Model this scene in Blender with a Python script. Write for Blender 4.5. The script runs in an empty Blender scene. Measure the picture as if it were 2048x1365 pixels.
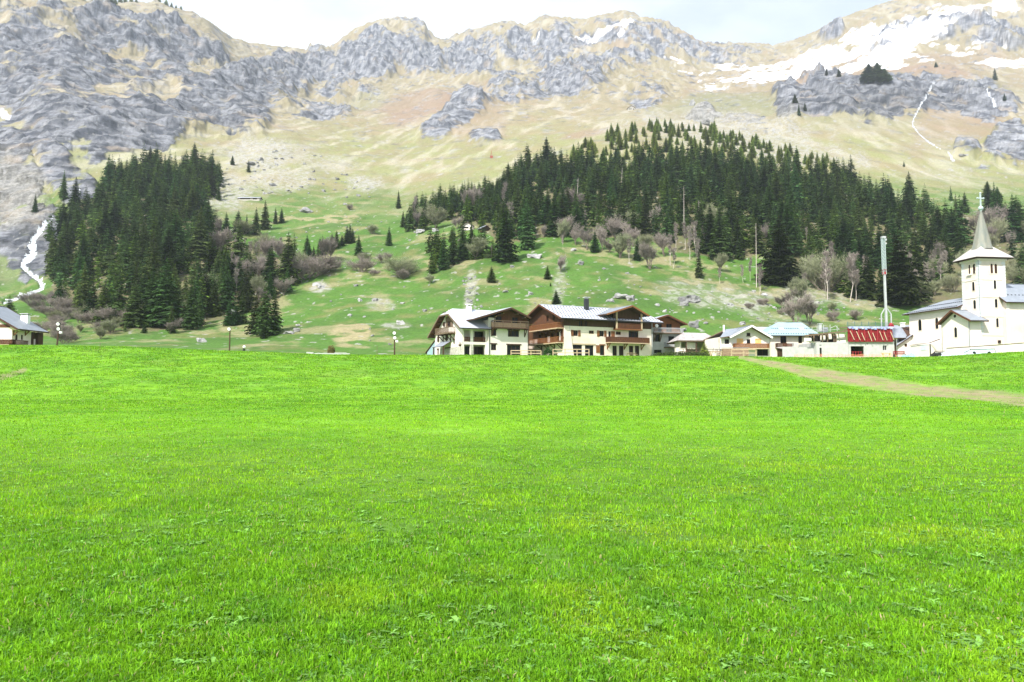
import bpy, math, random
import numpy as np
from mathutils import Vector, Matrix

# ------------------------------------------------------------------ camera, sky, sun, exposure
S = bpy.context.scene
COL = S.collection
FPX = 1480.0                      # focal length in photo pixels (photo 2048 x 1365)
HOR = 770.0                       # photo row of the horizon
PITCH = math.atan((HOR - 682.5) / FPX)
CP, SP = math.cos(PITCH), math.sin(PITCH)

cam_d = bpy.data.cameras.new('camera'); cam = bpy.data.objects.new('camera', cam_d); COL.objects.link(cam)
cam_d.sensor_width = 36.0; cam_d.lens = 36.0 * FPX / 2048.0
cam_d.clip_start = 0.1; cam_d.clip_end = 20000
cam.location = (0, 0, 0); cam.rotation_euler = (math.radians(90) + PITCH, 0, 0)
S.camera = cam

SUN_AZ = math.radians(-148)        # compass-like: 0 = +Y (view), negative = left
SUN_EL = math.radians(44)
w = bpy.data.worlds.new('World'); S.world = w; w.use_nodes = True
nt = w.node_tree; nt.nodes.clear()
def N(nt, t, **kw):
    n = nt.nodes.new(t)
    for k, v in kw.items(): setattr(n, k, v)
    return n
out = N(nt, 'ShaderNodeOutputWorld'); bg = N(nt, 'ShaderNodeBackground')
sky = N(nt, 'ShaderNodeTexSky'); sky.sky_type = 'NISHITA'; sky.sun_disc = False
sky.sun_elevation = SUN_EL; sky.sun_rotation = SUN_AZ; sky.altitude = 1500; sky.air_density = 1.0; sky.dust_density = 1.5
# broken bright cloud, procedural, by direction
geo = N(nt, 'ShaderNodeTexCoord'); mp = N(nt, 'ShaderNodeMapping'); mp.inputs['Scale'].default_value = (1.0, 1.0, 2.6)
mp.inputs['Location'].default_value = (0.35, 0.0, 0.12)
ns = N(nt, 'ShaderNodeTexNoise'); ns.inputs['Scale'].default_value = 1.7; ns.inputs['Detail'].default_value = 8; ns.inputs['Roughness'].default_value = 0.52
rp = N(nt, 'ShaderNodeValToRGB'); rp.color_ramp.elements[0].position = 0.40; rp.color_ramp.elements[1].position = 0.60
rp.color_ramp.elements[0].color = (0.42, 0.42, 0.42, 1); rp.color_ramp.elements[1].color = (0.95, 0.95, 0.95, 1)
mx = N(nt, 'ShaderNodeMix', data_type='RGBA'); mx.inputs[7].default_value = (7.4, 7.8, 8.2, 1)
L = nt.links.new
L(geo.outputs['Generated'], mp.inputs['Vector']); L(mp.outputs[0], ns.inputs['Vector']); L(ns.outputs['Fac'], rp.inputs['Fac'])
L(rp.outputs['Color'], mx.inputs[0]); L(sky.outputs[0], mx.inputs[6]); L(mx.outputs[2], bg.inputs['Color'])
L(bg.outputs[0], out.inputs['Surface']); bg.inputs['Strength'].default_value = 0.098

sd = bpy.data.lights.new('sun', 'SUN'); sd.energy = 4.3; sd.angle = math.radians(2.0); sd.color = (1.0, 0.95, 0.87)
so = bpy.data.objects.new('sun', sd); COL.objects.link(so)
sv = Vector((math.sin(SUN_AZ) * math.cos(SUN_EL), math.cos(SUN_AZ) * math.cos(SUN_EL), math.sin(SUN_EL)))
so.rotation_euler = sv.to_track_quat('Z', 'Y').to_euler(); so.location = (-60, -60, 120)

S.view_settings.view_transform = 'Standard'; S.view_settings.look = 'None'
S.view_settings.exposure = 0.95; S.view_settings.gamma = 1.0
S.render.engine = 'CYCLES'
S.cycles.max_bounces = 5; S.cycles.diffuse_bounces = 2; S.cycles.glossy_bounces = 2; S.cycles.transmission_bounces = 3
S.cycles.volume_bounces = 1; S.cycles.use_denoising = True; S.cycles.denoising_prefilter = 'ACCURATE'
S.cycles.use_adaptive_sampling = True; S.cycles.adaptive_threshold = 0.02

# ------------------------------------------------------------------ helpers
rng = np.random.default_rng(7); random.seed(11)
def a_of(px, py=HOR):
    X = (px - 1024.0) / FPX; Y = (682.5 - py) / FPX
    return X / (CP - Y * SP)
def b_of(py):
    Y = (682.5 - py) / FPX
    return (SP + Y * CP) / (CP - Y * SP)
def proj(x, y, z):
    f = y * CP + z * SP
    return 1024 + FPX * x / f, 682.5 - FPX * (-y * SP + z * CP) / f

def _h(ix, iy, s):
    h = (ix.astype(np.int64) * 374761393 + iy.astype(np.int64) * 668265263 + s * 2147483647 + 974634777) & 0xffffffff
    h = ((h ^ (h >> 13)) * 1274126177) & 0xffffffff
    h = ((h ^ (h >> 15)) * 2246822519) & 0xffffffff
    return (h ^ (h >> 16))
def gnoise(x, y, s=0):
    x = np.asarray(x, float); y = np.asarray(y, float)
    ix = np.floor(x); iy = np.floor(y); fx = x - ix; fy = y - iy
    u = fx * fx * fx * (fx * (fx * 6 - 15) + 10); v = fy * fy * fy * (fy * (fy * 6 - 15) + 10)
    def g(dx, dy):
        a = _h(ix + dx, iy + dy, s) * (2 * np.pi / 4294967296.0)
        return np.cos(a) * (fx - dx) + np.sin(a) * (fy - dy)
    n00, n10, n01, n11 = g(0, 0), g(1, 0), g(0, 1), g(1, 1)
    return 1.5 * ((n00 * (1 - u) + n10 * u) * (1 - v) + (n01 * (1 - u) + n11 * u) * v)
def fbm(x, y, sc, o=4, s=0, gain=0.5):
    r = 0; a = 1.0; t = 0
    for i in range(o):
        r = r + a * gnoise(x / sc + 13.7 * i, y / sc - 7.1 * i, s + i); t += a; a *= gain; sc /= 2.03
    return r / t
def ridged(x, y, sc, o=4, s=0, gain=0.55):
    r = 0; a = 1.0; t = 0
    for i in range(o):
        r = r + a * (1 - 2 * np.abs(gnoise(x / sc + 3.7 * i, y / sc + 9.1 * i, s + i))); t += a; a *= gain; sc /= 2.1
    return r / t
def sstep(a, b, x):
    t = np.clip((x - a) / (b - a), 0, 1); return t * t * (3 - 2 * t)
def pchip(xk, yk, x):
    h = np.diff(xk); d = np.diff(yk) / h; n = len(xk); m = np.zeros(n)
    for i in range(1, n - 1):
        if d[i - 1] * d[i] > 0:
            w1 = 2 * h[i] + h[i - 1]; w2 = h[i] + 2 * h[i - 1]; m[i] = (w1 + w2) / (w1 / d[i - 1] + w2 / d[i])
    m[0] = d[0]; m[-1] = d[-1]
    j = np.clip(np.searchsorted(xk, x) - 1, 0, n - 2); t = np.clip((x - xk[j]) / h[j], 0, 1)
    t2 = t * t; t3 = t2 * t
    return (2 * t3 - 3 * t2 + 1) * yk[j] + (t3 - 2 * t2 + t) * h[j] * m[j] + (-2 * t3 + 3 * t2) * yk[j + 1] + (t3 - t2) * h[j] * m[j + 1]

def tag(o, label=None, cat=None, group=None, kind=None):
    if label: o['label'] = label
    if cat: o['category'] = cat
    if group: o['group'] = group
    if kind: o['kind'] = kind
    return o
def link(name, me, parent=None):
    o = bpy.data.objects.new(name, me); COL.objects.link(o)
    if parent is not None: o.parent = parent
    return o
def empty(name, loc=(0, 0, 0), rz=0.0, label=None, cat=None, group=None):
    o = bpy.data.objects.new(name, None); COL.objects.link(o); o.location = loc; o.rotation_euler = (0, 0, rz)
    o.empty_display_size = 0.3
    return tag(o, label, cat, group)
def np_mesh(name, v, f, mats=(), midx=None, cols=None, smooth=False, extra=None):
    """v (n,3); f (m,k) all same k"""
    me = bpy.data.meshes.new(name); v = np.asarray(v, np.float32); f = np.asarray(f, np.int32)
    n, m, k = len(v), len(f), f.shape[1]
    me.vertices.add(n); me.vertices.foreach_set('co', v.ravel())
    me.loops.add(m * k); me.loops.foreach_set('vertex_index', f.ravel())
    me.polygons.add(m); me.polygons.foreach_set('loop_start', np.arange(0, m * k, k, dtype=np.int32))
    for mt in mats: me.materials.append(mt)
    if midx is not None: me.polygons.foreach_set('material_index', np.asarray(midx, np.int32))
    if smooth: me.polygons.foreach_set('use_smooth', np.ones(m, bool))
    if cols is not None:
        a = me.color_attributes.new('Col', 'FLOAT_COLOR', 'POINT'); c = np.ones((n, 4), np.float32); c[:, :cols.shape[1]] = cols
        a.data.foreach_set('color', c.ravel())
    me.update(calc_edges=True); me.validate(verbose=False) if False else None
    return me

def mat(name, c, rough=0.8, c2=None, scale=1.0, contrast=0.35, bump=0.0, bscale=None, spec=0.3, metal=0.0, stretch=(1, 1, 1), rnd=0.0, attr=False, trans=0.0, detail=5):
    m = bpy.data.materials.new(name); m.use_nodes = True; t = m.node_tree; b = t.nodes['Principled BSDF']; L = t.links.new
    b.inputs['Roughness'].default_value = rough; b.inputs['Metallic'].default_value = metal
    b.inputs['Specular IOR Level'].default_value = spec
    tc = N(t, 'ShaderNodeTexCoord'); mp = N(t, 'ShaderNodeMapping'); mp.inputs['Scale'].default_value = stretch
    L(tc.outputs['Object'], mp.inputs['Vector'])
    nz = N(t, 'ShaderNodeTexNoise'); nz.inputs['Scale'].default_value = scale; nz.inputs['Detail'].default_value = detail
    nz.inputs['Roughness'].default_value = 0.6
    L(mp.outputs[0], nz.inputs['Vector'])
    r = N(t, 'ShaderNodeMapRange'); r.inputs['From Min'].default_value = 0.5 - 0.25; r.inputs['From Max'].default_value = 0.75
    L(nz.outputs['Fac'], r.inputs['Value'])
    c2 = c2 or tuple(x * (1 - contrast) for x in c)
    x = N(t, 'ShaderNodeMix', data_type='RGBA'); x.inputs[6].default_value = (*c2, 1); x.inputs[7].default_value = (*c, 1)
    L(r.outputs[0], x.inputs[0]); last = x.outputs[2]
    if attr:
        a = N(t, 'ShaderNodeAttribute'); a.attribute_name = 'Col'
        q = N(t, 'ShaderNodeMix', data_type='RGBA', blend_type='MULTIPLY'); q.inputs[0].default_value = 1
        L(last, q.inputs[6]); L(a.outputs['Color'], q.inputs[7]); last = q.outputs[2]
    if rnd:
        oi = N(t, 'ShaderNodeObjectInfo'); hs = N(t, 'ShaderNodeHueSaturation')
        r1 = N(t, 'ShaderNodeMapRange'); r1.inputs['To Min'].default_value = 1 - rnd; r1.inputs['To Max'].default_value = 1 + rnd
        r2 = N(t, 'ShaderNodeMapRange'); r2.inputs['To Min'].default_value = 0.5 - 0.06 * rnd; r2.inputs['To Max'].default_value = 0.5 + 0.06 * rnd
        L(oi.outputs['Random'], r1.inputs['Value']); L(r1.outputs[0], hs.inputs['Value'])
        mu = N(t, 'ShaderNodeMath', operation='FRACT'); mm = N(t, 'ShaderNodeMath', operation='MULTIPLY'); mm.inputs[1].default_value = 7.31
        L(oi.outputs['Random'], mm.inputs[0]); L(mm.outputs[0], mu.inputs[0]); L(mu.outputs[0], r2.inputs['Value']); L(r2.outputs[0], hs.inputs['Hue'])
        L(last, hs.inputs['Color']); last = hs.outputs[0]
    L(last, b.inputs['Base Color'])
    if bump:
        bp = N(t, 'ShaderNodeBump'); bp.inputs['Strength'].default_value = 1.0; bp.inputs['Distance'].default_value = bump
        if bscale:
            n2 = N(t, 'ShaderNodeTexNoise'); n2.inputs['Scale'].default_value = bscale; n2.inputs['Detail'].default_value = 5; L(mp.outputs[0], n2.inputs['Vector']); L(n2.outputs['Fac'], bp.inputs['Height'])
        else: L(nz.outputs['Fac'], bp.inputs['Height'])
        L(bp.outputs[0], b.inputs['Normal'])
    if trans:
        tr = N(t, 'ShaderNodeBsdfTranslucent'); L(last, tr.inputs['Color']); ms = N(t, 'ShaderNodeMixShader'); ms.inputs[0].default_value = trans
        o = t.nodes['Material Output']; L(b.outputs[0], ms.inputs[1]); L(tr.outputs[0], ms.inputs[2]); L(ms.outputs[0], o.inputs['Surface'])
    return m

# ------------------------------------------------------------------ terrain
SX = np.array([-300, 0, 100, 250, 400, 520, 650, 800, 950, 1100, 1250, 1400, 1550, 1700, 1850, 2048, 2350.])
# per station: image row of each key and its distance; last key is the skyline
ST = [
 [(690,140),(691,190),(670,230),(600,300),(520,380),(420,520),(300,750),(150,1050),(20,1300),(-100,1600)],
 [(691,140),(692,190),(685,235),(640,290),(585,370),(470,500),(330,700),(180,1000),(70,1300),(-5,1600)],
 [(692,140),(692,195),(680,240),(610,330),(520,430),(410,560),(280,750),(150,1050),(60,1350),(0,1700)],
 [(694,140),(694,195),(682,230),(640,280),(520,400),(400,560),(310,720),(200,1050),(90,1500),(3,1900)],
 [(701,140),(700,195),(692,220),(665,260),(530,390),(400,580),(330,750),(230,1100),(120,1600),(45,2100)],
 [(705,140),(705,195),(694,220),(650,275),(530,400),(430,550),(320,800),(230,1200),(150,1800),(88,2400)],
 [(710,140),(710,195),(694,222),(620,295),(520,400),(430,560),(340,800),(250,1200),(160,1900),(88,2600)],
 [(711,140),(712,195),(694,222),(610,295),(520,400),(430,560),(350,800),(250,1200),(150,2000),(33,2700)],
 [(711,140),(712,195),(690,225),(600,295),(520,370),(430,500),(330,800),(240,1200),(140,2000),(55,2700)],
 [(712,140),(713,195),(690,225),(600,290),(520,360),(400,520),(310,800),(230,1250),(130,2000),(33,2700)],
 [(713,140),(714,195),(690,225),(600,290),(515,370),(390,550),(270,850),(210,1300),(120,2000),(20,2700)],
 [(713,140),(714,195),(700,225),(620,280),(545,350),(400,520),(262,900),(205,1400),(140,2000),(75,2600)],
 [(715,140),(716,195),(703,225),(650,270),(580,330),(420,500),(290,850),(220,1200),(140,1900),(88,2700)],
 [(716,140),(717,195),(706,225),(650,270),(590,330),(450,480),(330,750),(220,1100),(130,1800),(35,2500)],
 [(715,140),(715,195),(700,225),(640,280),(570,350),(450,480),(360,700),(230,1100),(120,1700),(-10,2400)],
 [(704,140),(704,190),(690,220),(620,290),(540,370),(440,500),(370,700),(240,1100),(110,1700),(-80,2300)],
 [(700,140),(700,190),(680,220),(620,290),(540,370),(440,500),(370,700),(240,1100),(100,1700),(-140,2300)]]
ST = np.array(ST, float)
SKX = [-300,0,100,150,250,290,330,360,390,420,450,490,560,600,660,680,700,730,760,790,820,845,852,862,890,920,950,990,1020,1050,1080,1110,1150,1180,1210,1240,1255,1275,1290,1320,1340,1365,1380,1400,1408,1450,1500,1560,1600,1650,1690,1740,1800,1830,2048,2350]
SKY_ = [-100,-14,-6,0,5,2,16,22,35,55,76,86,94,96,87,72,58,44,38,33,36,42,60,72,76,66,56,45,42,50,35,30,38,36,28,24,20,26,33,36,42,55,63,73,83,86,84,90,80,62,38,22,3,-6,-80,-140]
NC, NF, NR = 1150, 230, 900
scol = np.linspace(-0.86, 0.86, NC)
Drow = np.concatenate([[-60, -12, 0], np.geomspace(1.5, 140, NF), np.geomspace(140, 3300, NR)[1:]])
NRW = len(Drow)
# natural height on a (view slope a, distance D) table, then looked up for every vertex
ACOL = np.linspace(-1.0, 1.0, 700)
ZT = np.zeros((len(ACOL), NRW))
for i, a in enumerate(ACOL):
    px = 1024 + FPX * a
    ks = [(np.interp(px, SX, ST[:, k, 0]), np.interp(px, SX, ST[:, k, 1])) for k in range(10)]
    sk = np.interp(px, SKX, SKY_); ks[9] = (sk, ks[9][1])
    Dk = [0, 14, 30, 45, 60, 80, 100, 120]; cy = ks[0][0]
    zc = b_of(cy) * 140
    zk = [-1.6, -1.58, -1.5, -1.46, -1.3, -1.3 + (zc + 1.3) * .16, -1.3 + (zc + 1.3) * .42, -1.3 + (zc + 1.3) * .72]
    for (yy, dd) in ks: Dk.append(dd); zk.append(b_of(yy) * dd)
    zt = zk[-1]; dt = Dk[-1]
    Dk += [dt * 1.06, dt * 1.2, 3400]; zk += [zt * 0.985, zt * 0.9, zt * 0.6]
    Dk = np.array(Dk); zk = np.array(zk)
    ZT[i] = pchip(Dk, zk, Drow)
# smooth across columns a little
for _ in range(3): ZT[1:-1, :NRW] = np.where(Drow[None, :] < 1500, 0.25 * ZT[:-2] + 0.5 * ZT[1:-1] + 0.25 * ZT[2:], ZT[1:-1])
XX = scol[:, None] * (np.maximum(Drow, -30)[None, :] * (np.abs(Drow)[None, :] > -1) + 0)
fan = np.where(Drow < 0, 16.0, Drow + 16.0)
XX = scol[:, None] * fan[None, :]
YY = np.broadcast_to(Drow[None, :], XX.shape).copy()
AA = np.clip(XX / np.maximum(YY, 1.0), -0.999, 0.999)
fi = (AA + 1) / 2 * (len(ACOL) - 1); i0 = np.clip(fi.astype(int), 0, len(ACOL) - 2); ft = fi - i0
jj = np.broadcast_to(np.arange(NRW)[None, :], XX.shape)
ZZ = ZT[i0, jj] * (1 - ft) + ZT[i0 + 1, jj] * ft
PX, PY = proj(XX, np.maximum(YY, 1.0), ZZ)
far = YY > 195

def blobs(lst, soft=0.35, wob=0.35, s=50):
    m = np.zeros(XX.shape); n1 = fbm(PX, PY, 60, 4, s)
    for (cx, cy, rx, ry, ang, st) in lst:
        c, q = math.cos(math.radians(ang)), math.sin(math.radians(ang))
        sel = (np.abs(PX - cx) < 1.8 * max(rx, ry)) & (np.abs(PY - cy) < 1.8 * max(rx, ry)) & far
        dx = PX[sel] - cx; dy = PY[sel] - cy
        u = (dx * c + dy * q) / rx; v = (-dx * q + dy * c) / ry
        r = np.sqrt(u * u + v * v) + wob * n1[sel] * 2
        m[sel] = np.maximum(m[sel], st * (1 - sstep(1 - soft, 1 + soft, r)))
    return m
ROCK = blobs([(60,130,190,120,10,1),(150,230,110,90,0,1),(250,50,150,45,15,1),(360,75,110,35,22,1),(290,140,110,40,10,.8),(420,180,70,35,0,.8),
  (520,160,140,55,-22,1),(600,115,100,35,0,1),(745,92,70,55,0,1.1),(845,105,55,38,10,1.1),(690,175,60,18,0,.6),(240,262,110,42,5,1.1),(370,235,120,35,10,1.1),
  (470,215,80,55,20,1),(620,215,75,26,0,.9),(15,340,110,60,50,1),(40,440,75,110,-20,1.1),(110,340,40,90,-30,1),(150,390,40,40,0,.9),
  (930,225,60,26,-38,1.1),(880,262,55,18,-20,1),(1060,150,80,18,0,.5),(940,100,60,40,0,1),(1050,80,95,34,0,.85),(1190,55,100,18,0,.7),(1335,68,62,32,15,.9),
  (1150,150,70,35,-10,1),(1040,180,60,20,0,.9),(1290,190,45,28,0,.7),(1100,120,60,20,0,.55),(970,285,30,10,0,.9),(1240,110,70,25,-20,.6),(1410,85,60,18,0,.7),
  (1740,195,190,42,-4,1.2),(1620,215,70,30,0,1.1),(1900,185,80,28,-12,1.1),(1980,215,55,26,0,1),(2030,300,55,45,0,1),(1800,55,60,18,-20,1),(1900,30,90,22,-15,.8),(2000,60,70,30,0,.8),(1660,45,22,8,-20,1),
  (1400,235,30,14,0,1.2),(1400,600,40,8,0,.6),(1930,310,30,12,0,.9),(1500,250,90,18,10,.5)])
ROCK = np.maximum(ROCK, .95 * sstep(46, 10, PY - np.interp(PX, SKX, SKY_)) * (YY > 1300) * .42 * sstep(640, 700, PX) * sstep(1620, 1420, PX) * sstep(-.5, .2, fbm(XX, YY, 200, 3, 58)))
ROCK = np.where((PY < 210) & (PX < 640), ROCK * (.62 + .75 * np.clip(.5 + fbm(XX, YY * .5 + ZZ, 170, 4, 59), 0, 1)), ROCK)
SCREE = blobs([(1450,262,190,34,4,.75),(1560,300,170,26,8,.7),(1250,270,60,20,0,.4),(520,315,95,32,0,.8),(610,325,90,18,8,.5),(560,360,80,24,0,.65),(450,385,60,36,0,.7),(730,370,36,16,0,.8),
  (940,585,12,40,8,.62),(1120,570,12,44,6,.5),(1700,600,110,16,8,.4),(1600,600,80,16,5,.5),(1900,350,60,14,0,.4),(1370,590,60,22,10,.5),(1470,600,60,24,10,.6),(30,400,60,80,-20,.6),(1880,290,70,20,0,.3),(760,610,30,10,0,.5),(790,655,30,7,0,.6),(640,578,20,10,0,.7),(1560,640,80,10,10,.4)], s=61)
SNOW = blobs([(1600,125,170,26,-14,1),(1760,80,150,42,-24,1.15),(1690,115,170,22,-6,1.1),(1510,122,90,14,5,.75),(1900,18,150,24,-18,1),(1900,95,100,12,-8,.6),(2030,118,70,7,4,1.2),(1340,112,40,7,0,.6),(1250,32,22,6,-20,1.2),(1190,50,60,5,-12,1.0),(1230,75,40,6,-60,.7),(1390,130,40,5,0,.6),(1080,55,40,4,0,.9),(8,228,14,7,40,1.3),(1450,150,60,7,0,.55),(1840,40,100,16,-20,.9),(1700,60,60,18,-28,1.1),(1640,85,50,12,-22,1.1)], s=72)
HEATH = blobs([(860,215,110,20,-18,1),(820,200,80,16,-15,.8),(950,235,60,60,30,.5),(1660,165,120,28,-8,.9),(1850,140,110,22,0,1),(1500,190,160,16,0,.5),(1180,270,60,8,-10,.8),(1900,240,90,60,-35,.6),(1960,250,60,30,-40,.7),(60,310,60,16,30,.6),(1320,60,120,20,0,.4),(1700,150,300,30,0,.35),(1800,110,300,20,0,.5)], s=83)
DARKG = blobs([(1450,215,140,26,0,1),(1900,170,140,30,6,.6),(740,200,60,14,0,.6),(1700,250,120,22,0,.5),(30,520,80,60,0,.8),(40,250,60,60,0,.5),(150,300,90,40,0,.5)], s=94)
TAN = blobs([(700,670,42,24,-15,1.1),(735,690,30,10,0,.7),(760,680,30,14,0,.6),(600,440,50,8,0,.9),(660,440,60,10,0,.9),(340,645,120,20,8,.7),(470,660,60,14,10,.8),(440,650,80,10,0,.8),(560,690,60,8,0,.5),(740,545,90,26,0,.6),
  (1300,520,160,14,6,.7),(1440,570,130,16,12,.7),(1620,590,140,16,6,.7),(1740,605,90,12,4,.9),(1560,640,70,8,0,.4),(900,530,60,10,0,.8),(880,560,80,8,0,.5),(1050,560,60,8,0,.4),(650,610,60,6,0,.4),(120,660,90,14,0,.6)], s=105)
n_big = fbm(XX, YY, 140, 4, 5); n_mid = fbm(XX, YY, 34, 4, 6); n_sm = fbm(XX, YY, 7, 4, 8)
# geometric relief: folded ledges on rock, rolling ground on grass
amp = np.clip((YY - 200) / 1800, 0, 1)
zz = ZZ
rid = ridged(XX + 0.25 * zz, YY * 0.7, 150, 6, 21); rid2 = ridged(XX, YY + 0.5 * zz, 46, 5, 31)
rid3 = ridged(XX + 0.5 * YY, YY * .45, 420, 4, 17)
ZZ = ZZ + far * (amp * (5 + 46 * ROCK) * (rid - 0.25) + amp * amp * (34 + 40 * ROCK) * (rid3 - .3) * (1 - .5 * sstep(1500, 2300, YY)) + sstep(195, 300, YY) * (amp * 6 + 0.7 + ROCK * (1.6 + 4.5 * amp)) * (rid2 - .2))
ZZ = ZZ + sstep(195, 260, YY) * (1.6 * n_mid + (0.35 + 1.2 * SCREE + 1.0 * ROCK) * n_sm)
# ledges
hst = 7.0 + 30 * amp; zt_ = ZZ; q = zt_ / hst + 0.012 * XX / (1 + amp) + 1.1 * fbm(XX, YY, 260, 4, 51) + .25 * n_mid; fr = q - np.floor(q)
ZZ = ZZ + far * ROCK * sstep(230, 400, YY) * hst * 0.38 * (.6 + fbm(XX, YY, 60, 3, 52)) * (sstep(0.2, 0.75, fr) - fr)
# meadow undulation
near = ~far
mz = 0.16 * fbm(XX, YY, 18, 3, 41) + 0.05 * fbm(XX, YY, 3.0, 3, 43)
ZZ = ZZ + np.where(near, mz * sstep(2, 20, YY) * (1 - sstep(120, 150, YY) * 0.75), 0)
# bumps on the crags so the skyline is rugged
skyb = sstep(1300, 1700, YY)
ZZ = ZZ + skyb * (7 + 10 * ROCK) * fbm(XX, YY * 0.4, 22, 4, 77)

# bring the rugged skyline back to its true height, column by column
fm = YY > 1000
bb = np.where(fm, ZZ / np.maximum(YY, 1), -9); bmax = bb.max(1); aC = scol * 1.008
want = b_of(np.interp(1024 + FPX * aC / 1.0, SKX, SKY_)); dl = want - bmax
ker = np.hanning(41); ker /= ker.sum(); dl = np.convolve(np.pad(dl, 20, mode='edge'), ker, 'valid')
dsk = YY[np.arange(NC), bb.argmax(1)]; dsk = np.convolve(np.pad(dsk, 20, mode='edge'), ker, 'valid')
ZZ = ZZ + dl[:, None] * YY * sstep(.45, .95, YY / dsk[:, None])
def inpoly(px, py, poly):
    ins = np.zeros(px.shape, bool); n = len(poly)
    for i in range(n):
        x0, y0 = poly[i]; x1, y1 = poly[(i + 1) % n]
        ins ^= ((y0 > py) != (y1 > py)) & (px < (x1 - x0) * (py - y0) / (y1 - y0 + 1e-9) + x0)
    return ins
LEFTF = [(98,468),(130,430),(190,390),(240,345),(300,330),(345,350),(400,345),(440,345),(445,375),(415,405),(405,440),(430,450),(440,480),(415,500),(440,540),(455,580),(425,625),(395,660),(300,662),(220,656),(150,636),(115,600),(95,540)]
RIGHTF = [(808,452),(830,430),(880,412),(945,392),(1015,378),(1040,345),(1150,345),(1250,338),(1400,330),(1500,345),(1600,352),(1690,358),(1740,392),(1800,405),(1860,420),(1900,445),(1940,480),(1900,560),(1850,600),(1780,610),(1700,590),(1650,585),(1590,540),(1550,500),(1480,520),(1400,510),(1340,500),(1280,470),(1200,480),(1130,470),(1060,480),(1000,490),(950,452),(900,440),(850,450)]
# the meadow dirt track and the streams, cut out of the same sheet
def polymask(pts, px, py):
    """pts (x,y,halfwidth) polyline in photo pixels, returns <1 inside"""
    d = np.full(px.shape, 9.0)
    for (x0, y0, w0), (x1, y1, w1) in zip(pts[:-1], pts[1:]):
        vx, vy = x1 - x0, y1 - y0; l2 = vx * vx + vy * vy
        sel = (px > min(x0, x1) - 60) & (px < max(x0, x1) + 60) & (py > min(y0, y1) - 60) & (py < max(y0, y1) + 60)
        t = np.clip(((px[sel] - x0) * vx + (py[sel] - y0) * vy) / l2, 0, 1)
        r = np.hypot(px[sel] - x0 - t * vx, py[sel] - y0 - t * vy) / (w0 + t * (w1 - w0))
        d[sel] = np.minimum(d[sel], r)
    return d
PX, PY = proj(XX, np.maximum(YY, 1.0), ZZ)
wob = fbm(XX, YY, 6, 4, 55)
dpath = np.where(near & (YY > 40), polymask([(1480,716,3),(1560,732,8),(1640,750,13),(1750,767,14),(1850,781,12),(1950,790,11),(2048,800,14),(2300,840,17)], PX, PY), 9)
dpath2 = np.where(near & (YY > 30), polymask([(-60,790,10),(0,757,8),(50,740,5)], PX, PY), 9)
PATH = (1 - sstep(0.55, 1.25, dpath + 0.6 * wob)); PATH2 = 0.7 * (1 - sstep(0.4, 1.3, dpath2 + 0.6 * wob))
wv = fbm(XX, YY, 3.2, 3, 66)
dst = np.where(far & (YY < 900), polymask([(8,604,2.4),(30,594,3.8),(62,584,3.2),(84,574,3.4),(80,560,3.2),(58,545,2.4),(44,530,3.2),(52,518,6.5),(66,505,6.5),(62,490,6),(68,474,4.6),(80,462,3.6),(88,448,3.8),(103,436,2.2)], PX + 1.2 * wv, PY), 9)
dst2 = np.where(far, np.minimum(polymask([(150,398,3.5),(155,388,2.5),(160,380,1.2)], PX, PY), np.minimum(
    polymask([(1866,168,1.8),(1858,185,1.3),(1845,205,1.1),(1826,238,1.2),(1824,252,1.4),(1836,268,1.1),(1856,285,1.3),(1880,300,.8)], PX, PY),
    np.minimum(polymask([(1967,180,1.3),(1980,196,1.3),(1989,215,2.2)], PX, PY), polymask([(1895,305,1.2),(1905,322,2.6)], PX, PY)))), 9)
STREAM = ((dst + 0.8 * wv + 1.1 * fbm(XX, YY, 4.5, 3, 67)) < 1.0) & (YY > 250) & (YY < 700)
FALL = (dst2 + .9 * fbm(XX, YY + ZZ, 14, 3, 68) < 1.05) & (YY > 300)
ZZ = ZZ - 1.2 * (1 - sstep(0.8, 2.2, dst)) 

# ---- colours (albedo) per vertex
def C(*c): return np.array(c, float)
def mixc(c, m, col): return c * (1 - m[..., None]) + col * m[..., None]
hgt = PY
green = C(.145, .315, .013); green2 = C(.075, .20, .022); dry = C(.52, .42, .20); dry2 = C(.42, .36, .15); pink = C(.36, .22, .15)
col = np.broadcast_to(green, XX.shape + (3,)).copy()
col = mixc(col, sstep(-.35, .45, fbm(XX, YY, 11, 5, 12)) * near * .55, C(.06, .20, .012))
col = mixc(col, sstep(.05, .5, fbm(XX, YY, 5, 4, 14)) * near * .5, C(.19, .37, .05))
col = mixc(col, sstep(.1, .5, fbm(XX, YY * .6, 9, 4, 15)) * near * .35 * sstep(70, 100, YY), C(.15, .22, .05))
col = mixc(col, sstep(-.05, .35, fbm(XX * .7, YY, 1.6, 4, 18)) * near * .6 * sstep(20, 50, YY), C(.07, .20, .012))
colF = np.broadcast_to(C(.066, .142, .024), XX.shape + (3,)).copy()
colF = mixc(colF, sstep(-.15, .4, n_mid) * .6, C(.044, .09, .02))
colF = mixc(colF, sstep(.0, .45, fbm(XX, YY, 16, 4, 19)) * .65, C(.155, .15, .06))
up = sstep(455, 330, PY + 60 * n_big + 30 * n_mid)      # turns to dry alpine grass with height
colF = mixc(colF, up * .95, C(.215, .22, .10))
up2 = sstep(300, 215, PY + 40 * n_big)
colF = mixc(colF, up2 * .9, C(.25, .215, .145))
colF = mixc(colF, sstep(-.1, .5, fbm(XX, YY, 60, 5, 23)) * up * .5, C(.26, .19, .13))
gul = ridged(XX + .1 * YY, YY * .28, 26, 4, 27)
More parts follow.
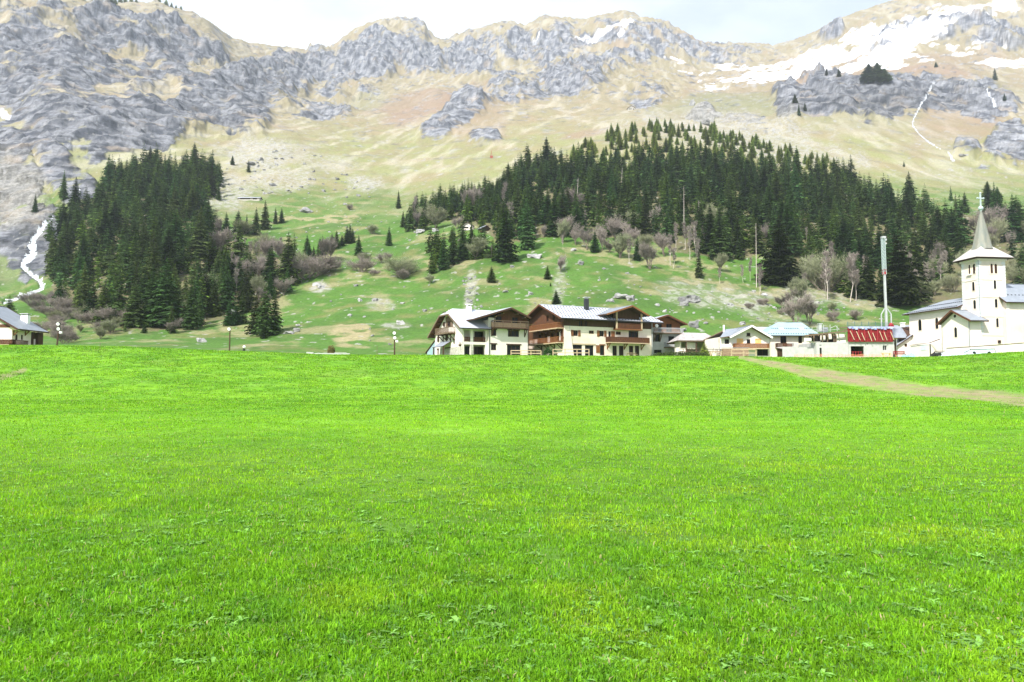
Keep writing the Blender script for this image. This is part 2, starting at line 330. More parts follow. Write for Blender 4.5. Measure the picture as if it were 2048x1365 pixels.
colF = mixc(colF, sstep(.25, .85, gul) * up * .6, C(.20, .175, .10)); colF = mixc(colF, sstep(.45, .9, ridged(XX - .15 * YY, YY * .22, 60, 5, 29)) * up * .5, C(.42, .39, .33))
wood = sstep(0.2, -0.2, np.abs(PY - 560) / 300)
colF = mixc(colF, np.clip(TAN, 0, 1.0) * sstep(-.12, .22, fbm(XX, YY, 9, 5, 25) + .5 * (TAN - .6)) * .8, C(.30, .25, .15))
colF = mixc(colF, sstep(.10, .42, fbm(XX, YY, 22, 6, 26)) * sstep(320, 420, PY) * .75, C(.23, .21, .115))
colF = mixc(colF, sstep(.15, .5, fbm(XX * .6, YY, 5, 4, 28)) * sstep(300, 420, PY) * .45, C(.055, .12, .025))
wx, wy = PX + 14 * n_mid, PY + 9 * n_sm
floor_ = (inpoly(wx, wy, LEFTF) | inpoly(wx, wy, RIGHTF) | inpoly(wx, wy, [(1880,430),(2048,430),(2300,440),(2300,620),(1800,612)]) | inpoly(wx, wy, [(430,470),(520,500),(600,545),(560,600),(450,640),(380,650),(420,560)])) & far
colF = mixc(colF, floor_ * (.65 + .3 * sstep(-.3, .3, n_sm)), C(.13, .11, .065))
colF = mixc(colF, np.clip(HEATH, 0, 1) * .8, C(.23, .165, .125))
colF = mixc(colF, np.clip(DARKG, 0, 1) * .7, C(.17, .18, .10))
rockn = sstep(-.35, .3, fbm(XX, YY + .8 * ZZ, 22, 5, 88))
rk = sstep(.36, .60, .92 * ROCK + .95 * fbm(XX + .3 * ZZ, YY * .7, 70, 4, 89) + .55 * fbm(XX * .8, YY + .5 * ZZ, 20, 4, 90) - .04 + .18 * amp * (ridged(XX, YY, 90, 4, 92) - .3))
rk = rk * np.clip(ROCK * 4 + amp * 1.2 - .12, 0, 1)
rk = np.maximum(rk, sstep(.22, .36, fbm(XX, YY + .4 * ZZ, 34, 5, 95)) * amp * sstep(420, 300, PY) * .9)
crk = ridged(XX, YY * .6 + 1.4 * ZZ, 30, 5, 86)
rockn = np.clip(rockn * 1.1 - .5 * sstep(.35, .85, crk), 0, 1)
rkc = C(.09, .098, .12) * (1 - rockn[..., None]) + C(.29, .30, .33) * rockn[..., None]
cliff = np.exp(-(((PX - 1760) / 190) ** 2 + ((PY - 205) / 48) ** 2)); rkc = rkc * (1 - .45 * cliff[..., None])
strat = sstep(.25, .75, gnoise(XX / 60, (ZZ + .12 * XX + 8 * n_mid) / 4.5, 84) + .6 * gnoise(XX / 25, (ZZ + .12 * XX) / 2.2, 85))
rkc = rkc * (1 - .42 * strat[..., None])
rkc = rkc * (1 - .24 * sstep(700, 520, PX + 60 * n_big))[..., None]  # shade of the left mountain, painted into its rock colour
rkc = mixc(rkc, sstep(.2, .5, fbm(XX, YY + ZZ, 45, 3, 87)) * .6, C(.30, .25, .20))
slp = np.gradient(ZZ, axis=1) / np.gradient(YY, axis=1)
for _ in range(2): slp[:, 1:-1] = (slp[:, :-2] + slp[:, 1:-1] + slp[:, 2:]) / 3; slp[1:-1] = (slp[:-2] + slp[1:-1] + slp[2:]) / 3
rk = rk * (.12 + .88 * sstep(.02, .42, slp + .25 * fbm(XX, YY, 12, 3, 99)))
rk = np.maximum(rk, sstep(1.25, 1.7, slp) * amp)
rk = np.where(far, rk, 0)
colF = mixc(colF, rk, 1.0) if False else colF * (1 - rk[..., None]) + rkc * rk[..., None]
sc_n = fbm(XX, YY, 4.5, 3, 91)
colF = mixc(colF, np.where(far, np.clip(SCREE, 0, 1), 0) * .6, C(.27, .25, .19))
sc = np.clip(SCREE, 0, 1) * sstep(.0, .10, sc_n + .45 * (SCREE - .55))
colF = mixc(colF, np.where(far, sc, 0) * .9, C(.31, .305, .29))
st3 = sstep(.40, .47, fbm(XX, YY, 4.2, 3, 94)) * sstep(330, 400, PY) * .85
colF = mixc(colF, np.where(far, st3, 0), C(.29, .285, .265))
# sparse stones further up
st2 = np.maximum(sstep(.36, .46, fbm(XX, YY, 10, 4, 93)), sstep(.30, .42, fbm(XX + .2 * YY, YY * .6 + ZZ * .5, 28, 5, 100)) * amp) * sstep(420, 340, PY) * .8
colF = mixc(colF, sstep(.05, .5, fbm(XX, YY + ZZ * .5, 34, 6, 101)) * sstep(380, 280, PY) * .45 * (1 - rk), C(.20, .165, .105))
colF = mixc(colF, np.where(far, st2, 0), C(.27, .27, .275))
snm = (SNOW > .12) * .93 * sstep(.56, .80, SNOW * .86 + 1.0 * fbm(XX, YY + .8 * ZZ, 90, 4, 96) + 1.1 * fbm(XX * .5, YY + .5 * ZZ, 30, 5, 97) + .1 * fbm(XX, YY, 8, 2, 98) + .03 - .25 * (ROCK > .7))
colF = mixc(colF, np.where(far, snm, 0), C(.74, .75, .79))
t = sstep(150, 200, YY)
col = col * (1 - t[..., None]) + colF * t[..., None]
col = mixc(col, PATH * np.clip(.75 + 1.2 * fbm(XX, YY, 2.5, 4, 57), .25, 1), C(.25, .21, .12)); col = mixc(col, near * sstep(30, 12, YY) * .7, C(.06, .115, .02)); col = mixc(col, PATH2, C(.22, .18, .11))
rough_attr = np.clip(np.maximum(rk, sc), 0, 1)
rk_store = rk

def terrain_mat():
    m = bpy.data.materials.new('terrain'); m.use_nodes = True; t = m.node_tree; b = t.nodes['Principled BSDF']; L = t.links.new
    b.inputs['Roughness'].default_value = .95; b.inputs['Specular IOR Level'].default_value = .15
    a = N(t, 'ShaderNodeAttribute'); a.attribute_name = 'Col'; tc = N(t, 'ShaderNodeTexCoord')
    def noise(sc, d, z=1):
        mp = N(t, 'ShaderNodeMapping'); mp.inputs['Scale'].default_value = (1, 1, z); L(tc.outputs['Object'], mp.inputs['Vector'])
        n = N(t, 'ShaderNodeTexNoise'); n.inputs['Scale'].default_value = sc; n.inputs['Detail'].default_value = d; n.inputs['Roughness'].default_value = .65
        L(mp.outputs[0], n.inputs['Vector']); return n.outputs['Fac']
    n1 = noise(.9, 6); n2 = noise(.055, 8, 3.0); n3 = noise(.35, 6, 4.0)
    # grass mottling
    r1 = N(t, 'ShaderNodeMapRange'); r1.inputs['From Min'].default_value = .3; r1.inputs['From Max'].default_value = .7; r1.inputs['To Min'].default_value = .72; r1.inputs['To Max'].default_value = 1.28
    L(n1, r1.inputs['Value'])
    # rock strata, strong
    ad = N(t, 'ShaderNodeMath', operation='ADD'); L(n2, ad.inputs[0]); L(n3, ad.inputs[1])
    r2 = N(t, 'ShaderNodeMapRange'); r2.inputs['From Min'].default_value = .82; r2.inputs['From Max'].default_value = 1.18; r2.inputs['To Min'].default_value = .66; r2.inputs['To Max'].default_value = 1.28
    L(ad.outputs[0], r2.inputs['Value'])
    mx = N(t, 'ShaderNodeMix', data_type='FLOAT'); L(a.outputs['Alpha'], mx.inputs[0]); L(r1.outputs[0], mx.inputs[2]); L(r2.outputs[0], mx.inputs[3])
    vm = N(t, 'ShaderNodeVectorMath', operation='SCALE'); L(a.outputs['Color'], vm.inputs[0]); L(mx.outputs[0], vm.inputs['Scale'])
    L(vm.outputs[0], b.inputs['Base Color'])
    bp = N(t, 'ShaderNodeBump'); bp.inputs['Distance'].default_value = 1.0; bp.inputs['Strength'].default_value = 1
    bh = N(t, 'ShaderNodeMath', operation='MULTIPLY'); ma = N(t, 'ShaderNodeMath', operation='MULTIPLY_ADD'); ma.inputs[1].default_value = 1.3; ma.inputs[2].default_value = 0.35
    L(a.outputs['Alpha'], ma.inputs[0]); L(ad.outputs[0], bh.inputs[0]); L(ma.outputs[0], bh.inputs[1]); L(bh.outputs[0], bp.inputs['Height'])
    L(bp.outputs[0], b.inputs['Normal'])
    return m
TM = terrain_mat()
VV = np.stack([XX, YY, ZZ], -1).reshape(-1, 3)
CC = np.concatenate([col, rk_store[..., None]], -1).reshape(-1, 4)
idx = np.arange(NC * NRW).reshape(NC, NRW)
Q = np.stack([idx[:-1, :-1], idx[1:, :-1], idx[1:, 1:], idx[:-1, 1:]], -1)
j195 = np.searchsorted(Drow, 195)
isnear = np.zeros((NC - 1, NRW - 1), bool); isnear[:, :j195] = True
isp = (PATH[:-1, :-1] > .5) & isnear; iss = STREAM[:-1, :-1] & ~isnear; isf = FALL[:-1, :-1] & ~isnear & ~iss
def submesh(name, sel, mat_, kind, cols=True, smooth=True):
    f = Q[sel]; u, inv = np.unique(f.ravel(), return_inverse=True)
    me = np_mesh(name, VV[u], inv.reshape(-1, 4), [mat_], cols=CC[u] if cols else None, smooth=smooth)
    return tag(link(name, me), kind=kind)
submesh('ground', isnear & ~isp, TM, 'structure')
submesh('hills', ~isnear & ~iss & ~isf, TM, 'structure')
submesh('path', isp, TM, 'structure')
WATER = mat('white_water', (.70, .74, .77), rough=.4, c2=(.24, .28, .31), scale=.9, bump=.3, stretch=(1, .6, 1))
submesh('stream', iss, WATER, 'structure', False)
submesh('waterfall', isf, mat('falling_water', (.45, .47, .50), rough=.4, c2=(.30, .32, .35), scale=.35, bump=.3), 'structure', False)

# terrain lookups
def ground(x, y):
    """height of the sheet at world x, y (arrays ok)"""
    x = np.atleast_1d(np.asarray(x, float)); y = np.atleast_1d(np.asarray(y, float))
    s = x / np.where(y < 0, 16.0, y + 16.0)
    c = np.clip((s - scol[0]) / (scol[1] - scol[0]), 0, NC - 1.001); c0 = c.astype(int); cf = c - c0
    j = np.clip(np.searchsorted(Drow, y) - 1, 0, NRW - 2); jf = np.clip((y - Drow[j]) / (Drow[j + 1] - Drow[j]), 0, 1)
    return (ZZ[c0, j] * (1 - cf) + ZZ[c0 + 1, j] * cf) * (1 - jf) + (ZZ[c0, j + 1] * (1 - cf) + ZZ[c0 + 1, j + 1] * cf) * jf
def g1(x, y): return float(ground(x, y)[0])
DS = Drow[Drow > 3]
def at(px, py, dmin=0):
    """where the sight line through a photo pixel meets the ground"""
    a, b = a_of(px, py), b_of(py)
    z = ground(a * DS, DS); k = np.nonzero((z >= b * DS) & (DS > dmin))[0]
    k = k[0] if len(k) else len(DS) - 1
    if k > 0:
        e0 = b * DS[k - 1] - z[k - 1]; e1 = b * DS[k] - z[k]
        t = e0 / (e0 - e1) if e0 > 0 and e0 != e1 else 1
        D = DS[k - 1] + t * (DS[k] - DS[k - 1])
    else: D = DS[0]
    return Vector((a * D, D, g1(a * D, D)))

# ------------------------------------------------------------------ haze: one box of even thin air round everything
hz = bpy.data.meshes.new('haze'); bx = [(x, y, z) for x in (-3300, 3300) for y in (-200, 3600) for z in (-30, 2600)]
hz.from_pydata(bx, [], [(0, 1, 3, 2), (4, 6, 7, 5), (0, 4, 5, 1), (2, 3, 7, 6), (0, 2, 6, 4), (1, 5, 7, 3)]); hm = bpy.data.materials.new('haze'); hm.use_nodes = True
ht = hm.node_tree; ht.nodes.clear(); ho_ = N(ht, 'ShaderNodeOutputMaterial'); pv = N(ht, 'ShaderNodeVolumePrincipled'); pv.inputs['Color'].default_value = (.80, .88, 1, 1)
pv.inputs['Density'].default_value = .000075; pv.inputs['Anisotropy'].default_value = .2; ht.links.new(pv.outputs[0], ho_.inputs['Volume']); hz.materials.append(hm)
tag(link('haze', hz), 'thin pale mountain air over the whole valley', 'haze', None, 'stuff')

# ------------------------------------------------------------------ mesh builder
class MB:
    def __init__(s): s.v = []; s.f = []; s.m = []
    def face(s, pts, m=0):
        n = len(s.v); s.v += [tuple(p) for p in pts]; s.f.append(tuple(range(n, n + len(pts)))); s.m.append(m)
    def hexa(s, p, m=0):
        """p: 8 corners, bottom 0-3 (ccw from below order), top 4-7"""
        n = len(s.v); s.v += [tuple(q) for q in p]
        for f in ((0, 3, 2, 1), (4, 5, 6, 7), (0, 1, 5, 4), (1, 2, 6, 5), (2, 3, 7, 6), (3, 0, 4, 7)):
            s.f.append(tuple(n + i for i in f)); s.m.append(m)
    def box(s, x0, x1, y0, y1, z0, z1, m=0):
        if x0 > x1: x0, x1 = x1, x0
        if y0 > y1: y0, y1 = y1, y0
        if z0 > z1: z0, z1 = z1, z0
        s.hexa([(x0, y0, z0), (x1, y0, z0), (x1, y1, z0), (x0, y1, z0), (x0, y0, z1), (x1, y0, z1), (x1, y1, z1), (x0, y1, z1)], m)
    def bar(s, p, q, w, h=None, m=0):
        p = Vector(p); q = Vector(q); h = h or w; d = (q - p).normalized()
        u = d.cross(Vector((0, 0, 1)));  u = Vector((1, 0, 0)) if u.length < .05 else u.normalized(); v = u.cross(d).normalized()
        a, b = u * w / 2, v * h / 2
        s.hexa([p - a - b, p + a - b, q + a - b, q - a - b, p - a + b, p + a + b, q + a + b, q - a + b], m)
    def tube(s, p, q, r0, r1, n=10, m=0, cap=True):
        p = Vector(p); q = Vector(q); d = (q - p).normalized(); u = d.cross(Vector((0, 0, 1)))
        u = Vector((1, 0, 0)) if u.length < .05 else u.normalized(); v = d.cross(u)
        k = len(s.v)
        for c, r in ((p, r0), (q, r1)):
            for i in range(n):
                t = 2 * math.pi * i / n; s.v.append(tuple(c + u * (r * math.cos(t)) + v * (r * math.sin(t))))
        for i in range(n):
            j = (i + 1) % n; s.f.append((k + i, k + j, k + n + j, k + n + i)); s.m.append(m)
        if cap: s.f.append(tuple(k + i for i in range(n))[::-1]); s.m.append(m); s.f.append(tuple(k + n + i for i in range(n))); s.m.append(m)
    def ball(s, c, r, m=0, n=10):
        c = Vector(c); k = len(s.v)
        for i in range(1, n):
            for j in range(n):
                t = math.pi * i / n; f = 2 * math.pi * j / n; s.v.append(tuple(c + Vector((math.sin(t) * math.cos(f), math.sin(t) * math.sin(f), math.cos(t))) * r))
        for i in range(n - 2):
            for j in range(n): s.f.append((k + i * n + j, k + (i + 1) * n + j, k + (i + 1) * n + (j + 1) % n, k + i * n + (j + 1) % n)); s.m.append(m)
        s.v.append(tuple(c + Vector((0, 0, r)))); s.v.append(tuple(c - Vector((0, 0, r)))); e = len(s.v)
        for j in range(n):
            s.f.append((e - 2, k + j, k + (j + 1) % n)); s.m.append(m); s.f.append((e - 1, k + (n - 2) * n + (j + 1) % n, k + (n - 2) * n + j)); s.m.append(m)
    SPLIT = {'quoin', 'post', 'bargeboard', 'rafter', 'purlin', 'roof_beam', 'push_pull_prop', 'formwork_rib', 'downpipe', 'upper_wall', 'plank', 'rail', 'white_panel', 'stem', 'end_block', 'skylight', 'leg', 'seat', 'hood'}
    def build(s, name, mats, parent=None, **kw):
        if name in s.SPLIT and len(s.v) > 8:
            own = {}; comp = list(range(len(s.v)))
            def find(i):
                while comp[i] != i: comp[i] = comp[comp[i]]; i = comp[i]
                return i
            for f in s.f:
                for i in f[1:]: comp[find(i)] = find(f[0])
            for k, f in enumerate(s.f): own.setdefault(find(f[0]), []).append(k)
            if len(own) > 1:
                for ks in own.values():
                    q = MB(); mp = {}
                    for k in ks:
                        ff = []
                        for i in s.f[k]:
                            if i not in mp: mp[i] = len(q.v); q.v.append(s.v[i])
                            ff.append(mp[i])
                        q.f.append(tuple(ff)); q.m.append(s.m[k])
                    o = q.build_one(name, mats, parent, **kw)
                return o
        return s.build_one(name, mats, parent, **kw)
    def build_one(s, name, mats, parent=None, **kw):
        me = bpy.data.meshes.new(name); me.from_pydata(s.v, [], s.f)
        for m in (mats if isinstance(mats, (list, tuple)) else [mats]): me.materials.append(m)
        me.polygons.foreach_set('material_index', s.m); me.update()
        return tag(link(name, me, parent), **kw)

# ------------------------------------------------------------------ materials
PLAST = mat('plaster', (.76, .70, .66), .9, c2=(.66, .59, .53), scale=.4, bump=.02, bscale=14)
PLASTC = mat('cream_plaster', (.80, .72, .64), .9, c2=(.60, .50, .40), scale=.4, bump=.02, bscale=12)
PLASTG = mat('grey_render', (.50, .51, .50), .9, c2=(.34, .35, .34), scale=.7, bump=.02, bscale=12)
CONC = mat('concrete', (.50, .50, .49), .9, c2=(.36, .36, .35), scale=1.1, bump=.02, bscale=9)
STONE = mat('rubble_stone', (.62, .59, .52), .9, c2=(.18, .17, .15), scale=2.4, bump=.08)
WOODB = mat('brown_wood', (.13, .050, .024), .75, c2=(.06, .024, .012), scale=1.2, stretch=(5, 5, .5), bump=.02)
WOODD = mat('dark_wood', (.085, .042, .026), .8, c2=(.04, .02, .013), scale=1.2, stretch=(5, 5, .5), bump=.02)
WOODO = mat('orange_wood', (.26, .105, .038), .7, c2=(.12, .046, .018), scale=1.4, stretch=(4, 4, .6), bump=.02)
WOODG = mat('weathered_wood', (.20, .14, .095), .85, c2=(.10, .07, .05), scale=1.4, stretch=(4, 4, .6), bump=.02)
WOODP = mat('pale_wood', (.52, .41, .28), .8, c2=(.34, .25, .16), scale=1.2, stretch=(3, 3, .7))
ROOFW = mat('pale_metal_roof', (.50, .53, .60), .45, c2=(.38, .41, .47), scale=.6, bump=.01, bscale=3)
ROOFG = mat('grey_metal_roof', (.26, .29, .34), .42, c2=(.18, .205, .24), scale=.8, bump=.01, bscale=3)
ROOFC = mat('blue_green_roof', (.31, .44, .49), .4, c2=(.23, .34, .38), scale=.5, bump=.01, bscale=3)
ROOFS = mat('stone_slab_roof', (.48, .45, .44), .85, c2=(.20, .18, .19), scale=1.6, bump=.10)
SLATE = mat('slate', (.30, .33, .38), .5, c2=(.18, .20, .24), scale=2.2, bump=.04)
SPIREM = mat('spire_copper', (.25, .235, .19), .6, c2=(.13, .16, .15), scale=.7, stretch=(2, 2, .3))
GLASS = mat('window_glass', (.010, .011, .014), .3, scale=1, spec=.15)
DARK = mat('dark_interior', (.012, .010, .009), .9)
METD = mat('dark_metal', (.045, .05, .055), .5, metal=.4)
METL = mat('pale_metal', (.52, .54, .55), .4, metal=.2)
WHITE = mat('white_paint', (.82, .82, .81), .6, contrast=.12)
REDF = mat('red_formwork', (.24, .012, .016), .6, c2=(.14, .010, .014), scale=1.6, stretch=(4, 1, .4))
REDP = mat('red_paint', (.33, .03, .04), .5)
ORANGE = mat('orange_net', (.75, .28, .14), .8, contrast=.3, scale=3)
TEAL = mat('teal_tarpaulin', (.30, .50, .50), .5, c2=(.18, .34, .36), scale=1.2, bump=.1)
TARPW = mat('pale_tarpaulin', (.58, .68, .70), .5, c2=(.42, .54, .58), scale=1.2, bump=.1)
BLUET = mat('blue_tarpaulin', (.14, .18, .42), .5, c2=(.5, .55, .7), scale=1.5, bump=.05)
CRANEG = mat('pale_green_steel', (.38, .46, .46), .5, contrast=.15)
BLACKP = mat('black_plastic', (.02, .02, .022), .5)
YEL = mat('yellow_board', (.78, .50, .20), .8, contrast=.2, scale=1.5)
LAMPW = mat('lamp_glass', (.85, .86, .86), .2)

# ------------------------------------------------------------------ buildings
class House:
    """local frame: u along the front (to the right), v back into depth, z up from the plateau"""
    def __init__(s, name, px, D, yaw, label, cat, zb=None, ybase=None, parent_loc=None, group=None):
        s.y = math.radians(yaw); s.c, s.s = math.cos(s.y), math.sin(s.y)
        s.O = Vector((a_of(px, 700) * D, D, 0)); s.zb = zb if zb is not None else b_of(ybase) * D
        s.O.z = s.zb
        s.root = empty(name, s.O, s.y, label, cat, group)
    def W(s, u, v, z=0): return Vector((s.O.x + u * s.c - v * s.s, s.O.y + u * s.s + v * s.c, s.zb + z))
    def U(s, px, v=0, py=690):
        a = a_of(px, py); x0 = s.O.x - v * s.s; y0 = s.O.y + v * s.c
        return (a * y0 - x0) / (s.c - a * s.s)
    def V(s, px, u=0, py=690):
        a = a_of(px, py); x0 = s.O.x + u * s.c; y0 = s.O.y + u * s.s
        return (a * y0 - x0) / (-s.s - a * s.c)
    def Z(s, py, u=0, v=0):
        return b_of(py) * (s.O.y + u * s.s + v * s.c) - s.zb

def fbox(mb, face, s0, s1, t0, t1, d0, d1, m=0):
    k, c = face
    if k == 'F': mb.box(s0, s1, c - d0, c - d1, t0, t1, m)
    elif k == 'S': mb.box(c - d0, c - d1, s0, s1, t0, t1, m)
    else: mb.box(c + d0, c + d1, s0, s1, t0, t1, m)
def fpt(face, s, t, d):
    k, c = face
    return (s, c - d, t) if k == 'F' else ((c - d, s, t) if k == 'S' else (c + d, s, t))

def wall_grid(mb, face, s0, s1, t0, t1, holes, depth=.28, m=0, mback=None):
    ss = sorted({s0, s1, *[min(max(h[i], s0), s1) for h in holes for i in (0, 1)]}); ts = sorted({t0, t1, *[min(max(h[i], t0), t1) for h in holes for i in (2, 3)]})
    for a, b in zip(ss[:-1], ss[1:]):
        for c, d in zip(ts[:-1], ts[1:]):
            ms, mt = (a + b) / 2, (c + d) / 2
            if any(h[0] < ms < h[1] and h[2] < mt < h[3] for h in holes): continue
            mb.face([fpt(face, a, c, 0), fpt(face, b, c, 0), fpt(face, b, d, 0), fpt(face, a, d, 0)], m)
    for (a, b, c, d) in holes:
        P = lambda s, t, e: fpt(face, s, t, e)
        for q in ([P(a, c, 0), P(b, c, 0), P(b, c, -depth), P(a, c, -depth)], [P(a, d, 0), P(b, d, 0), P(b, d, -depth), P(a, d, -depth)],
                  [P(a, c, 0), P(a, d, 0), P(a, d, -depth), P(a, c, -depth)], [P(b, c, 0), P(b, d, 0), P(b, d, -depth), P(b, c, -depth)]): mb.face(q, m)

def window(root, face, s0, s1, t0, t1, frame=WOODD, bars=1, shutters=None, lintel=None, sill=None, depth=.2, name='window', glass=GLASS, hb=0):
    """a window set in a hole: frame with glazing bars, pane behind, optional shutters, lintel, sill"""
    f = MB(); w = .09; d0, d1 = -depth, -depth + .1
    fbox(f, face, s0, s0 + w, t0, t1, d0, d1); fbox(f, face, s1 - w, s1, t0, t1, d0, d1)
    fbox(f, face, s0 + w, s1 - w, t0, t0 + w, d0, d1); fbox(f, face, s0 + w, s1 - w, t1 - w, t1, d0, d1)
    for i in range(bars):
        c = s0 + (s1 - s0) * (i + 1) / (bars + 1); fbox(f, face, c - .035, c + .035, t0 + w, t1 - w, d0 + .01, d1 - .01)
    for i in range(hb):
        c = t0 + (t1 - t0) * (i + 1) / (hb + 1); fbox(f, face, s0 + w, s1 - w, c - .02, c + .02, d0 + .02, d1 - .02)
    o = f.build(name, frame, root)
    p = MB(); fbox(p, face, s0 - .02, s1 + .02, t0 - .02, t1 + .02, d0 - .06, d0 - .01); p.build('pane', glass, o)
    if shutters:
        ws = (s1 - s0) * shutters[0]
        for a in ((s0 - ws, s0 - .03), (s1 + .03, s1 + ws)):
            if shutters[2] == 'r' and a[0] < s0: continue
            q = MB(); fbox(q, face, a[0], a[1], t0 - .05, t1 + .05, .02, .08); fbox(q, face, a[0] + .04, a[1] - .04, t0 + .2, t0 + .32, .08, .11); fbox(q, face, a[0] + .04, a[1] - .04, t1 - .32, t1 - .2, .08, .11)
            q.build('shutter', shutters[1], o)
    if lintel: q = MB(); fbox(q, face, s0 - .2, s1 + .2, t1 + .004, t1 + .24, -.05, .09); q.build('lintel', lintel, o)
    if sill: q = MB(); fbox(q, face, s0 - .1, s1 + .1, t0 - .12, t0 - .004, -.05, .12); q.build('sill', sill, o)
    return o

def slab(mb, pts, th, m_top=0, m_side=1):
    """thick plate from a planar outline: top material and side/underside material"""
    top = [Vector(p) for p in pts]; n = (top[1] - top[0]).cross(top[2] - top[0]).normalized()
    if n.z < 0: top = top[::-1]; n = -n
    bot = [p - n * th for p in top]
    mb.face(top, m_top); mb.face(bot[::-1], m_side)
    for i in range(len(top)):
        j = (i + 1) % len(top); mb.face([top[i], bot[i], bot[j], top[j]], m_side)

def gable(root, axis, a0, a1, cm, zr, c0, z0, c1, z1, top, side, th=.28, barge=None, name='roof', guards=0):
    """two slopes either side of a ridge running along axis from a0 to a1; cross coordinate cm at ridge, c0/c1 at the eaves"""
    P = (lambda a, c, z: (a, c, z)) if axis == 'u' else (lambda a, c, z: (c, a, z))
    mb = MB()
    slab(mb, [P(a0, c0, z0), P(a1, c0, z0), P(a1, cm, zr), P(a0, cm, zr)], th)
    slab(mb, [P(a0, cm, zr), P(a1, cm, zr), P(a1, c1, z1), P(a0, c1, z1)], th)
    # ridge cap
    mb.bar(P(a0, cm, zr + .02), P(a1, cm, zr + .02), .35, .08, 0)
    if guards:
        n = int(abs(a1 - a0) / .85)
        for r in range(1, guards + 1):
            t = r / (guards + .6)
            for i in range(n):
                a = a0 + (a1 - a0) * (i + .5 + (r % 2) * .5) / (n + .5)
                for (ce, ze) in ((c0, z0),):
                    c = cm + (ce - cm) * t; z = zr + (ze - zr) * t; x, y, zq = P(a, c, z)
                    mb.box(x - .1, x + .1, y - .1, y + .1, zq - .05, zq + .12, 2)
    o = mb.build(name, [top, side, METD], root)
    if barge:
        q = MB(); k = 1 if a0 < a1 else -1
        for a in (a0 - .03 * k, a1 + .03 * k):
            q.bar(P(a, c0, z0 - .16), P(a, cm, zr - .16), .07, .38); q.bar(P(a, c1, z1 - .16), P(a, cm, zr - .16), .07, .38)
        q.build('bargeboard', barge, o)
    return o

def balcony(root, face, s0, s1, z0, zr, out, wood=WOODB, slabm=WOODP, style='board', rails=WOODB, brackets=(), th=.22, bh=1.4, ends=True):
    b = MB(); fbox(b, face, s0, s1, z0 - th, z0, .01, out); o = b.build('balcony', slabm, root)
    r = MB(); e = .06
    def run(pa, pb):
        pa = Vector(pa); pb = Vector(pb); n = max(2, int((pb - pa).length / (.16 if style == 'board' else (.13 if style == 'bar' else 1.9))))
        r.bar(pa + Vector((0, 0, zr - z0)), pb + Vector((0, 0, zr - z0)), .12, .12); r.bar(pa + Vector((0, 0, .1)), pb + Vector((0, 0, .1)), .08, .1)
        for i in range(n + 1):
            p = pa.lerp(pb, i / n)
            w = .13 if style == 'board' else (.035 if style == 'bar' else .12)
            r.bar(p + Vector((0, 0, 0)), p + Vector((0, 0, zr - z0)), w if face[0] == 'F' else .04 if style != 'post' else w, .04 if style != 'post' else w)
        if style == 'post':
            for k in (.35, .65): r.bar(pa + Vector((0, 0, (zr - z0) * k)), pb + Vector((0, 0, (zr - z0) * k)), .05, .16)
    run(fpt(face, s0 + e, z0, out - e), fpt(face, s1 - e, z0, out - e))
    if ends:
        run(fpt(face, s0 + e, z0, .1), fpt(face, s0 + e, z0, out - e)); run(fpt(face, s1 - e, z0, .1), fpt(face, s1 - e, z0, out - e))
    r.build('railing', rails, o)
    for s in brackets:
        q = MB(); q.bar(fpt(face, s, z0 - th - bh, .08), fpt(face, s, z0 - th - .02, out - .25), .16); q.bar(fpt(face, s, z0 - th - .1, .02), fpt(face, s, z0 - th - .1, out - .1), .16, .18)
        q.bar(fpt(face, s, z0 - th - bh - .1, .08), fpt(face, s, z0 - th - .1, .08), .16); q.build('bracket', wood, o)
    return o
def part(root, name, m, boxes, **kw):
    q = MB()
    for b in boxes: q.box(*b)
    return q.build(name, m, root, **kw)
ZP = b_of(712) * 140 - .25    # village plateau

# ================= chalet with two wings (left of the pair)
H = House('chalet', 926, 160, 28, 'white chalet with a dark timber gabled wing, just left of the long cream chalet', 'chalet', ybase=713)
R = H.root; Wd = H.V(870); uA = H.U(974.7); uB = H.U(1054)
z_side_e = H.Z(655); zrA = H.Z(618, 2, Wd * .5); cm = Wd * .5
# left gable wall (side face u=0) and front A
m = MB()
sidew = [(H.V(918), H.V(922.5), H.Z(706), H.Z(690.5)), (H.V(875.7), H.V(878.6), H.Z(683.5, 0, 13), H.Z(672.5, 0, 13)), (H.V(892), H.V(896), H.Z(680.5, 0, 9), H.Z(667, 0, 9)), (H.V(896), H.V(901), H.Z(653.5, 0, 9), H.Z(644, 0, 9)),
         (H.V(906.5), H.V(909.5), H.Z(688.5, 0, 5), H.Z(681, 0, 5)), (H.V(887), H.V(890), H.Z(653, 0, 10), H.Z(644.5, 0, 10)), (H.V(874.5), H.V(877.5), H.Z(709, 0, 13), H.Z(699, 0, 13)), (H.V(890.5), H.V(901), H.Z(711, 0, 8), H.Z(697, 0, 8))]
sidew = [(min(a, b), max(a, b), c, d) for a, b, c, d in sidew]
wall_grid(m, ('S', 0), 0, Wd, -.6, 5.0, [h for h in sidew if h[3] < 5.0], m=0)
upper = [h for h in sidew if h[3] >= 5.0]
ze0 = H.Z(656) + .1
def rz(v, zr=None): return 0
zl = 5.0
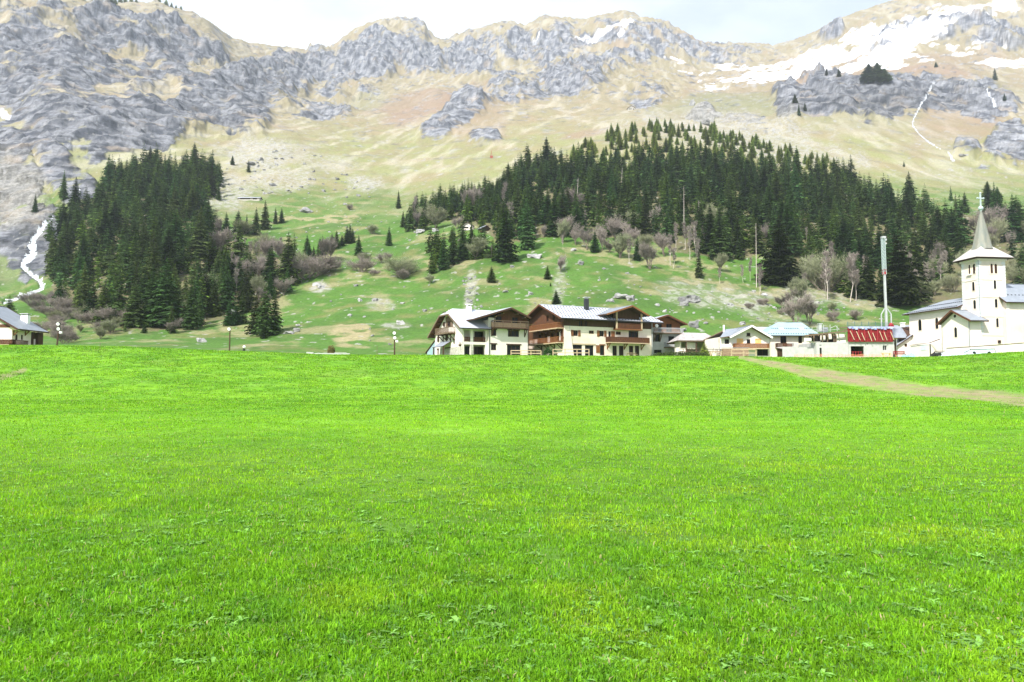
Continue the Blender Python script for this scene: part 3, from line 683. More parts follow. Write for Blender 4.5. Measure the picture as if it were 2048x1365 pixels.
# triangle wall above 5 m built in slices
def gable_wall(m, face, s0, s1, z0, sm, zr, za, zb, mi=0, holes=()):
    """wall between height z0 and the sloping roof line; za/zb roof underside at s0/s1"""
    ss = sorted({s0, s1, sm, *[h[0] for h in holes], *[h[1] for h in holes]})
    top = lambda s: za + (zr - za) * (s - s0) / (sm - s0) if s <= sm else zb + (zr - zb) * (s1 - s) / (s1 - sm)
    for a, b in zip(ss[:-1], ss[1:]):
        hs = sorted([h for h in holes if h[0] < (a + b) / 2 < h[1]], key=lambda h: h[2])
        lo = z0
        for h in hs:
            m.face([fpt(face, a, lo, 0), fpt(face, b, lo, 0), fpt(face, b, h[2], 0), fpt(face, a, h[2], 0)], mi); lo = h[3]
        m.face([fpt(face, a, lo, 0), fpt(face, b, lo, 0), fpt(face, b, max(top(b), lo), 0), fpt(face, a, max(top(a), lo), 0)], mi)
    for (a, b, c, d) in holes:
        P = lambda s, t, e: fpt(face, s, t, e)
        for q in ([P(a, c, 0), P(b, c, 0), P(b, c, -.25), P(a, c, -.25)], [P(a, d, 0), P(b, d, 0), P(b, d, -.25), P(a, d, -.25)], [P(a, c, 0), P(a, d, 0), P(a, d, -.25), P(a, c, -.25)], [P(b, c, 0), P(b, d, 0), P(b, d, -.25), P(b, c, -.25)]): m.face(q, mi)
zeF = H.Z(655) - .2; zeB = 3.6
gable_wall(m, ('S', 0), 0, Wd, 5.0, cm, zrA - .3, zeF, 5.2, 0)
# front A with deep loggias: piers and slabs
u1, u2, u3 = H.U(941), H.U(946.5), H.U(971)
zsl0, zsl1 = H.Z(689), H.Z(683.5)
m.box(.0, .25, .01, .3, -.6, zeF); m.box(u1, u2, .01, .5, -.6, zeF, 0); m.box(u3, uA - .01, .01, .5, -.6, zeF)
m.box(.0, uA - .01, .02, 2.2, zsl0, zsl1); m.box(0.26, uA - .02, 2.2, 2.5, -.6, zeF)
m.box(0.05, uA, Wd - .3, Wd, -.6, 5); m.box(0.01, uA - .01, .03, .3, zeF - .35, zeF)
m.box(.9, 1.3, .01, .4, -.6, 0)
wal = m.build('wall', PLAST, R)
part(R, 'timber_cladding', WOODG, [(-.06, -.01, cm - 2.6, cm + 1.6, H.Z(655, 0, cm), H.Z(655, 0, cm) + 2.4), (-.07, -.02, cm - 1.5, cm + .6, H.Z(655, 0, cm) + 2.4, zrA - .9)])
for h in [h for h in sidew if h[3] < 5.0]: window(R, ('S', 0), *h, frame=WOODD, lintel=WOODD)
for h in upper: window(R, ('S', -.28), *h, frame=WOODD)
part(R, 'stone_facing', STONE, [(-.05, -.01, .4, Wd * .8, -.6, 2.2), (u1 + .02, u2 - .02, -.05, 0, -.6, zsl0)])
# loggia doors
window(R, ('F', 2.2), H.U(949, 2.2), H.U(965, 2.2), zsl1, zeF - .5, frame=WOODD, depth=-.1); window(R, ('F', 2.2), H.U(948, 2.2), H.U(965, 2.2), -.3, zsl0 - .3, frame=WOODB, depth=-.1, bars=2)
window(R, ('F', 2.2), H.U(930, 2.2), H.U(939, 2.2), -.3, zsl0 - .3, frame=METD, depth=-.1)
for a, b in ((.28, u1 - .03), (u2 + .03, u3 - .03)):
    q = MB()
    n = int((b - a) / .14)
    for i in range(n): x = a + (b - a) * (i + .5) / n; q.box(x - .045, x + .045, .05, .09, zsl1 + .1, zsl1 + .95)
    q.box(a, b, .03, .11, zsl1 + .95, zsl1 + 1.05); q.box(a, b, .04, .1, zsl1 + .02, zsl1 + .1); q.build('railing', WOODB, R)
balcony(R, ('S', 0), H.V(911), H.V(883), H.Z(663), H.Z(652), 1.7, wood=WOODD, slabm=WOODG, rails=WOODG, brackets=[H.V(x) for x in (887, 894, 902, 909)])
# porch canopy
pv0, pv1 = H.V(903), H.V(882); pz = H.Z(694, 0, 8)
q = MB(); pm = (pv0 + pv1) / 2
slab(q, [(-.02, pv0, pz + 1.3), (-2.2, pv0, pz), (-2.2, pv1, pz), (-.02, pv1, pz + 1.3)], .14); po = q.build('porch_roof', [SLATE, WOODD], R)
q = MB()
for v in (pv0 + .2, pv1 - .2): q.box(-2.0, -1.75, v - .12, v + .12, -.6, pz + .05)
q.build('post', WOODD, po)
# roof A (ridge along u), clipped at the left end
zfo = H.Z(655.5, -1, -1.1); zbo = H.Z(673, -1, Wd + 1.3) - .2
uR = H.U(1005, 8)
q = MB(); P0 = (-1.3, -1.2, zfo); zc = zrA - 1.5; tc = 1.5 / (zrA - zfo)
vf = cm - (cm + 1.2) * tc; vb = cm + (Wd + 1.5 - cm) * 1.5 / (zrA - zbo)
slab(q, [P0, (uA + .3, -1.2, zfo), (uR, cm, zrA), (.9, cm, zrA), (-1.3, vf, zc)], .28)
slab(q, [(.9, cm, zrA), (uR, cm, zrA), (uR, Wd + 1.5, zbo), (-1.3, Wd + 1.5, zbo), (-1.3, vb, zc)], .28)
slab(q, [(-1.3, vf, zc), (.9, cm, zrA), (-1.3, vb, zc)], .22)
ro = q.build('roof', [ROOFW, WOODB], R)
q = MB()
for i in range(9):
    t = i / 8; v = Wd + 1.2 + (cm + .6 - Wd - 1.2) * t; z = zbo - .45 + (zrA - zbo) * t * .93; q.bar((-1.25, v, z), (.1, v, z), .14, .18)
q.build('rafter', WOODD, ro)
q = MB(); q.bar((-1.34, -1.2, zfo - .15), (-1.34, vf, zc - .15), .08, .4); q.bar((-1.34, vb, zc - .15), (-1.34, Wd + 1.5, zbo - .15), .08, .4); q.bar((-1.34, vf, zc - .15), (-1.34, vb, zc - .15), .08, .3)
q.build('bargeboard', WOODG, ro)
q = MB(); q.bar((-1.3, -1.28, zfo - .2), (uA + .3, -1.28, zfo - .2), .16); q.build('gutter', METD, ro)
cu = H.U(934, cm); q = MB(); q.box(cu - .5, cu + .5, cm - 1.3, cm - .5, zrA - 1.0, zrA + .55); ch = q.build('chimney', WHITE, ro)
part(ch, 'cap', WHITE, [(cu - .65, cu + .75, cm - 1.4, cm - .4, zrA + .95, zrA + 1.1), (cu - .45, cu - .3, cm - 1.2, cm - .6, zrA + .56, zrA + .95), (cu + .3, cu + .45, cm - 1.2, cm - .6, zrA + .56, zrA + .95)])
# wing B, gable to the front, 0.6 m proud
fB = ('F', -.6); m = MB(); zb1 = H.Z(657, 10, 0); zrB = H.Z(617, 9, 0); ub = H.U(1019, -1.4)
zeL = H.Z(639, 5, -1.4); zeR = H.Z(636, 15, -1.4)
def hB(x0, x1, y0, y1): return (H.U(x0, -.6), H.U(x1, -.6), H.Z(y1, 10, -.6), H.Z(y0, 10, -.6))
holB = [hB(982.2, 992.5, 661, 673), hB(1016, 1038, 661, 673.5), hB(982, 992.5, 689.5, 701.5), hB(1014, 1041, 690, 710.5)]
wall_grid(m, fB, uA, uB, -.6, zb1, holB)
m.box(uA, uA + .2, -.59, 10, -.6, zeL); m.box(uB - .2, uB, -.59, 12, -.6, zeR)
m.box(uA + .01, uA + 1.7, -.56, -.3, zb1, zeL + .5)
m.build('wall', PLAST, R, label='white rendered wall of the gabled wing')
m = MB(); hu = [hB(990, 1003, 633, 646), hB(1024, 1036, 634, 647)]
gable_wall(m, ('F', -.64), uA + 1.4, uB, zb1 + .01, ub, zrB - .2, zeL + .6, zeR + .1, 0, [(a, b, max(c, zb1 + .1), d) for a, b, c, d in hu])
m.build('timber_cladding', WOODB, R)
for h, k in zip(holB, ((1, WOODD), (2, WOODD), (1, WOODD), (2, WOODD))): window(R, fB, *h, frame=k[1], bars=k[0], lintel=WOODD)
for a, b, c, d in hu: window(R, ('F', -.64), a, b, max(c, zb1 + .1), d, frame=WOODD)
balcony(R, fB, H.U(982, -.6), H.U(1052, -.6), H.Z(656.5, 10, -.6), H.Z(643.5, 10, -.6), 1.5, wood=WOODD, slabm=WOODD, style='post', rails=WOODG, brackets=[H.U(x, -.6) for x in (983, 1018, 1049)], bh=1.6)
q = MB(); q.box(H.U(983, -2), H.U(1051, -2), -2.02, -1.98, H.Z(655, 10, -2), H.Z(646, 10, -2)); q.build('balcony_panel', WOODG, R)
gable(R, 'v', -2.3, 12, ub, zrB + .05, H.U(949, -2.2), zeL, H.U(1061.5, -2.2), zeR, ROOFW, WOODD, barge=WOODD, th=.3)
q = MB()
for x in (ub - 3.6, ub - 1.8, ub + 1.8, ub + 3.6): q.bar((x, -2.2, zrB - .55 - abs(x - ub) * .42), (x, -.6, zrB - .55 - abs(x - ub) * .42), .18)
q.build('purlin', WOODG, R)
q = MB(); q.tube((uA + .1, -.75, -.4), (uA + .1, -.75, zb1), .07, .07, 8); q.tube((uB - .1, -.72, -.4), (uB - .1, -.72, zeR), .07, .07, 8); q.build('downpipe', METD, R)
# lean-to at the far left
q = MB(); v0, v1 = H.V(869.5), H.V(854.5)
slab(q, [(-.2, Wd, H.Z(681, 0, Wd)), (-.2, v1 + 1, H.Z(706, 0, v1)), (4, v1 + 1, H.Z(706, 0, v1)), (4, Wd, H.Z(681, 0, Wd))], .2); lo = q.build('lean_to_roof', [SLATE, WOODD], R)
q = MB(); q.face([(0, Wd + .02, -.6), (0, v1, -.6), (0, v1, H.Z(705, 0, v1)), (0, Wd + .02, H.Z(684, 0, Wd))]); q.build('lean_to_wall', ROOFC, lo)

# ================= long chalet with dormer
H = House('long_chalet', 1128, 165, 27, 'long cream and brown timber chalet with a pale metal roof and a dormer loggia', 'chalet', ybase=714)
R = H.root; uE = H.U(1303); Wd = H.V(1056); cm = Wd / 2
zb = H.Z(655.5, uE / 2) + .0
zE = H.Z(636, 0, -1.3); zr = H.Z(609, -1.6, cm)
zEb = H.Z(646, 0, Wd + 1.2); F = ('F', 0)
def hf(x0, x1, y0, y1, v=0): u = H.U((x0 + x1) / 2, v); return (H.U(x0, v), H.U(x1, v), H.Z(y1, u, v), H.Z(y0, u, v))
GF = -.3
wins = [hf(1147, 1156, 661, 672.5), hf(1178, 1188, 661.6, 668.2), hf(1199, 1208, 662, 673.5)]
uppr = [hf(1217, 1222, 663, 685), hf(1232, 1242, 663.5, 670), hf(1257.5, 1277, 662.5, 685)]
grd = [hf(1144, 1164, 690, 712), hf(1170, 1187, 691, 712), hf(1200, 1209, 691, 711), hf(1225, 1233.5, 692, 712), hf(1238, 1247, 692, 712), hf(1258, 1266.5, 692, 712), hf(1270, 1278.5, 692, 712)]
m = MB(); wall_grid(m, F, 0, uE, -.7, zb, wins + uppr + grd, m=0)
# battered corner pier
m.hexa([(-.25, -.6, -.7), (H.U(1146), -.6, -.7), (H.U(1146), -.01, -.7), (-.25, -.01, -.7), (-.02, -.08, zb), (H.U(1139.5), -.08, zb), (H.U(1139.5), -.01, zb), (-.02, -.01, zb)])
m.box(uE - .3, uE, 0.01, Wd, -.7, zb)
wall_grid(m, ('S', 0), 0.01, Wd, -.7, H.Z(687, 0, 6), [])
m.build('wall', PLASTC, R)
zs = H.Z(687, 0, 6)
m = MB()
sidew = [(v - .55, v + .55, z0, z0 + 1.9) for v, z0 in ((2.6, zs + .5), (5.2, zs + .5), (8.2, zs + .5), (11, zs + .5))]
wall_grid(m, ('S', -.01), .02, Wd, zs + .01, zE - .3, [h for h in sidew])
zw2 = zE - .28
up2 = [(v - .5, v + .5, zw2 + .1, zw2 + 1.5) for v in (4.4, 7.4)]
gable_wall(m, ('S', -.01), .02, Wd, zw2, cm, zr - .4, zE + .25, zEb + .3, 0, up2)
m.build('timber_cladding', mat('russet_wood', (.125, .052, .023), .75, c2=(.055, .024, .013), scale=1.2, stretch=(5, 5, .5)), R, label='russet timber gable end')
for h in sidew: window(R, ('S', -.01), *h, frame=WOODD)
for h in up2: window(R, ('S', -.01), *h, frame=WOODD)
part(R, 'white_panel', PLAST, [(-.06, -.02, 1.4, 1.95, zs + .4, zs + 2.5), (-.06, -.02, 6.2, 7.3, zs + .2, zs + 1.6), (-.06, -.02, 12.2, 16, zs - .1, zs + 1.3)])
m = MB(); wall_grid(m, ('F', -.03), .0, uE, zb + .005, zE + .35, [hf(1158, 1166, 641, 653.5), hf(1169.5, 1176, 641, 653.5)]); m.build('timber_cladding', WOODD, R, label='dark brown timber band under the eaves')
for h in (hf(1158, 1166, 641, 653.5), hf(1169.5, 1176, 641, 653.5)): window(R, ('F', -.03), *h, frame=WOODB)
window(R, F, *wins[0], shutters=(.55, WOODO, 'b')); window(R, F, *wins[1], frame=WOODO); window(R, F, *wins[2], shutters=(.55, WOODO, 'b'))
window(R, F, *uppr[0], shutters=(1.5, WOODO, 'r'), bars=0); window(R, F, *uppr[1], frame=WOODO); window(R, F, *uppr[2], bars=2)
for h in grd[:2]: window(R, F, *h, frame=METD, bars=1)
window(R, F, *grd[2], bars=0, name='door', frame=WOODB, lintel=WOODO); part(R, 'shutter', WOODO, [(H.U(1192), H.U(1199.3), -.1, -.02, H.Z(706, 8), H.Z(690.5, 8))])
for h in grd[3:]: window(R, F, *h, name='door', frame=WOODB, bars=1)
part(R, 'lintel', WOODP, [(H.U(1139), H.U(1191), -.12, -.02, H.Z(690, 4), H.Z(687.5, 4))])
balcony(R, F, H.U(1216, -1), H.U(1296, -1), H.Z(685.5, 15, -1), H.Z(675.3, 15, -1), 1.7, wood=WOODO, slabm=WOODP, rails=WOODB, brackets=[H.U(x, -1) for x in (1219, 1253, 1287)], bh=1.3)
# side balconies on the gable end
balcony(R, ('S', 0), .3, H.V(1069), H.Z(655.5), H.Z(645.5), 1.5, wood=WOODD, slabm=WOODP, rails=WOODO, brackets=(1, 4, 7, 10), bh=1.0)
balcony(R, ('S', 0), -.2, H.V(1069), H.Z(685), H.Z(674.5), 1.7, wood=WOODD, slabm=WOODP, rails=WOODO, brackets=(1, 4, 7, 10), bh=1.1)
balcony(R, ('S', 0), H.V(1069) + .4, H.V(1057), H.Z(694), H.Z(684), 1.5, wood=WOODD, slabm=WOODP, rails=WOODO, brackets=(13, 16), bh=.9)
ro = gable(R, 'u', -1.6, uE + 2.6, cm, zr, -1.4, zE, Wd + 1.3, zEb, ROOFW, WOODD, barge=WOODB, guards=9)
q = MB(); q.bar((-1.6, -1.48, zE - .2), (uE + 2.6, -1.48, zE - .2), .16); q.build('gutter', METD, ro)
cu = H.U(1172, cm * .75); vv = cm * .72
q = MB(); q.box(cu - .45, cu + .45, vv - .45, vv + .45, zr - 2.2, H.Z(598.5, cu, vv)); ch = q.build('chimney', METD, ro)
zc = H.Z(598.5, cu, vv); part(ch, 'cap', METL, [(cu - .65, cu + .75, vv - .6, vv + .6, zc + .3, zc + .45), (cu - .3, cu + .3, vv - .3, vv + .3, zc, zc + .3)])
# dormer loggia
du0, du1, dum = H.U(1233.5, -1.4), H.U(1285.5, -1.4), H.U(1263.5, -1.9)
zdr = H.Z(611.5, dum, -1.9); zde = H.Z(629, du0, -2.2); zdf = H.Z(658.5, dum, -1.4); zdt = H.Z(634, dum, -1.4)
do = gable(R, 'v', -2.4, cm - .5, dum, zdr, H.U(1213, -2.2), zde, H.U(1298.5, -2.2), zde + .1, ROOFG, WOODD, barge=WOODO, name='dormer_roof')
q = MB(); q.box(du0, du1, -1.4, -.06, zdf - .25, zdf); q.build('dormer_floor', WOODO, R)
q = MB()
for x in (du0 + .15, du1 - .15): q.box(x - .16, x + .16, -1.4, -1.08, zdf, zde + .6)
q.build('post', WOODP, R, label='pale post of the dormer loggia')
q = MB(); n = 36
for i in range(n): x = du0 + .35 + (du1 - du0 - .7) * (i + .5) / n; q.box(x - .06, x + .06, -1.32, -1.27, zdf + .02, zdf + 1.15)
q.box(du0 + .3, du1 - .3, -1.36, -1.24, zdf + 1.15, zdf + 1.25); q.build('railing', WOODB, R)
m = MB(); gable_wall(m, ('F', -.1), du0, du1, zdf, dum, zdr - .5, zde + .4, zde + .4, 0, [(dum - 1.6, dum + 1.6, zdf + .3, zdf + 2.3)]); m.build('dormer_wall', WOODD, R)
window(R, ('F', -.1), dum - 1.6, dum + 1.6, zdf + .3, zdf + 2.3, bars=3, frame=WOODB)
q = MB(); q.tube((uE + .1, -.15, -.4), (uE + .1, -.15, zE), .08, .08, 8); q.tube((H.U(1139), -.12, H.Z(688, 1)), (H.U(1139), -.12, zb), .05, .05, 8); q.build('downpipe', METL, R)
LCH = H

# ================= grey chalet behind the long one
H = House('grey_chalet', 1301, 181, 12, 'grey chalet with timber gable and white balcony rails behind the long chalet', 'chalet', zb=ZP)
R = H.root; uE = H.U(1361); F = ('F', 0); z0 = H.Z(666.5, 4)
def hf(x0, x1, y0, y1, v=0): u = H.U((x0 + x1) / 2, v); return (H.U(x0, v), H.U(x1, v), H.Z(y1, u, v), H.Z(y0, u, v))
ho = [hf(1310, 1320, 669, 684), hf(1337, 1349, 673, 684.5), hf(1308, 1323, 700, 707)]
m = MB(); wall_grid(m, F, 0, uE, -.7, z0, ho); m.box(uE - .25, uE, .01, 11, -.7, z0); m.box(0, .25, .01, 11, -.7, z0); m.build('wall', PLASTG, R)
for h in ho: window(R, F, *h, frame=METD)
um = H.U(1335.5, -1.4); zr = H.Z(630, um, -1.4); zl = H.Z(641, 0, -1.4); z1 = H.Z(648.5, uE, -1.4)
ho = [hf(1316, 1324, 648, 665), hf(1333, 1344.5, 648, 665)]
ho = [(a, b, max(c, z0 + .08), d) for a, b, c, d in ho]
m = MB(); gable_wall(m, F, 0, uE, z0 + .01, um, zr - .3, zl - .1, z1 + .55, 0, ho); m.box(uE - .2, uE, .01, 11, z0 + .01, z1 + .5); m.build('timber_cladding', WOODO, R)
for h in ho: window(R, F, *h, frame=WOODB)
gable(R, 'v', -1.8, 11.5, um, zr, H.U(1300, -1.4), zl, H.U(1374, -1.4), z1, ROOFW, WOODB, barge=WOODB)
balcony(R, F, H.U(1305, -1), H.U(1366, -1), z0, H.Z(657, 4, -1), 1.7, wood=WOODG, slabm=WOODG, style='bar', rails=METL, brackets=[H.U(x, -1) for x in (1311, 1323, 1362)], bh=1.9)
balcony(R, F, H.U(1331, -1), H.U(1358.5, -1), H.Z(694.5, 6, -1), H.Z(685.5, 6, -1), 1.3, wood=WOODG, slabm=WOODG, style='bar', rails=METL)
q = MB()
cc = Vector((H.U(1314, -1.6), -1.6, H.Z(652, 1, -1.6)))
q.tube(cc + Vector((0, .05, 0)), cc + Vector((0, -.05, .02)), .42, .42, 14); q.bar(cc, cc + Vector((0, -.5, -.3)), .05); q.build('satellite_dish', WHITE, R)

# ================= low barn with stone slab roof
H = House('barn', 1360, 172, 4, 'low barn with a stone slab roof between the grey and small white chalets', 'barn', zb=ZP)
R = H.root; uE = H.U(1429); F = ('F', 0); z0 = H.Z(683)
m = MB(); m.box(0, uE, 4, 4.3, -.6, z0 + .3); m.box(0, .3, .01, 4, -.6, z0); m.box(uE - .3, uE, .01, 4, -.6, z0); m.box(H.U(1373), H.U(1391), .02, .25, H.Z(699), H.Z(685.5)); m.box(H.U(1352), H.U(1371), .0, .3, -.6, H.Z(696)); m.build('wall', PLAST, R)
part(R, 'timber_cladding', WOODO, [(H.U(1415), H.U(1424.5), .02, .2, -.6, z0)])
q = MB(); slab(q, [(-.9, -1.4, H.Z(681, 0, -1.4)), (uE + .9, -1.4, H.Z(681.5, 9, -1.4)), (H.U(1412, 3), 3.5, H.Z(666.5, 6, 3.5)), (H.U(1368, 3), 3.5, H.Z(665.5, 2, 3.5))], .35); slab(q, [(H.U(1368, 3), 3.5, H.Z(665.5, 2, 3.5)), (H.U(1412, 3), 3.5, H.Z(666.5, 6, 3.5)), (uE + .9, 8, z0), (-.9, 8, z0)], .3)
slab(q, [(uE + .9, -1.4, H.Z(681.5, 9, -1.4)), (uE + .9, 8, z0), (H.U(1412, 3), 3.5, H.Z(666.5, 6, 3.5))], .3); slab(q, [(-.9, -1.4, H.Z(681, 0, -1.4)), (-.9, 8, z0), (H.U(1368, 3), 3.5, H.Z(665.5, 2, 3.5))], .3)
q.build('roof', [ROOFS, WOODG], R)
part(R, 'post', WOODD, [(x, x + .2, -1.0, -.8, -.6, z0 - .2) for x in (H.U(1372, -1), H.U(1392, -1), H.U(1408, -1), H.U(1424, -1))])

# ================= small white chalet, gable to the front
H = House('white_chalet', 1440, 160, 4, 'small white chalet with yellow shuttered windows and a long orange balcony', 'chalet', ybase=713.5)
R = H.root; uE = H.U(1539); F = ('F', 0)
def hf(x0, x1, y0, y1, v=0): u = H.U((x0 + x1) / 2, v); return (H.U(x0, v), H.U(x1, v), H.Z(y1, u, v), H.Z(y0, u, v))
ho = [hf(1449.5, 1458.5, 679, 688.5), hf(1473.5, 1486.5, 677.5, 688), hf(1510.5, 1522.5, 677.5, 688), hf(1493.5, 1501, 679, 688), hf(1514, 1536, 698, 712)]
ztop = H.Z(674.5)
m = MB(); wall_grid(m, F, 0, uE, -.6, ztop, ho); m.box(0, .25, .01, 10, -.6, ztop); m.box(uE - .25, uE, .01, 10, -.6, ztop)
um = H.U(1503, -1); zr = H.Z(651, um, -1.2); ze = H.Z(674, 3, -1.2); uL = H.U(1459, -1.2); uRr = H.U(1544.5, -1.2)
h2 = [hf(1493.5, 1501, 666, 672.5)]
gable_wall(m, F, H.U(1461), uE, ztop, um, zr - .3, ztop + .15, ztop + .3, 0, h2); m.build('wall', PLAST, R)
window(R, F, *ho[0], lintel=PLASTG); window(R, F, *h2[0], sill=WOODG)
window(R, F, *ho[1], glass=YEL, frame=YEL, depth=.06, bars=1); window(R, F, *ho[2], glass=YEL, frame=YEL, depth=.06, bars=1); window(R, F, *ho[3], bars=0)
window(R, F, *ho[4], glass=DARK, frame=WOODD, bars=1, depth=.26, name='basement_opening')
gable(R, 'v', -1.5, 10, um, zr, uL, ze, uRr, ze - .05, ROOFG, WOODG, barge=WHITE)
ul0 = H.U(1424, 4); q = MB(); slab(q, [(ul0, -1.0, H.Z(675.5, 0, -1)), (H.U(1462, -1), -1.05, H.Z(672, 2, -1)), (um - .4, 5, zr - .15), (H.U(1452, 5), 5, zr - .4)], .22); slab(q, [(H.U(1452, 5), 5, zr - .4), (um - .4, 5, zr - .15), (um - .4, 10, ze), (ul0, 10, ze)], .2)
q.build('side_roof', [ROOFG, WOODG], R)
m = MB(); m.box(ul0 + .7, H.U(1440) - .02, .3, .6, -.6, H.Z(686)); m.build('side_wall', ROOFG, R); part(R, 'timber_cladding', WOODO, [(ul0 + 1.2, -.02, .35, .6, H.Z(686) + .02, H.Z(677))])
balcony(R, F, H.U(1469, -1), H.U(1538, -1), H.Z(696.5, 5, -1), H.Z(688, 5, -1), 1.3, wood=WOODD, slabm=WOODP, rails=WOODO, ends=True)
q = MB(); q.box(uL + .4, uL + .7, 3.4, 3.8, zr - 1.2, zr + .4); q.build('chimney', WHITE, R)

# ================= hipped house behind
H = House('hipped_house', 1541, 172, 3, 'house with a wide pale blue-green hipped roof behind the construction site', 'house', zb=ZP)
R = H.root; uE = H.U(1624); F = ('F', 0); zt = H.Z(671)
def hf(x0, x1, y0, y1, v=0): u = H.U((x0 + x1) / 2, v); return (H.U(x0, v), H.U(x1, v), H.Z(y1, u, v), H.Z(y0, u, v))
ho = [hf(1561, 1573, 673, 688), hf(1597, 1604.5, 673, 687)]
m = MB(); wall_grid(m, F, 0, uE, -.6, zt, ho); m.box(0, .3, .01, 9, -.6, zt); m.box(uE - .3, uE, .01, 9, -.6, zt); m.build('wall', PLASTC, R)
for h in ho: window(R, F, *h, frame=WOODD, bars=1)
q = MB(); e0, e1, ve = H.U(1527, -1), H.U(1643, -1), -1.2; zE = H.Z(671, 0, -1.2); r0, r1 = H.U(1556, 5), H.U(1604, 5); zr = H.Z(645.5, 5, 5)
slab(q, [(e0, ve, zE), (e1, ve, zE), (r1, 5, zr), (r0, 5, zr)], .25); slab(q, [(e0, ve, zE), (r0, 5, zr), (e0, 11, zE)], .25); slab(q, [(e1, ve, zE), (e1, 11, zE), (r1, 5, zr)], .25); slab(q, [(r0, 5, zr), (r1, 5, zr), (e1, 11, zE), (e0, 11, zE)], .25)
for r in range(2):
    t = .1 + r * .42
    for i in range(22):
        x = e0 + (r0 - e0) * t + ((e1 + (r1 - e1) * t) - (e0 + (r0 - e0) * t)) * (i + .5) / 22; y = ve + (5 - ve) * t; z = zE + (zr - zE) * t; q.box(x - .1, x + .1, y - .1, y + .1, z, z + .14, 2)
ro = q.build('roof', [ROOFC, WOODD, METD], R)
for x in (1564, 1605):
    t = .45; y = ve + (5 - ve) * t; z = zE + (zr - zE) * t; u = H.U(x, y); q = MB(); sl = (zr - zE) / (5 - ve)
    q.hexa([(u - .6, y - .7, z - .7 * sl + .02), (u + .6, y - .7, z - .7 * sl + .02), (u + .6, y + .7, z + .7 * sl + .02), (u - .6, y + .7, z + .7 * sl + .02), (u - .6, y - .7, z - .7 * sl + .16), (u + .6, y - .7, z - .7 * sl + .16), (u + .6, y + .7, z + .7 * sl + .16), (u - .6, y + .7, z + .7 * sl + .16)]); q.build('skylight', METL, ro)
balcony(R, F, H.U(1554, -1), H.U(1573.5, -1), H.Z(695, 3, -1), H.Z(687, 3, -1), 1.2, wood=WOODD, slabm=WOODD, rails=WOODD, brackets=(H.U(1557), H.U(1570)), bh=1.4)
balcony(R, F, H.U(1574, -1), H.U(1588, -1), H.Z(694, 6, -1), H.Z(687, 6, -1), 1.1, wood=WOODG, slabm=WOODG, style='bar', rails=METL)
# little pitched roof between the white chalet and the hipped house
H2 = House('back_house', 1512, 186, 4, 'white metal roof of a house showing between the small chalet and the hipped house', 'house', zb=ZP)
m = MB(); m.box(0, H2.U(1552), 0, 6, -.6, H2.Z(668)); m.build('wall', PLAST, H2.root)
gable(H2.root, 'u', -.8, H2.U(1552) + .8, 3, H2.Z(653), -1, H2.Z(667), 7, H2.Z(667), ROOFW, WOODG)

# ================= shed and concrete annex
H = House('timber_shed', 1566, 160, 3, 'small dark open shed with stacked planks in front of the hipped house', 'shed', ybase=713)
R = H.root; uE = H.U(1592)
part(R, 'wall', WOODD, [(0, .15, 0, 3, -.5, H.Z(697)), (uE - .15, uE, 0, 3, -.5, H.Z(695)), (0, uE, 3, 3.1, -.5, H.Z(696))])
q = MB(); slab(q, [(-.4, -.7, H.Z(698, 0, -.7)), (uE + .3, -.7, H.Z(694.5, 3, -.7)), (uE + .3, 3.4, H.Z(692, 3, 3)), (-.2, 3.4, H.Z(695, 0, 3))], .15); q.build('roof', [ROOFS, WOODG], R)
q = MB()
for i in range(9): q.box(.5, uE - .4, .9, 1.2, H.Z(710) + .28 * i, H.Z(710) + .28 * i + .22)
q.build('plank', WOODB, R)

# ================= building site
H = House('building_under_construction', 1633, 156, 2, 'unfinished concrete building with bright red formwork on its upper floor and raw timber eaves', 'building site', ybase=717)
R = H.root; F = ('F', 0); u1 = H.U(1696); u2 = H.U(1786.5)
def hf(x0, x1, y0, y1, v=0): u = H.U((x0 + x1) / 2, v); return (H.U(x0, v), H.U(x1, v), H.Z(y1, u, v), H.Z(y0, u, v))
zl = H.Z(685); ho = [hf(1639, 1643.5, 696, 714), hf(1639, 1643, 690, 692), hf(1687, 1692.5, 686.2, 688.3)]
ho2 = [hf(1699.5, 1726, 693, 713.5), hf(1763.5, 1772, 691.5, 701.5), hf(1731.5, 1734, 687.5, 690)]
m = MB(); wall_grid(m, F, 0, u1, -1, zl, ho, depth=.35); wall_grid(m, ('F', -.4), u1, u2, -1, H.Z(683.5, 8), ho2, depth=.35)
m.box(0, .3, .01, 9, -1, zl); m.box(u2 - .3, u2, -.39, 9, -1, H.Z(683.5, 8)); m.box(u1, u1 + .3, -.38, .2, -1, zl + .4)
m.box(.02, u2 - .02, 8.6, 9, -1, zl); m.box(.3, u2 - .3, .05, 8.6, zl - .3, zl - .03)
m.box(-4.0, -.02, 1.2, 1.5, -1, H.Z(695, 0, 1)); m.box(-6.8, -4.02, 1.0, 1.3, -1, H.Z(694, 0, 1))
m.box(ho2[0][1] + 1.4, ho2[0][1] + 1.7, .3, 6, -1, zl - .35)
m.build('wall', CONC, R)
window(R, F, *ho[0], bars=0, glass=DARK, frame=METD, depth=.3, name='doorway'); window(R, ('F', -.4), *ho2[1], bars=1, frame=CONC, depth=.3)
for h in (ho[1], ho[2]): window(R, F, *h, bars=0, glass=DARK, frame=CONC, depth=.3, name='vent_opening')
q = MB(); a, b, c, d = ho2[0]; q.box(a, b, 3.2, 3.4, c, d); q.build('garage_back_wall', DARK, R)
q = MB()
for i in range(5): x = a + (b - a) * (i + .5) / 5; q.box(x - .06, x + .06, .4, .5, c, c + 1.1)
q.box(a, b, .42, .48, c + .95, c + 1.05); q.build('barrier', REDP, R)
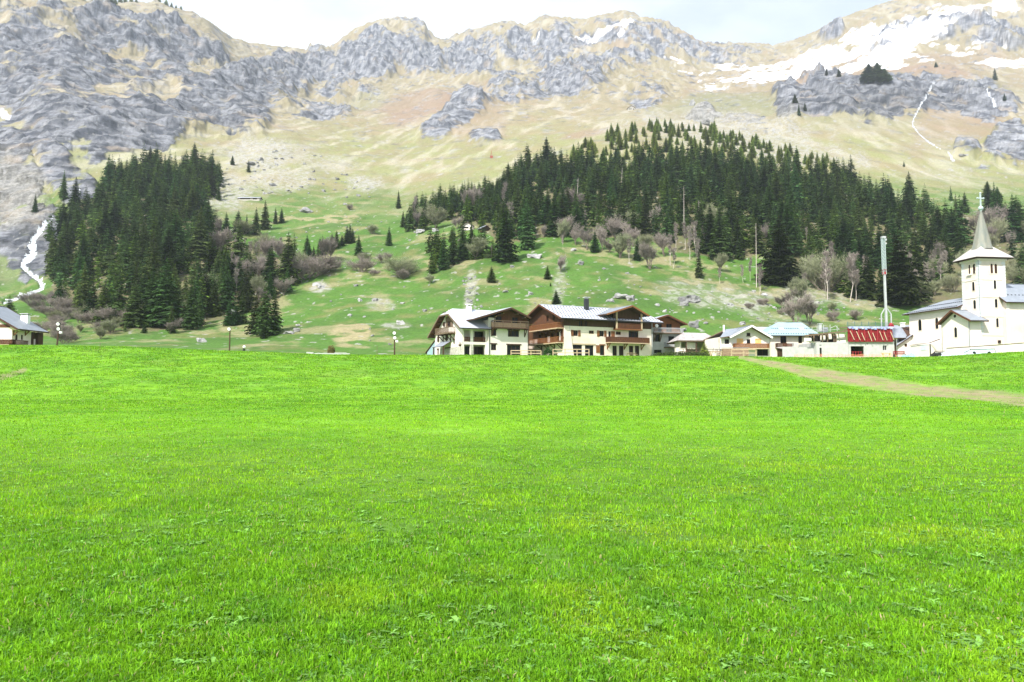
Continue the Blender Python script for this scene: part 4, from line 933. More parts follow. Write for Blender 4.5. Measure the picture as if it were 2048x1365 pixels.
# upper storey left: dark openings, props, eaves beams
zu = lambda x, y: H.Z(y, H.U(x))
m = MB()
for (x0, x1, y0, y1) in ((1611, 1625, 676, 684), (1625, 1643, 683, 686), (1643.5, 1653, 671, 681), (1660, 1666, 668, 679), (1674, 1694, 668, 679), (1674, 1694.5, 680, 685)):
    m.box(H.U(x0), H.U(x1), .4, .65, zu(x0, y1), zu(x0, y0))
m.build('upper_wall', PLAST, R)
part(R, 'dark_recess', DARK, [(H.U(1624), u1 - .1, 1.2, 1.3, zl, zu(1690, 667)), ])
m = MB(); P = lambda x, y, v: (H.U(x, v), v, H.Z(y, H.U(x, v), v))
m.bar(P(1610, 672, -.8), P(1696, 662.5, -.8), .25, .3)
for x, y in ((1623, 671), (1637, 670), (1652, 668.5), (1664, 667), (1677, 666), (1690, 664)): m.bar(P(x, y + 1.5, -.9), P(x, y - .5, 2.5), .2, .25)
for x in (1628, 1645, 1655, 1668, 1672): m.bar(P(x, 684, .1), P(x, 669, .1), .22)
m.bar(P(1680, 656, .3), P(1700, 655.5, .3), .25, .2); m.bar(P(1680, 660, .3), P(1700, 660, .3), .2, .2)
m.build('roof_beam', WOODG, R)
m = MB()
for x, y0, y1 in ((1618, 669, 655), (1625, 668, 655), (1635, 667, 654), (1648, 666, 650), (1661, 665, 650), (1675, 663, 652)): m.bar(P(x, y0, .5), P(x, y1, .5), .09)
m.bar(P(1612, 661, .5), P(1655, 658, .5), .08); m.bar(P(1612, 664, .5), P(1680, 659, .5), .08); m.bar(P(1661, 657, .5), P(1672, 652, .5), .1); m.bar(P(1672, 652, .5), P(1680, 660, .5), .1)
m.build('scaffold', METL, R)
part(R, 'water_tank', SLATE, [(H.U(1650.5), H.U(1660), .6, 2, H.Z(664, 2), H.Z(654.5, 2))])
part(R, 'flue', METL, [(H.U(1643), H.U(1648.5), .9, 1.5, H.Z(664, 2), H.Z(648, 2)), (H.U(1642), H.U(1650), .8, 1.6, H.Z(648, 2) + .01, H.Z(646.5, 2))])
# formwork
uf0, uf1 = H.U(1696.5, -.7), H.U(1785.5, -.7); z0 = H.Z(683, 9, -.7); z1 = H.Z(656.5, 9, -.7)
m = MB(); n = 22
for i in range(n):
    a = uf0 + (uf1 - uf0) * i / n; b = uf0 + (uf1 - uf0) * (i + 1) / n; m.box(a + .015, b - .015, -.72 - (.05 if i % 2 else 0), -.45, z0, z1)
m.box(uf0, uf1, -.85, -.7, z0 - .12, z0 + .05); m.build('formwork', REDF, R)
m = MB()
for i in range(7): x = uf0 + (uf1 - uf0) * (i + .6) / 7; m.box(x - .1, x + .1, -.9, -.78, z0 + .1, z1)
for k in (.3, .65): m.box(uf0, uf1, -.84, -.78, z0 + (z1 - z0) * k, z0 + (z1 - z0) * k + .08)
m.build('formwork_rib', REDP, R)
m = MB(); P = lambda x, y, v: (H.U(x, v), v, H.Z(y, H.U(x, v), v))
for x0, y0, x1, y1 in ((1701, 662, 1709, 680), (1713.5, 663, 1721, 681), (1724, 666, 1730, 681), (1737, 663, 1744, 683), (1746, 666, 1751.5, 681), (1760, 663, 1766.5, 681), (1769, 665, 1774.5, 681), (1782, 664, 1788.5, 681)):
    m.bar(P(x0, y0, -1.0), P(x1, y1, -1.3), .13)
m.build('push_pull_prop', WOODP, R)
m = MB(); m.box(uf0 + .2, uf1 + .2, -.95, -.3, z1 + .01, z1 + .3)
for i in range(14): x = uf0 + (uf1 - uf0) * (i + .5) / 14; m.box(x - .25, x + .3, -1.0, -.92, z1 - .12 - .12 * (i % 3), z1 + .2)
m.build('tarpaulin', BLUET, R)
m = MB(); zz1 = H.Z(655, 9, 0); zz2 = H.Z(646.5, 9, 0)
for i in range(7): x = uf0 + .3 + (uf1 - uf0 - .6) * i / 6; m.box(x - .05, x + .05, -.2, -.1, zz1, zz2 + .3)
for k in (0, .33, .66, 1): m.box(uf0, uf1, -.18, -.12, zz1 + .3 + (zz2 - zz1 - .3) * k, zz1 + .36 + (zz2 - zz1 - .3) * k)
m.build('guard_rail', mat('green_steel', (.10, .17, .16), .6), R)
m = MB(); m.ball((H.U(1783, -.3), -.3, H.Z(650.5, 14, 0)), .45, n=9); m.box(H.U(1778), H.U(1786), -.6, .2, H.Z(655, 14), H.Z(650, 14)); m.build('concrete_skip', REDP, R)
# orange safety netting: a strip of its own
q = MB(); 
for i in range(30):
    a = -5.5 + (u2 + 5.3) * i / 30; b = -5.5 + (u2 + 5.3) * (i + 1) / 30
    q.face([(a, -1.6, H.Z(715.5)), (b, -1.6, H.Z(715.5)), (b, -1.6, H.Z(709.5) + .12 * math.sin(i * 2.1)), (a, -1.6, H.Z(709.5) + .12 * math.sin((i - 1) * 2.1))])
    q.box(a - .03, a + .03, -1.66, -1.62, H.Z(716), H.Z(709))
ORN = bpy.data.materials.new('orange_mesh'); ORN.use_nodes = True; t_ = ORN.node_tree; b_ = t_.nodes['Principled BSDF']; b_.inputs['Base Color'].default_value = (.80, .33, .18, 1); b_.inputs['Roughness'].default_value = .8
ck = N(t_, 'ShaderNodeTexChecker'); ck.inputs['Scale'].default_value = 9; ck.inputs['Color1'].default_value = (.55, .55, .55, 1); ck.inputs['Color2'].default_value = (.1, .1, .1, 1); tc_ = N(t_, 'ShaderNodeTexCoord'); t_.links.new(tc_.outputs['Object'], ck.inputs['Vector']); t_.links.new(ck.outputs['Color'], b_.inputs['Alpha'])
o = q.build('safety_net', ORN, None, label='orange safety net strung low along the front of the concrete building', cat='netting'); o.matrix_world = Matrix.Translation(H.O) @ Matrix.Rotation(H.y, 4, 'Z')
# crane mast
def crane():
    D = 158; a0 = a_of(1773, 652) * D; zb = b_of(657) * D - .2
    r = empty('crane_mast', (a0, D, zb - 6), 0, 'tall slim pale green crane mast with a red band, rising behind the red formwork', 'crane')
    top = b_of(477) * D - (zb - 6); dx = a_of(1766, 477) * D - a0
    q = MB(); q.box(-.38, .38, -.38, .38, 0, 6); q.bar((0, 0, 6), (dx * .62, 0, 6 + (top - 6) * .6), .40, .40); q.build('mast', METL, r)
    q = MB(); p0 = Vector((dx * .62, 0, 6 + (top - 6) * .6)); p1 = Vector((dx, 0, top)); n = 11
    for sx in (-.28, .28):
        for sy in (-.28, .28): q.bar(p0 + Vector((sx, sy, 0)), p1 + Vector((sx, sy, 0)), .10)
    for i in range(n):
        a = p0.lerp(p1, i / n); b = p0.lerp(p1, (i + 1) / n)
        for s in (-.28, .28):
            q.bar(a + Vector((-.28, s, 0)), b + Vector((.28, s, 0)), .06); q.bar(a + Vector((s, -.28, 0)), b + Vector((s, .28, 0)), .06); q.bar(a + Vector((-.28, s, 0)), a + Vector((.28, s, 0)), .07)
    q.build('lattice', CRANEG, r)
    q = MB(); c = p0; q.box(c.x - .32, c.x + .32, -.32, .32, c.z, c.z + .6); q.box(c.x - .36, c.x + .36, -.36, .36, c.z + .9, c.z + 1.0); q.build('collar', REDP, r)
    q = MB()
    for s in (-1, 1): q.bar((s * 1.05, 0, 5.5), (s * 1.05, 0, 9.2), .2); q.bar((s * 1.05, 0, 9.2), (s * .3, 0, 10.4), .18)
    q.build('base_frame', METL, r)
    q = MB(); q.box(dx - .35, dx + .5, -.35, .35, top, top + .4); q.box(dx + .35, dx + .75, -.15, .15, top - .5, top - .1); q.box(dx + .35, dx + .7, -.15, .15, top - 1.3, top - 1.0); q.build('top_bracket', METL, r)
crane()

# ================= house between site and church
H = House('slate_house', 1789, 170, 3, 'small white house with a grey slate roof squeezed between the building site and the church', 'house', zb=ZP)
R = H.root; uE = H.U(1824); v = 0
ho = [(H.U(1809), H.U(1814.5), H.Z(694, 3), H.Z(685, 3))]
m = MB(); wall_grid(m, ('F', 0), H.U(1795), uE, -.6, H.Z(688, 3), ho); gable_wall(m, ('F', 0), H.U(1795), uE, H.Z(688, 3), uE - .1, H.Z(672, 3), H.Z(688, 3), H.Z(672, 3)); m.box(uE - .2, uE + 4, .01, 8, -.6, H.Z(676)); m.build('wall', PLAST, R)
window(R, ('F', 0), *ho[0], frame=WOODB, bars=1)
q = MB(); P = lambda x, y, v: (H.U(x, v), v, H.Z(y, H.U(x, v), v))
slab(q, [P(1785, 676, -.5), P(1812, 676, -.5), P(1818, 662, 4), P(1796, 651, 6), P(1785, 651, 6)], .2); slab(q, [P(1793, 692, -.6), P(1826, 670, -.6), P(1826, 650, 6), P(1800, 652, 6)], .22); q.build('roof', [SLATE, WOODD], R)
part(R, 'shadowed_porch', WOODD, [(H.U(1787), H.U(1797), 1, 1.2, -.6, H.Z(678))])
part(R, 'chimney', WHITE, [(H.U(1803, 5), H.U(1809, 5), 4.5, 5.2, H.Z(655, 2, 5), H.Z(647.5, 2, 5)), (H.U(1802, 5), H.U(1810, 5), 4.4, 5.3, H.Z(647, 2, 5), H.Z(645.5, 2, 5))])

# ================= church
CHW = mat('church_wall', (.72, .65, .61), .9, c2=(.54, .46, .40), scale=.28, bump=.02, bscale=10)
H = House('church', 1962, 150, 8, 'white village church with a square bell tower, pyramid roof and slender green-brown spire', 'church', ybase=706)
R = H.root
TW = 5.4; TD = H.V(1923.8, 0, 560); eave = H.Z(515.5)
uR = H.U(2011, 0, 560)
# tower
def arch(face, s0, s1, t0, t1, depth=.3, frame=PLASTC, louvre=False, root=None, glass=GLASS):
    """round-headed opening: pane and frame on the wall, in relief"""
    r = (s1 - s0) / 2; c = (s0 + s1) / 2; zt = t1 - r; n = 8
    out = [(c + (r + .16) * math.cos(math.pi * i / n), zt + (r + .16) * math.sin(math.pi * i / n)) for i in range(n + 1)]
    inn = [(c + r * math.cos(math.pi * i / n), zt + r * math.sin(math.pi * i / n)) for i in range(n + 1)]
    f = MB()
    po = [(s1 + .16, t0 - .12)] + out + [(s0 - .16, t0 - .12)]; pi = [(s1, t0)] + inn + [(s0, t0)]
    k = len(po)
    for i in range(k):
        j = (i + 1) % k
        f.face([fpt(face, *po[i], .07), fpt(face, *po[j], .07), fpt(face, *pi[j], .07), fpt(face, *pi[i], .07)])
        f.face([fpt(face, *po[i], .0), fpt(face, *po[j], .0), fpt(face, *po[j], .07), fpt(face, *po[i], .07)])
        f.face([fpt(face, *pi[i], .01), fpt(face, *pi[j], .01), fpt(face, *pi[j], .07), fpt(face, *pi[i], .07)])
    o = f.build('window', frame, root)
    p = MB(); p.face([fpt(face, *q, .012) for q in pi])
    if louvre:
        for i in range(int((t1 - t0) / .3)): fbox(p, face, s0 + .05, s1 - .05, t0 + .1 + i * .3, t0 + .2 + i * .3, .013, .05, 1)
    p.build('pane', [glass, WOODB], o)
m = MB(); m.box(0, uR, 0, TD, -2, eave); m.build('tower_wall', CHW, R)
m = MB(); qz = -1
while qz < eave - .5:
    k = int(qz * 1.7) % 2; w_ = .55 if k else .8
    m.box(-.04, w_, -.04, .0, qz, qz + .5); m.box(-.04, 0, 0, .55 + .8 - w_, qz, qz + .5); m.box(uR - w_, uR + .04, -.04, 0, qz, qz + .5); m.box(-.04, 0, TD - w_, TD + .02, qz, qz + .5)
    qz += .6
m.build('quoin', mat('quoin_stone', (.66, .67, .68), .9, c2=(.50, .52, .54), scale=1.3), R)
m = MB()
for y in (559, 594.5, 633, 671): z = H.Z(y + .5); m.box(-.1, uR + .1, -.1, -.0, z, z + .12); m.box(-.1, 0, 0, TD, z, z + .12)
z = eave - .55; m.box(-.25, uR + .25, -.25, TD + .25, z, z + .5); m.build('string_course', PLAST, R)
F = ('F', 0); Sd = ('S', 0)
def hf(x0, x1, y0, y1): return (H.U(x0, 0, (y0 + y1) / 2), H.U(x1, 0, (y0 + y1) / 2), H.Z(y1, 2), H.Z(y0, 2))
def hs(x0, x1, y0, y1, u=0): v0, v1 = H.V(x0, u, (y0 + y1) / 2), H.V(x1, u, (y0 + y1) / 2); vm = (v0 + v1) / 2; return (min(v0, v1), max(v0, v1), H.Z(y1, u, vm), H.Z(y0, u, vm))
for x0, x1, y0, y1, lv in ((1980.5, 1985.5, 528, 547, 1), (1988.5, 1994, 528, 547, 1), (1987, 1992, 560.5, 578, 0), (1989.3, 1994.5, 598, 615.5, 0), (1992, 1997, 636.5, 654.5, 0)):
    arch(F, *hf(x0, x1, y0, y1), louvre=lv, root=R)
window(R, ('F', -.3), *hf(1995.5, 2000.5, 681, 686.5), frame=WOODD, bars=0)
for x0, x1, y0, y1, lv in ((1937.5, 1941, 530, 550, 1), (1946, 1951.5, 528, 548, 1), (1944.6, 1949.5, 564, 582, 0), (1947, 1952.3, 600.5, 618, 0), (1949, 1954.5, 638.5, 656, 0), (1951.5, 1955, 677.5, 689, 0)):
    arch(Sd, *hs(x0, x1, y0, y1), louvre=lv, root=R)
q = MB(); q.box(-.35, -.05, H.V(1949), H.V(1940), H.Z(551, 0, 2), H.Z(548.5, 0, 2)); q.build('bell_sill', PLAST, R)
# pyramid roof and spire
ov = 1.15; zc = H.Z(497, uR / 2, TD / 2); cu, cv = uR / 2, TD / 2; hw = .58 * uR / 2.0 * 1.05
q = MB(); A = [(-ov, -ov, eave), (uR + ov, -ov, eave), (uR + ov, TD + ov, eave), (-ov, TD + ov, eave)]; hh = (H.U(1982, cv, 495) - H.U(1948, cv, 498)) / 2
hb = .95; B = [(cu - hb, cv - hb, zc + .5), (cu + hb, cv - hb, zc + .5), (cu + hb, cv + hb, zc + .5), (cu - hb, cv + hb, zc + .5)]
for i in range(4): j = (i + 1) % 4; slab(q, [A[i], A[j], B[j], B[i]], .16)
q.face([(x, y, eave - .2) for x, y, _ in A][::-1], 1); q.build('tower_roof', [mat('tower_roof_metal', (.46, .43, .40), .5, c2=(.34, .32, .31), scale=1), WOODD], R)
zs0 = zc - .35; zap = H.Z(421.5, cu, cv); n = 8; q = MB()
base = [Vector((cu + hh * 1.06 * math.cos(math.pi / 8 + math.pi / 4 * i), cv + hh * 1.06 * math.sin(math.pi / 8 + math.pi / 4 * i), zs0)) for i in range(8)]
mid = [Vector((cu + hh * .86 * math.cos(math.pi / 8 + math.pi / 4 * i), cv + hh * .86 * math.sin(math.pi / 8 + math.pi / 4 * i), zs0 + 1.2)) for i in range(8)]
tp = [Vector((cu + .12 * math.cos(math.pi / 8 + math.pi / 4 * i), cv + .12 * math.sin(math.pi / 8 + math.pi / 4 * i), zap)) for i in range(8)]
for i in range(8): j = (i + 1) % 8; q.face([base[i], base[j], mid[j], mid[i]]); q.face([mid[i], mid[j], tp[j], tp[i]]); q.bar(mid[i], tp[i], .09)
sp = q.build('spire', SPIREM, R)
q = MB(); zbal = H.Z(417, cu, cv); q.ball((cu, cv, zbal), .5, n=12); q.tube((cu, cv, zap - .2), (cu, cv, zbal), .2, .2); q.build('ball', CRANEG, sp)
q = MB(); zct = H.Z(388, cu, cv); za = H.Z(397, cu, cv); q.box(cu - .13, cu + .13, cv - .09, cv + .09, zbal + .4, zct); q.box(cu - .68, cu + .68, cv - .1, cv + .1, za - .13, za + .13)
q.ball((cu, cv, zct + .1), .22, n=8); q.ball((cu - .7, cv, za), .2, n=8); q.ball((cu + .7, cv, za), .2, n=8); q.build('cross', CRANEG, sp)
q = MB(); q.tube((.02, -.12, -1), (.02, -.12, eave), .06, .06, 8); q.build('downpipe', ROOFG, R)
# nave running back to the left
us = -.15
vf = -.5; vE = H.V(1820, us, 690); ze = H.Z(618, us, (vf + vE) / 2)
m = MB(); m.box(us, us + 11, TD + .02, vE, -2, ze); m.build('nave_wall', PLAST, R)
for x0, x1, y0, y1 in ((1837, 1843.5, 639.5, 661.5), (1871, 1877, 636, 658)): arch(('S', us), *hs(x0, x1, y0, y1, us), root=R)
q = MB(); zr = H.Z(586, us + 5.5, 2); vr = vE - 4.5; uc = us + 5.5; e = us - 1.1; zeo = ze - .15
slab(q, [(e, TD + .05, zeo), (e, vE + 1.1, zeo), (uc, vr, zr), (uc, TD + .05, zr)], .25); slab(q, [(e, vE + 1.1, zeo), (us + 12.1, vE + 1.1, zeo), (uc, vr, zr)], .25); slab(q, [(uc, TD + .05, zr), (uc, vr, zr), (us + 12.1, vE + 1.1, zeo), (us + 12.1, TD + .05, zeo)], .25)
for r in (.07, .5):
    for i in range(26):
        v = TD + .6 + (vE - TD - .6) * (i + .5) / 26
        if v > vE + 1.1 - 5.6 * r - .3: continue
        x = e + (uc - e) * r; z = zeo + (zr - zeo) * r; q.box(x - .1, x + .1, v - .1, v + .1, z, z + .16, 2)
q.build('nave_roof', [ROOFG, WOODD, METD], R)
# side chapel, gable towards the camera-left
cvf = H.V(1945, us - 2.6, 690); c0, c1 = H.V(1940.5, us - 2.6, 690), H.V(1884, us - 2.6, 690); cz = H.Z(645, us, 4); cmv = H.V(1906.5, us - 3, 620); czr = H.Z(620.5, us - 3, cmv)
m = MB(); fc = ('S', us - 2.6)
gable_wall(m, fc, c0, c1, -2, cmv, czr - .25, cz + .1, cz - .1); m.box(us - 2.6, us - .01, c0, c0 + .2, -2, cz); m.box(us - 2.6, us - .01, c1 - .2, c1, -2, cz); m.build('chapel_wall', PLAST, R)
arch(fc, *hs(1909, 1914.5, 655, 675, us - 2.6), root=R)
q = MB(); q.tube(fpt(fc, H.V(1909.8, us - 2.6, 633), H.Z(633, us, cmv), 0), fpt(fc, H.V(1909.8, us - 2.6, 633), H.Z(633, us, cmv), .03), .32, .32, 12); q.build('oculus', GLASS, R)
gable(R, 'u', us - 3.5, us + .5, cmv, czr, H.V(1945.5, us - 3, 640), H.Z(642, us - 3, c0), H.V(1877, us - 3, 645), H.Z(648, us - 3, c1), ROOFG, WOODD, barge=WOODB, name='chapel_roof')
q = MB(); q.tube((us - 2.7, c0 + .05, -1.5), (us - 2.7, c0 + .05, cz), .06, .06, 8); q.build('downpipe', ROOFG, R, label='downpipe on the side chapel')
# right-hand nave, nearer the camera
u0 = H.U(2010, -.8, 640); ze = H.Z(603, u0, -1); m = MB(); m.box(u0 + .3, u0 + 22, -.8, 10, -2, ze); m.build('choir_wall', CHW, R)
m = MB(); m.box(u0 + .32, u0 + 1.0, -.95, -.81, -2, ze); m.build('pilaster', PLAST, R)
zr = H.Z(568, u0 + 2, 4.5); gable(R, 'u', u0 - .5, u0 + 23, 4.6, zr, -1.9, H.Z(604, u0, -2), 11, H.Z(604, u0, -2), ROOFG, WOODD, name='choir_roof', guards=1)
# annex with gate, low wall in front of the church
m = MB(); v0 = H.V(1821, us - 3.4, 700); v1 = H.V(1862, us - 3.4, 700); zz = H.Z(692, us - 3.4, v0)
m.box(us - 3.4, us - .02, v1, v0, -2, zz); an = m.build('annex_wall', PLAST, R)
part(an, 'panel', mat('pale_blue_panel', (.62, .70, .76), .6), [(us - 3.45, us - 3.41, H.V(1854, us - 3.4), H.V(1841, us - 3.4), H.Z(703, us - 3, v0), H.Z(693.5, us - 3, v0))])
part(an, 'gate_post', METD, [(us - 3.6, us - 3.42, v1, v1 + .15, -2, zz)])
q = MB(); q.bar((us - 3.6, v1 - 3, zz + .9), (us - 3.6, v1, zz + .3), .14); q.bar((us - 3.6, v1, zz + .3), (us - 3.6, v0, zz + .1), .1); q.build('coping', METD, an)
def lowwall():
    p = [at(1894, 711), at(1960, 710), at(2048, 706), at(2160, 700)]
    o = empty('boundary_wall', p[0], 0, 'low pale wall with a dark coping running uphill in front of the church', 'wall'); q = MB(); c = MB()
    pts = []
    for x, yt, D in ((1894, 697.5, 146), (1980, 692, 143), (2048, 686.8, 141), (2200, 676, 138)): pts.append(Vector((a_of(x, 695) * D, D, b_of(yt) * D)) - p[0])
    for a, b in zip(pts[:-1], pts[1:]):
        q.hexa([a + Vector((0, 0, -4)), b + Vector((0, 0, -4)), b + Vector((0, .35, -4)), a + Vector((0, .35, -4)), a, b, b + Vector((0, .35, 0)), a + Vector((0, .35, 0))]); c.bar(a + Vector((0, .17, .06)), b + Vector((0, .17, .06)), .5, .12)
    q.build('wall', mat('wall_render', (.68, .66, .60), .9, c2=(.5, .49, .45), scale=.8), o); c.build('coping', WOODG, o)
lowwall()

# ================= left house
H = House('farmhouse', 23, 150, 0, 'white farmhouse with a grey roof, white chimney and brown balcony at the far left edge', 'house', zb=b_of(694) * 150)
R = H.root; F = ('F', 0); uL = H.U(-130); RS = ('R', 0)
vW, vT, vE2 = H.V(62, 0, 680), H.V(89, .9, 680), H.V(93, 1.2, 667)
zt = H.Z(662, 0, 3); um = uL * .5; zrf = H.Z(604, um, -1)
def hr(x0, x1, y0, y1): v0, v1 = H.V(x0), H.V(x1); return (v0, v1, H.Z(y1, 0, v0), H.Z(y0, 0, v0))
ho = [hr(30, 35, 669, 680), hr(41.5, 45.5, 670, 680)]
m = MB(); wall_grid(m, RS, 0, vW, -1, zt, ho); m.box(uL, -.01, 0, .3, -1, zt); gable_wall(m, F, uL, 0, zt, um, zrf - .4, zt, zt); m.build('wall', PLASTC, R)
for h in ho: window(R, RS, *h, frame=WOODD, bars=0)
gable(R, 'v', -1.0, vE2, um, zrf, uL - 1.2, H.Z(659, 0, -1), H.U(35, -1, 657), H.Z(657.5, 1, -1), ROOFG, WOODD, barge=WOODD)
q = MB(); q.box(-3, -.02, vW + .5, vE2 - .3, -1, zt); q.box(-.03, .6, vT - 1.6, vT, -1, zt - .1); q.build('timber_bay', WOODD, R)
part(R, 'gable_boarding', WOODB, [(uL, -.4, -.06, -.01, H.Z(655.5), H.Z(649))])
part(R, 'post', PLAST, [(-.1, .15, vW + .9, vW + 1.2, -1, H.Z(678, 0, vW))])
balcony(R, RS, -.9, H.V(57, .9), H.Z(689.5, 0, 0), H.Z(680.5, 0, 0), .9, rails=WOODB, wood=WOODB); balcony(R, F, uL, .9, H.Z(689.5), H.Z(680.5), .9, rails=WOODB, wood=WOODB)
for x in (26, 49):
    v = H.V(x); q = MB(); q.bar((.05, v, H.Z(671, 0, v)), (.95, v, H.Z(663, 0, v)), .16); q.bar((.08, v, H.Z(672, 0, v)), (.08, v, zt), .16); q.build('bracket', WOODO, R)
cu = -2.6; vA, vB = H.V(41, cu, 640), H.V(55, cu, 640); zc0, zc1 = H.Z(652, cu, vA), H.Z(631, cu, vA)
vB = vA + .9; ux = H.U(55, vA, 640); ch = part(R, 'chimney', WHITE, [(cu, ux, vA, vB, zc0 - 1.5, zc1)])
part(ch, 'cap', METL, [(cu - .15, ux + .15, vA - .15, vB + .15, zc1 + .25, zc1 + .42), (cu + .1, cu + .25, vA + .1, vB - .1, zc1, zc1 + .25), (ux - .25, ux - .1, vA + .1, vB - .1, zc1, zc1 + .25)])

# ================= huts on the slope
def hut(name, px, py, w_, h_, d_, yaw, label, wallm, roofm, D=None, ax='v', rise=.35, base=0):
    p = at(px, py); r = empty(name, p, math.radians(yaw), label, 'hut')
    q = MB(); q.box(-w_ / 2, w_ / 2, 0, d_, -2 - base, h_); q.build('wall', wallm, r)
    if ax == 'v':
        m = MB(); gable_wall(m, ('F', -.01), -w_ / 2, w_ / 2, h_, 0, h_ + w_ * rise, h_, h_); m.build('gable_wall', wallm, r)
        gable(r, 'v', -.8, d_ + .5, 0, h_ + w_ * rise + .15, -w_ / 2 - .8, h_ - .15, w_ / 2 + .8, h_ - .15, roofm, WOODD, th=.25)
    else: gable(r, 'u', -w_ / 2 - .6, w_ / 2 + .6, d_ / 2, h_ + d_ * rise, -.7, h_ - .1, d_ + .7, h_ - .1, roofm, WOODD, th=.25)
    q = MB(); q.box(-w_ * .38, w_ * .08, -.05, -.02, h_ * .45, h_ * .8); q.box(w_ * .2, w_ * .38, -.05, -.02, h_ * .35, h_ * .8); q.build('opening', DARK, r)
    return p
hut('cabin', 935, 461, 7.0, 2.6, 6, 10, 'small white gabled cabin among trees high on the slope', PLAST, ROOFG, base=2)
hut('log_cabin', 972, 463, 4.5, 1.8, 5, 35, 'dark little cabin half hidden just right of the white gabled cabin', WOODD, SLATE)
hut('long_barn', 497, 401, 18, 2.0, 5, -2, 'long low stone barn with a white roof on the ledge above the left forest', STONE, ROOFW, ax='u', rise=.22)
hut('shepherd_hut', 1263, 221, 12, 3.5, 6, 0, 'tiny shepherd hut on the bright alpine slope above the right forest', STONE, SLATE)
p = at(983, 316); q = MB(); q.box(-1.6, 1.6, -1, 1, -2, 2.2); q.box(-.15, .15, -.15, .15, 2.2, 9); q.bar((-1.2, 0, 2.2), (-.2, 0, 7), .2); o = q.build('lift_pylon', mat('rust', (.30, .07, .04), .7), None, label='small rust red pylon on the meadow left of the tall spruces', cat='pylon'); o.location = p

# ================= poles, fences, small things
def pole(px, pyt, pyb, D, label, lean=0, lamps=1):
    x = a_of(px, pyb) * D; zb = b_of(pyb) * D - 1; r = empty('lamp_post', (x, D, zb), 0, label, 'lamp post', 'lamp posts beyond the meadow crest'); h = b_of(pyt) * D - zb
    q = MB(); q.tube((0, 0, 0), (lean, 0, h), .16, .11, 8); q.build('pole', WOODD, r)
    hd = [(0, -.25, h), (.1, -.25, h - .95)][:lamps]
    for (lx, ly, lz) in hd:
        q = MB(); q.tube((lx + lean, ly + .12, lz), (lx + lean, ly - .25, lz - .08), .3, .38, 12); q.build('lamp_housing', METD, r); q = MB(); q.tube((lx + lean, ly - .25, lz - .08), (lx + lean, ly - .3, lz - .09), .33, .33, 12); q.build('lamp_glass', LAMPW, r)
    if lamps > 1: q = MB(); q.box(.25 + lean, .75 + lean, -.5, -.2, h - 1.9, h - 1.5); q.build('lamp_arm', LAMPW, r)
pole(113, 648, 691, 143, 'leaning dark pole with two white floodlights beside the farmhouse', lean=.45, lamps=2)
pole(459, 658, 704, 146, 'dark pole with one white floodlight in front of the left spruces', lamps=1)
pole(789, 666, 711, 146, 'dark pole with white floodlights left of the pair of chalets', lamps=2)
D = 144; x = a_of(488, 700) * D; z = b_of(703) * D; r = empty('marker_post', (x, D, z - .6), 0, 'short black post with a rounded white cap on the meadow crest', 'post')
q = MB(); q.tube((0, 0, 0), (0, 0, 1.35), .26, .2, 10); q.build('post', BLACKP, r); q = MB(); q.ball((.05, -.03, 1.42), .3, n=10); q.build('cap', WHITE, r)
def thin_post(px, yt, yb, D, lab):
    x = a_of(px, yb) * D; q = MB(); q.tube((0, 0, -.6), (0, 0, (b_of(yt) - b_of(yb)) * D), .05, .04, 6); o = q.build('stake', WOODG, None, label=lab, cat='stake'); o.location = (x, D, b_of(yb) * D)
thin_post(754, 692, 711, 144, 'thin bare stake standing left of the double floodlight pole')
thin_post(200, 686, 700, 128, 'thin bare stake on the meadow right of the farmhouse')
def fence(name, pts, h, label, mt, n=None, rails=2, D0=None):
    """pts: list of (px, row of base, D)"""
    P3 = [Vector((a_of(px, py) * D, D, b_of(py) * D)) for px, py, D in pts]; r = empty(name, P3[0], 0, label, 'fence', None)
    for a, b in zip(P3[:-1], P3[1:]):
        k = max(1, round((b - a).length / 2.4))
        for i in range(k + 1):
            p = a.lerp(b, i / k) - P3[0]; q = MB(); q.box(p.x - .09, p.x + .09, p.y - .09, p.y + .09, p.z - .6, p.z + h); q.build('post', mt, r)
        for j in range(rails):
            z = h * (.95 - j * .48); q = MB(); q.bar(a - P3[0] + Vector((0, -.12, z)), b - P3[0] + Vector((0, -.12, z)), .08, .16); q.build('rail', mt, r)
fence('wooden_fence', [(1022, 712, 155), (1082, 712.5, 154)], 1.15, 'weathered two-rail fence in front of the gap between the two big chalets', WOODP)
fence('wooden_fence', [(1106, 713, 153), (1178, 713, 153)], 1.5, 'taller pale two-rail fence in front of the long chalet corner', WOODP, rails=3)
fence('wooden_fence', [(1463, 713.5, 152), (1512, 713.5, 152)], 1.5, 'pale two-rail fence beside the woodpile below the small white chalet', WOODP)
fence('wooden_fence', [(1421, 713.5, 152), (1443, 713.5, 152)], 1.0, 'low pale fence right of the planter by the barn', WOODP)
# woodpile
D = 154; r = empty('woodpile', (a_of(1446, 712) * D, D, b_of(714) * D), 0, 'stack of split logs beside the fence below the small white chalet', 'woodpile')
q = MB(); 
for i in range(7):
    for j in range(20 - (i % 2)):
        x = j * .28 + (i % 2) * .14; q.tube((x, 0, .1 + i * .25), (x, 1.1, .1 + i * .25), .13, .13, 7)
q.build('log', mat('cut_log', (.50, .36, .24), .9, c2=(.16, .10, .07), scale=4), r)
q = MB(); q.box(-.1, 5.6, .02, 1.1, 1.85, 1.93); q.build('cover', ROOFG, r)
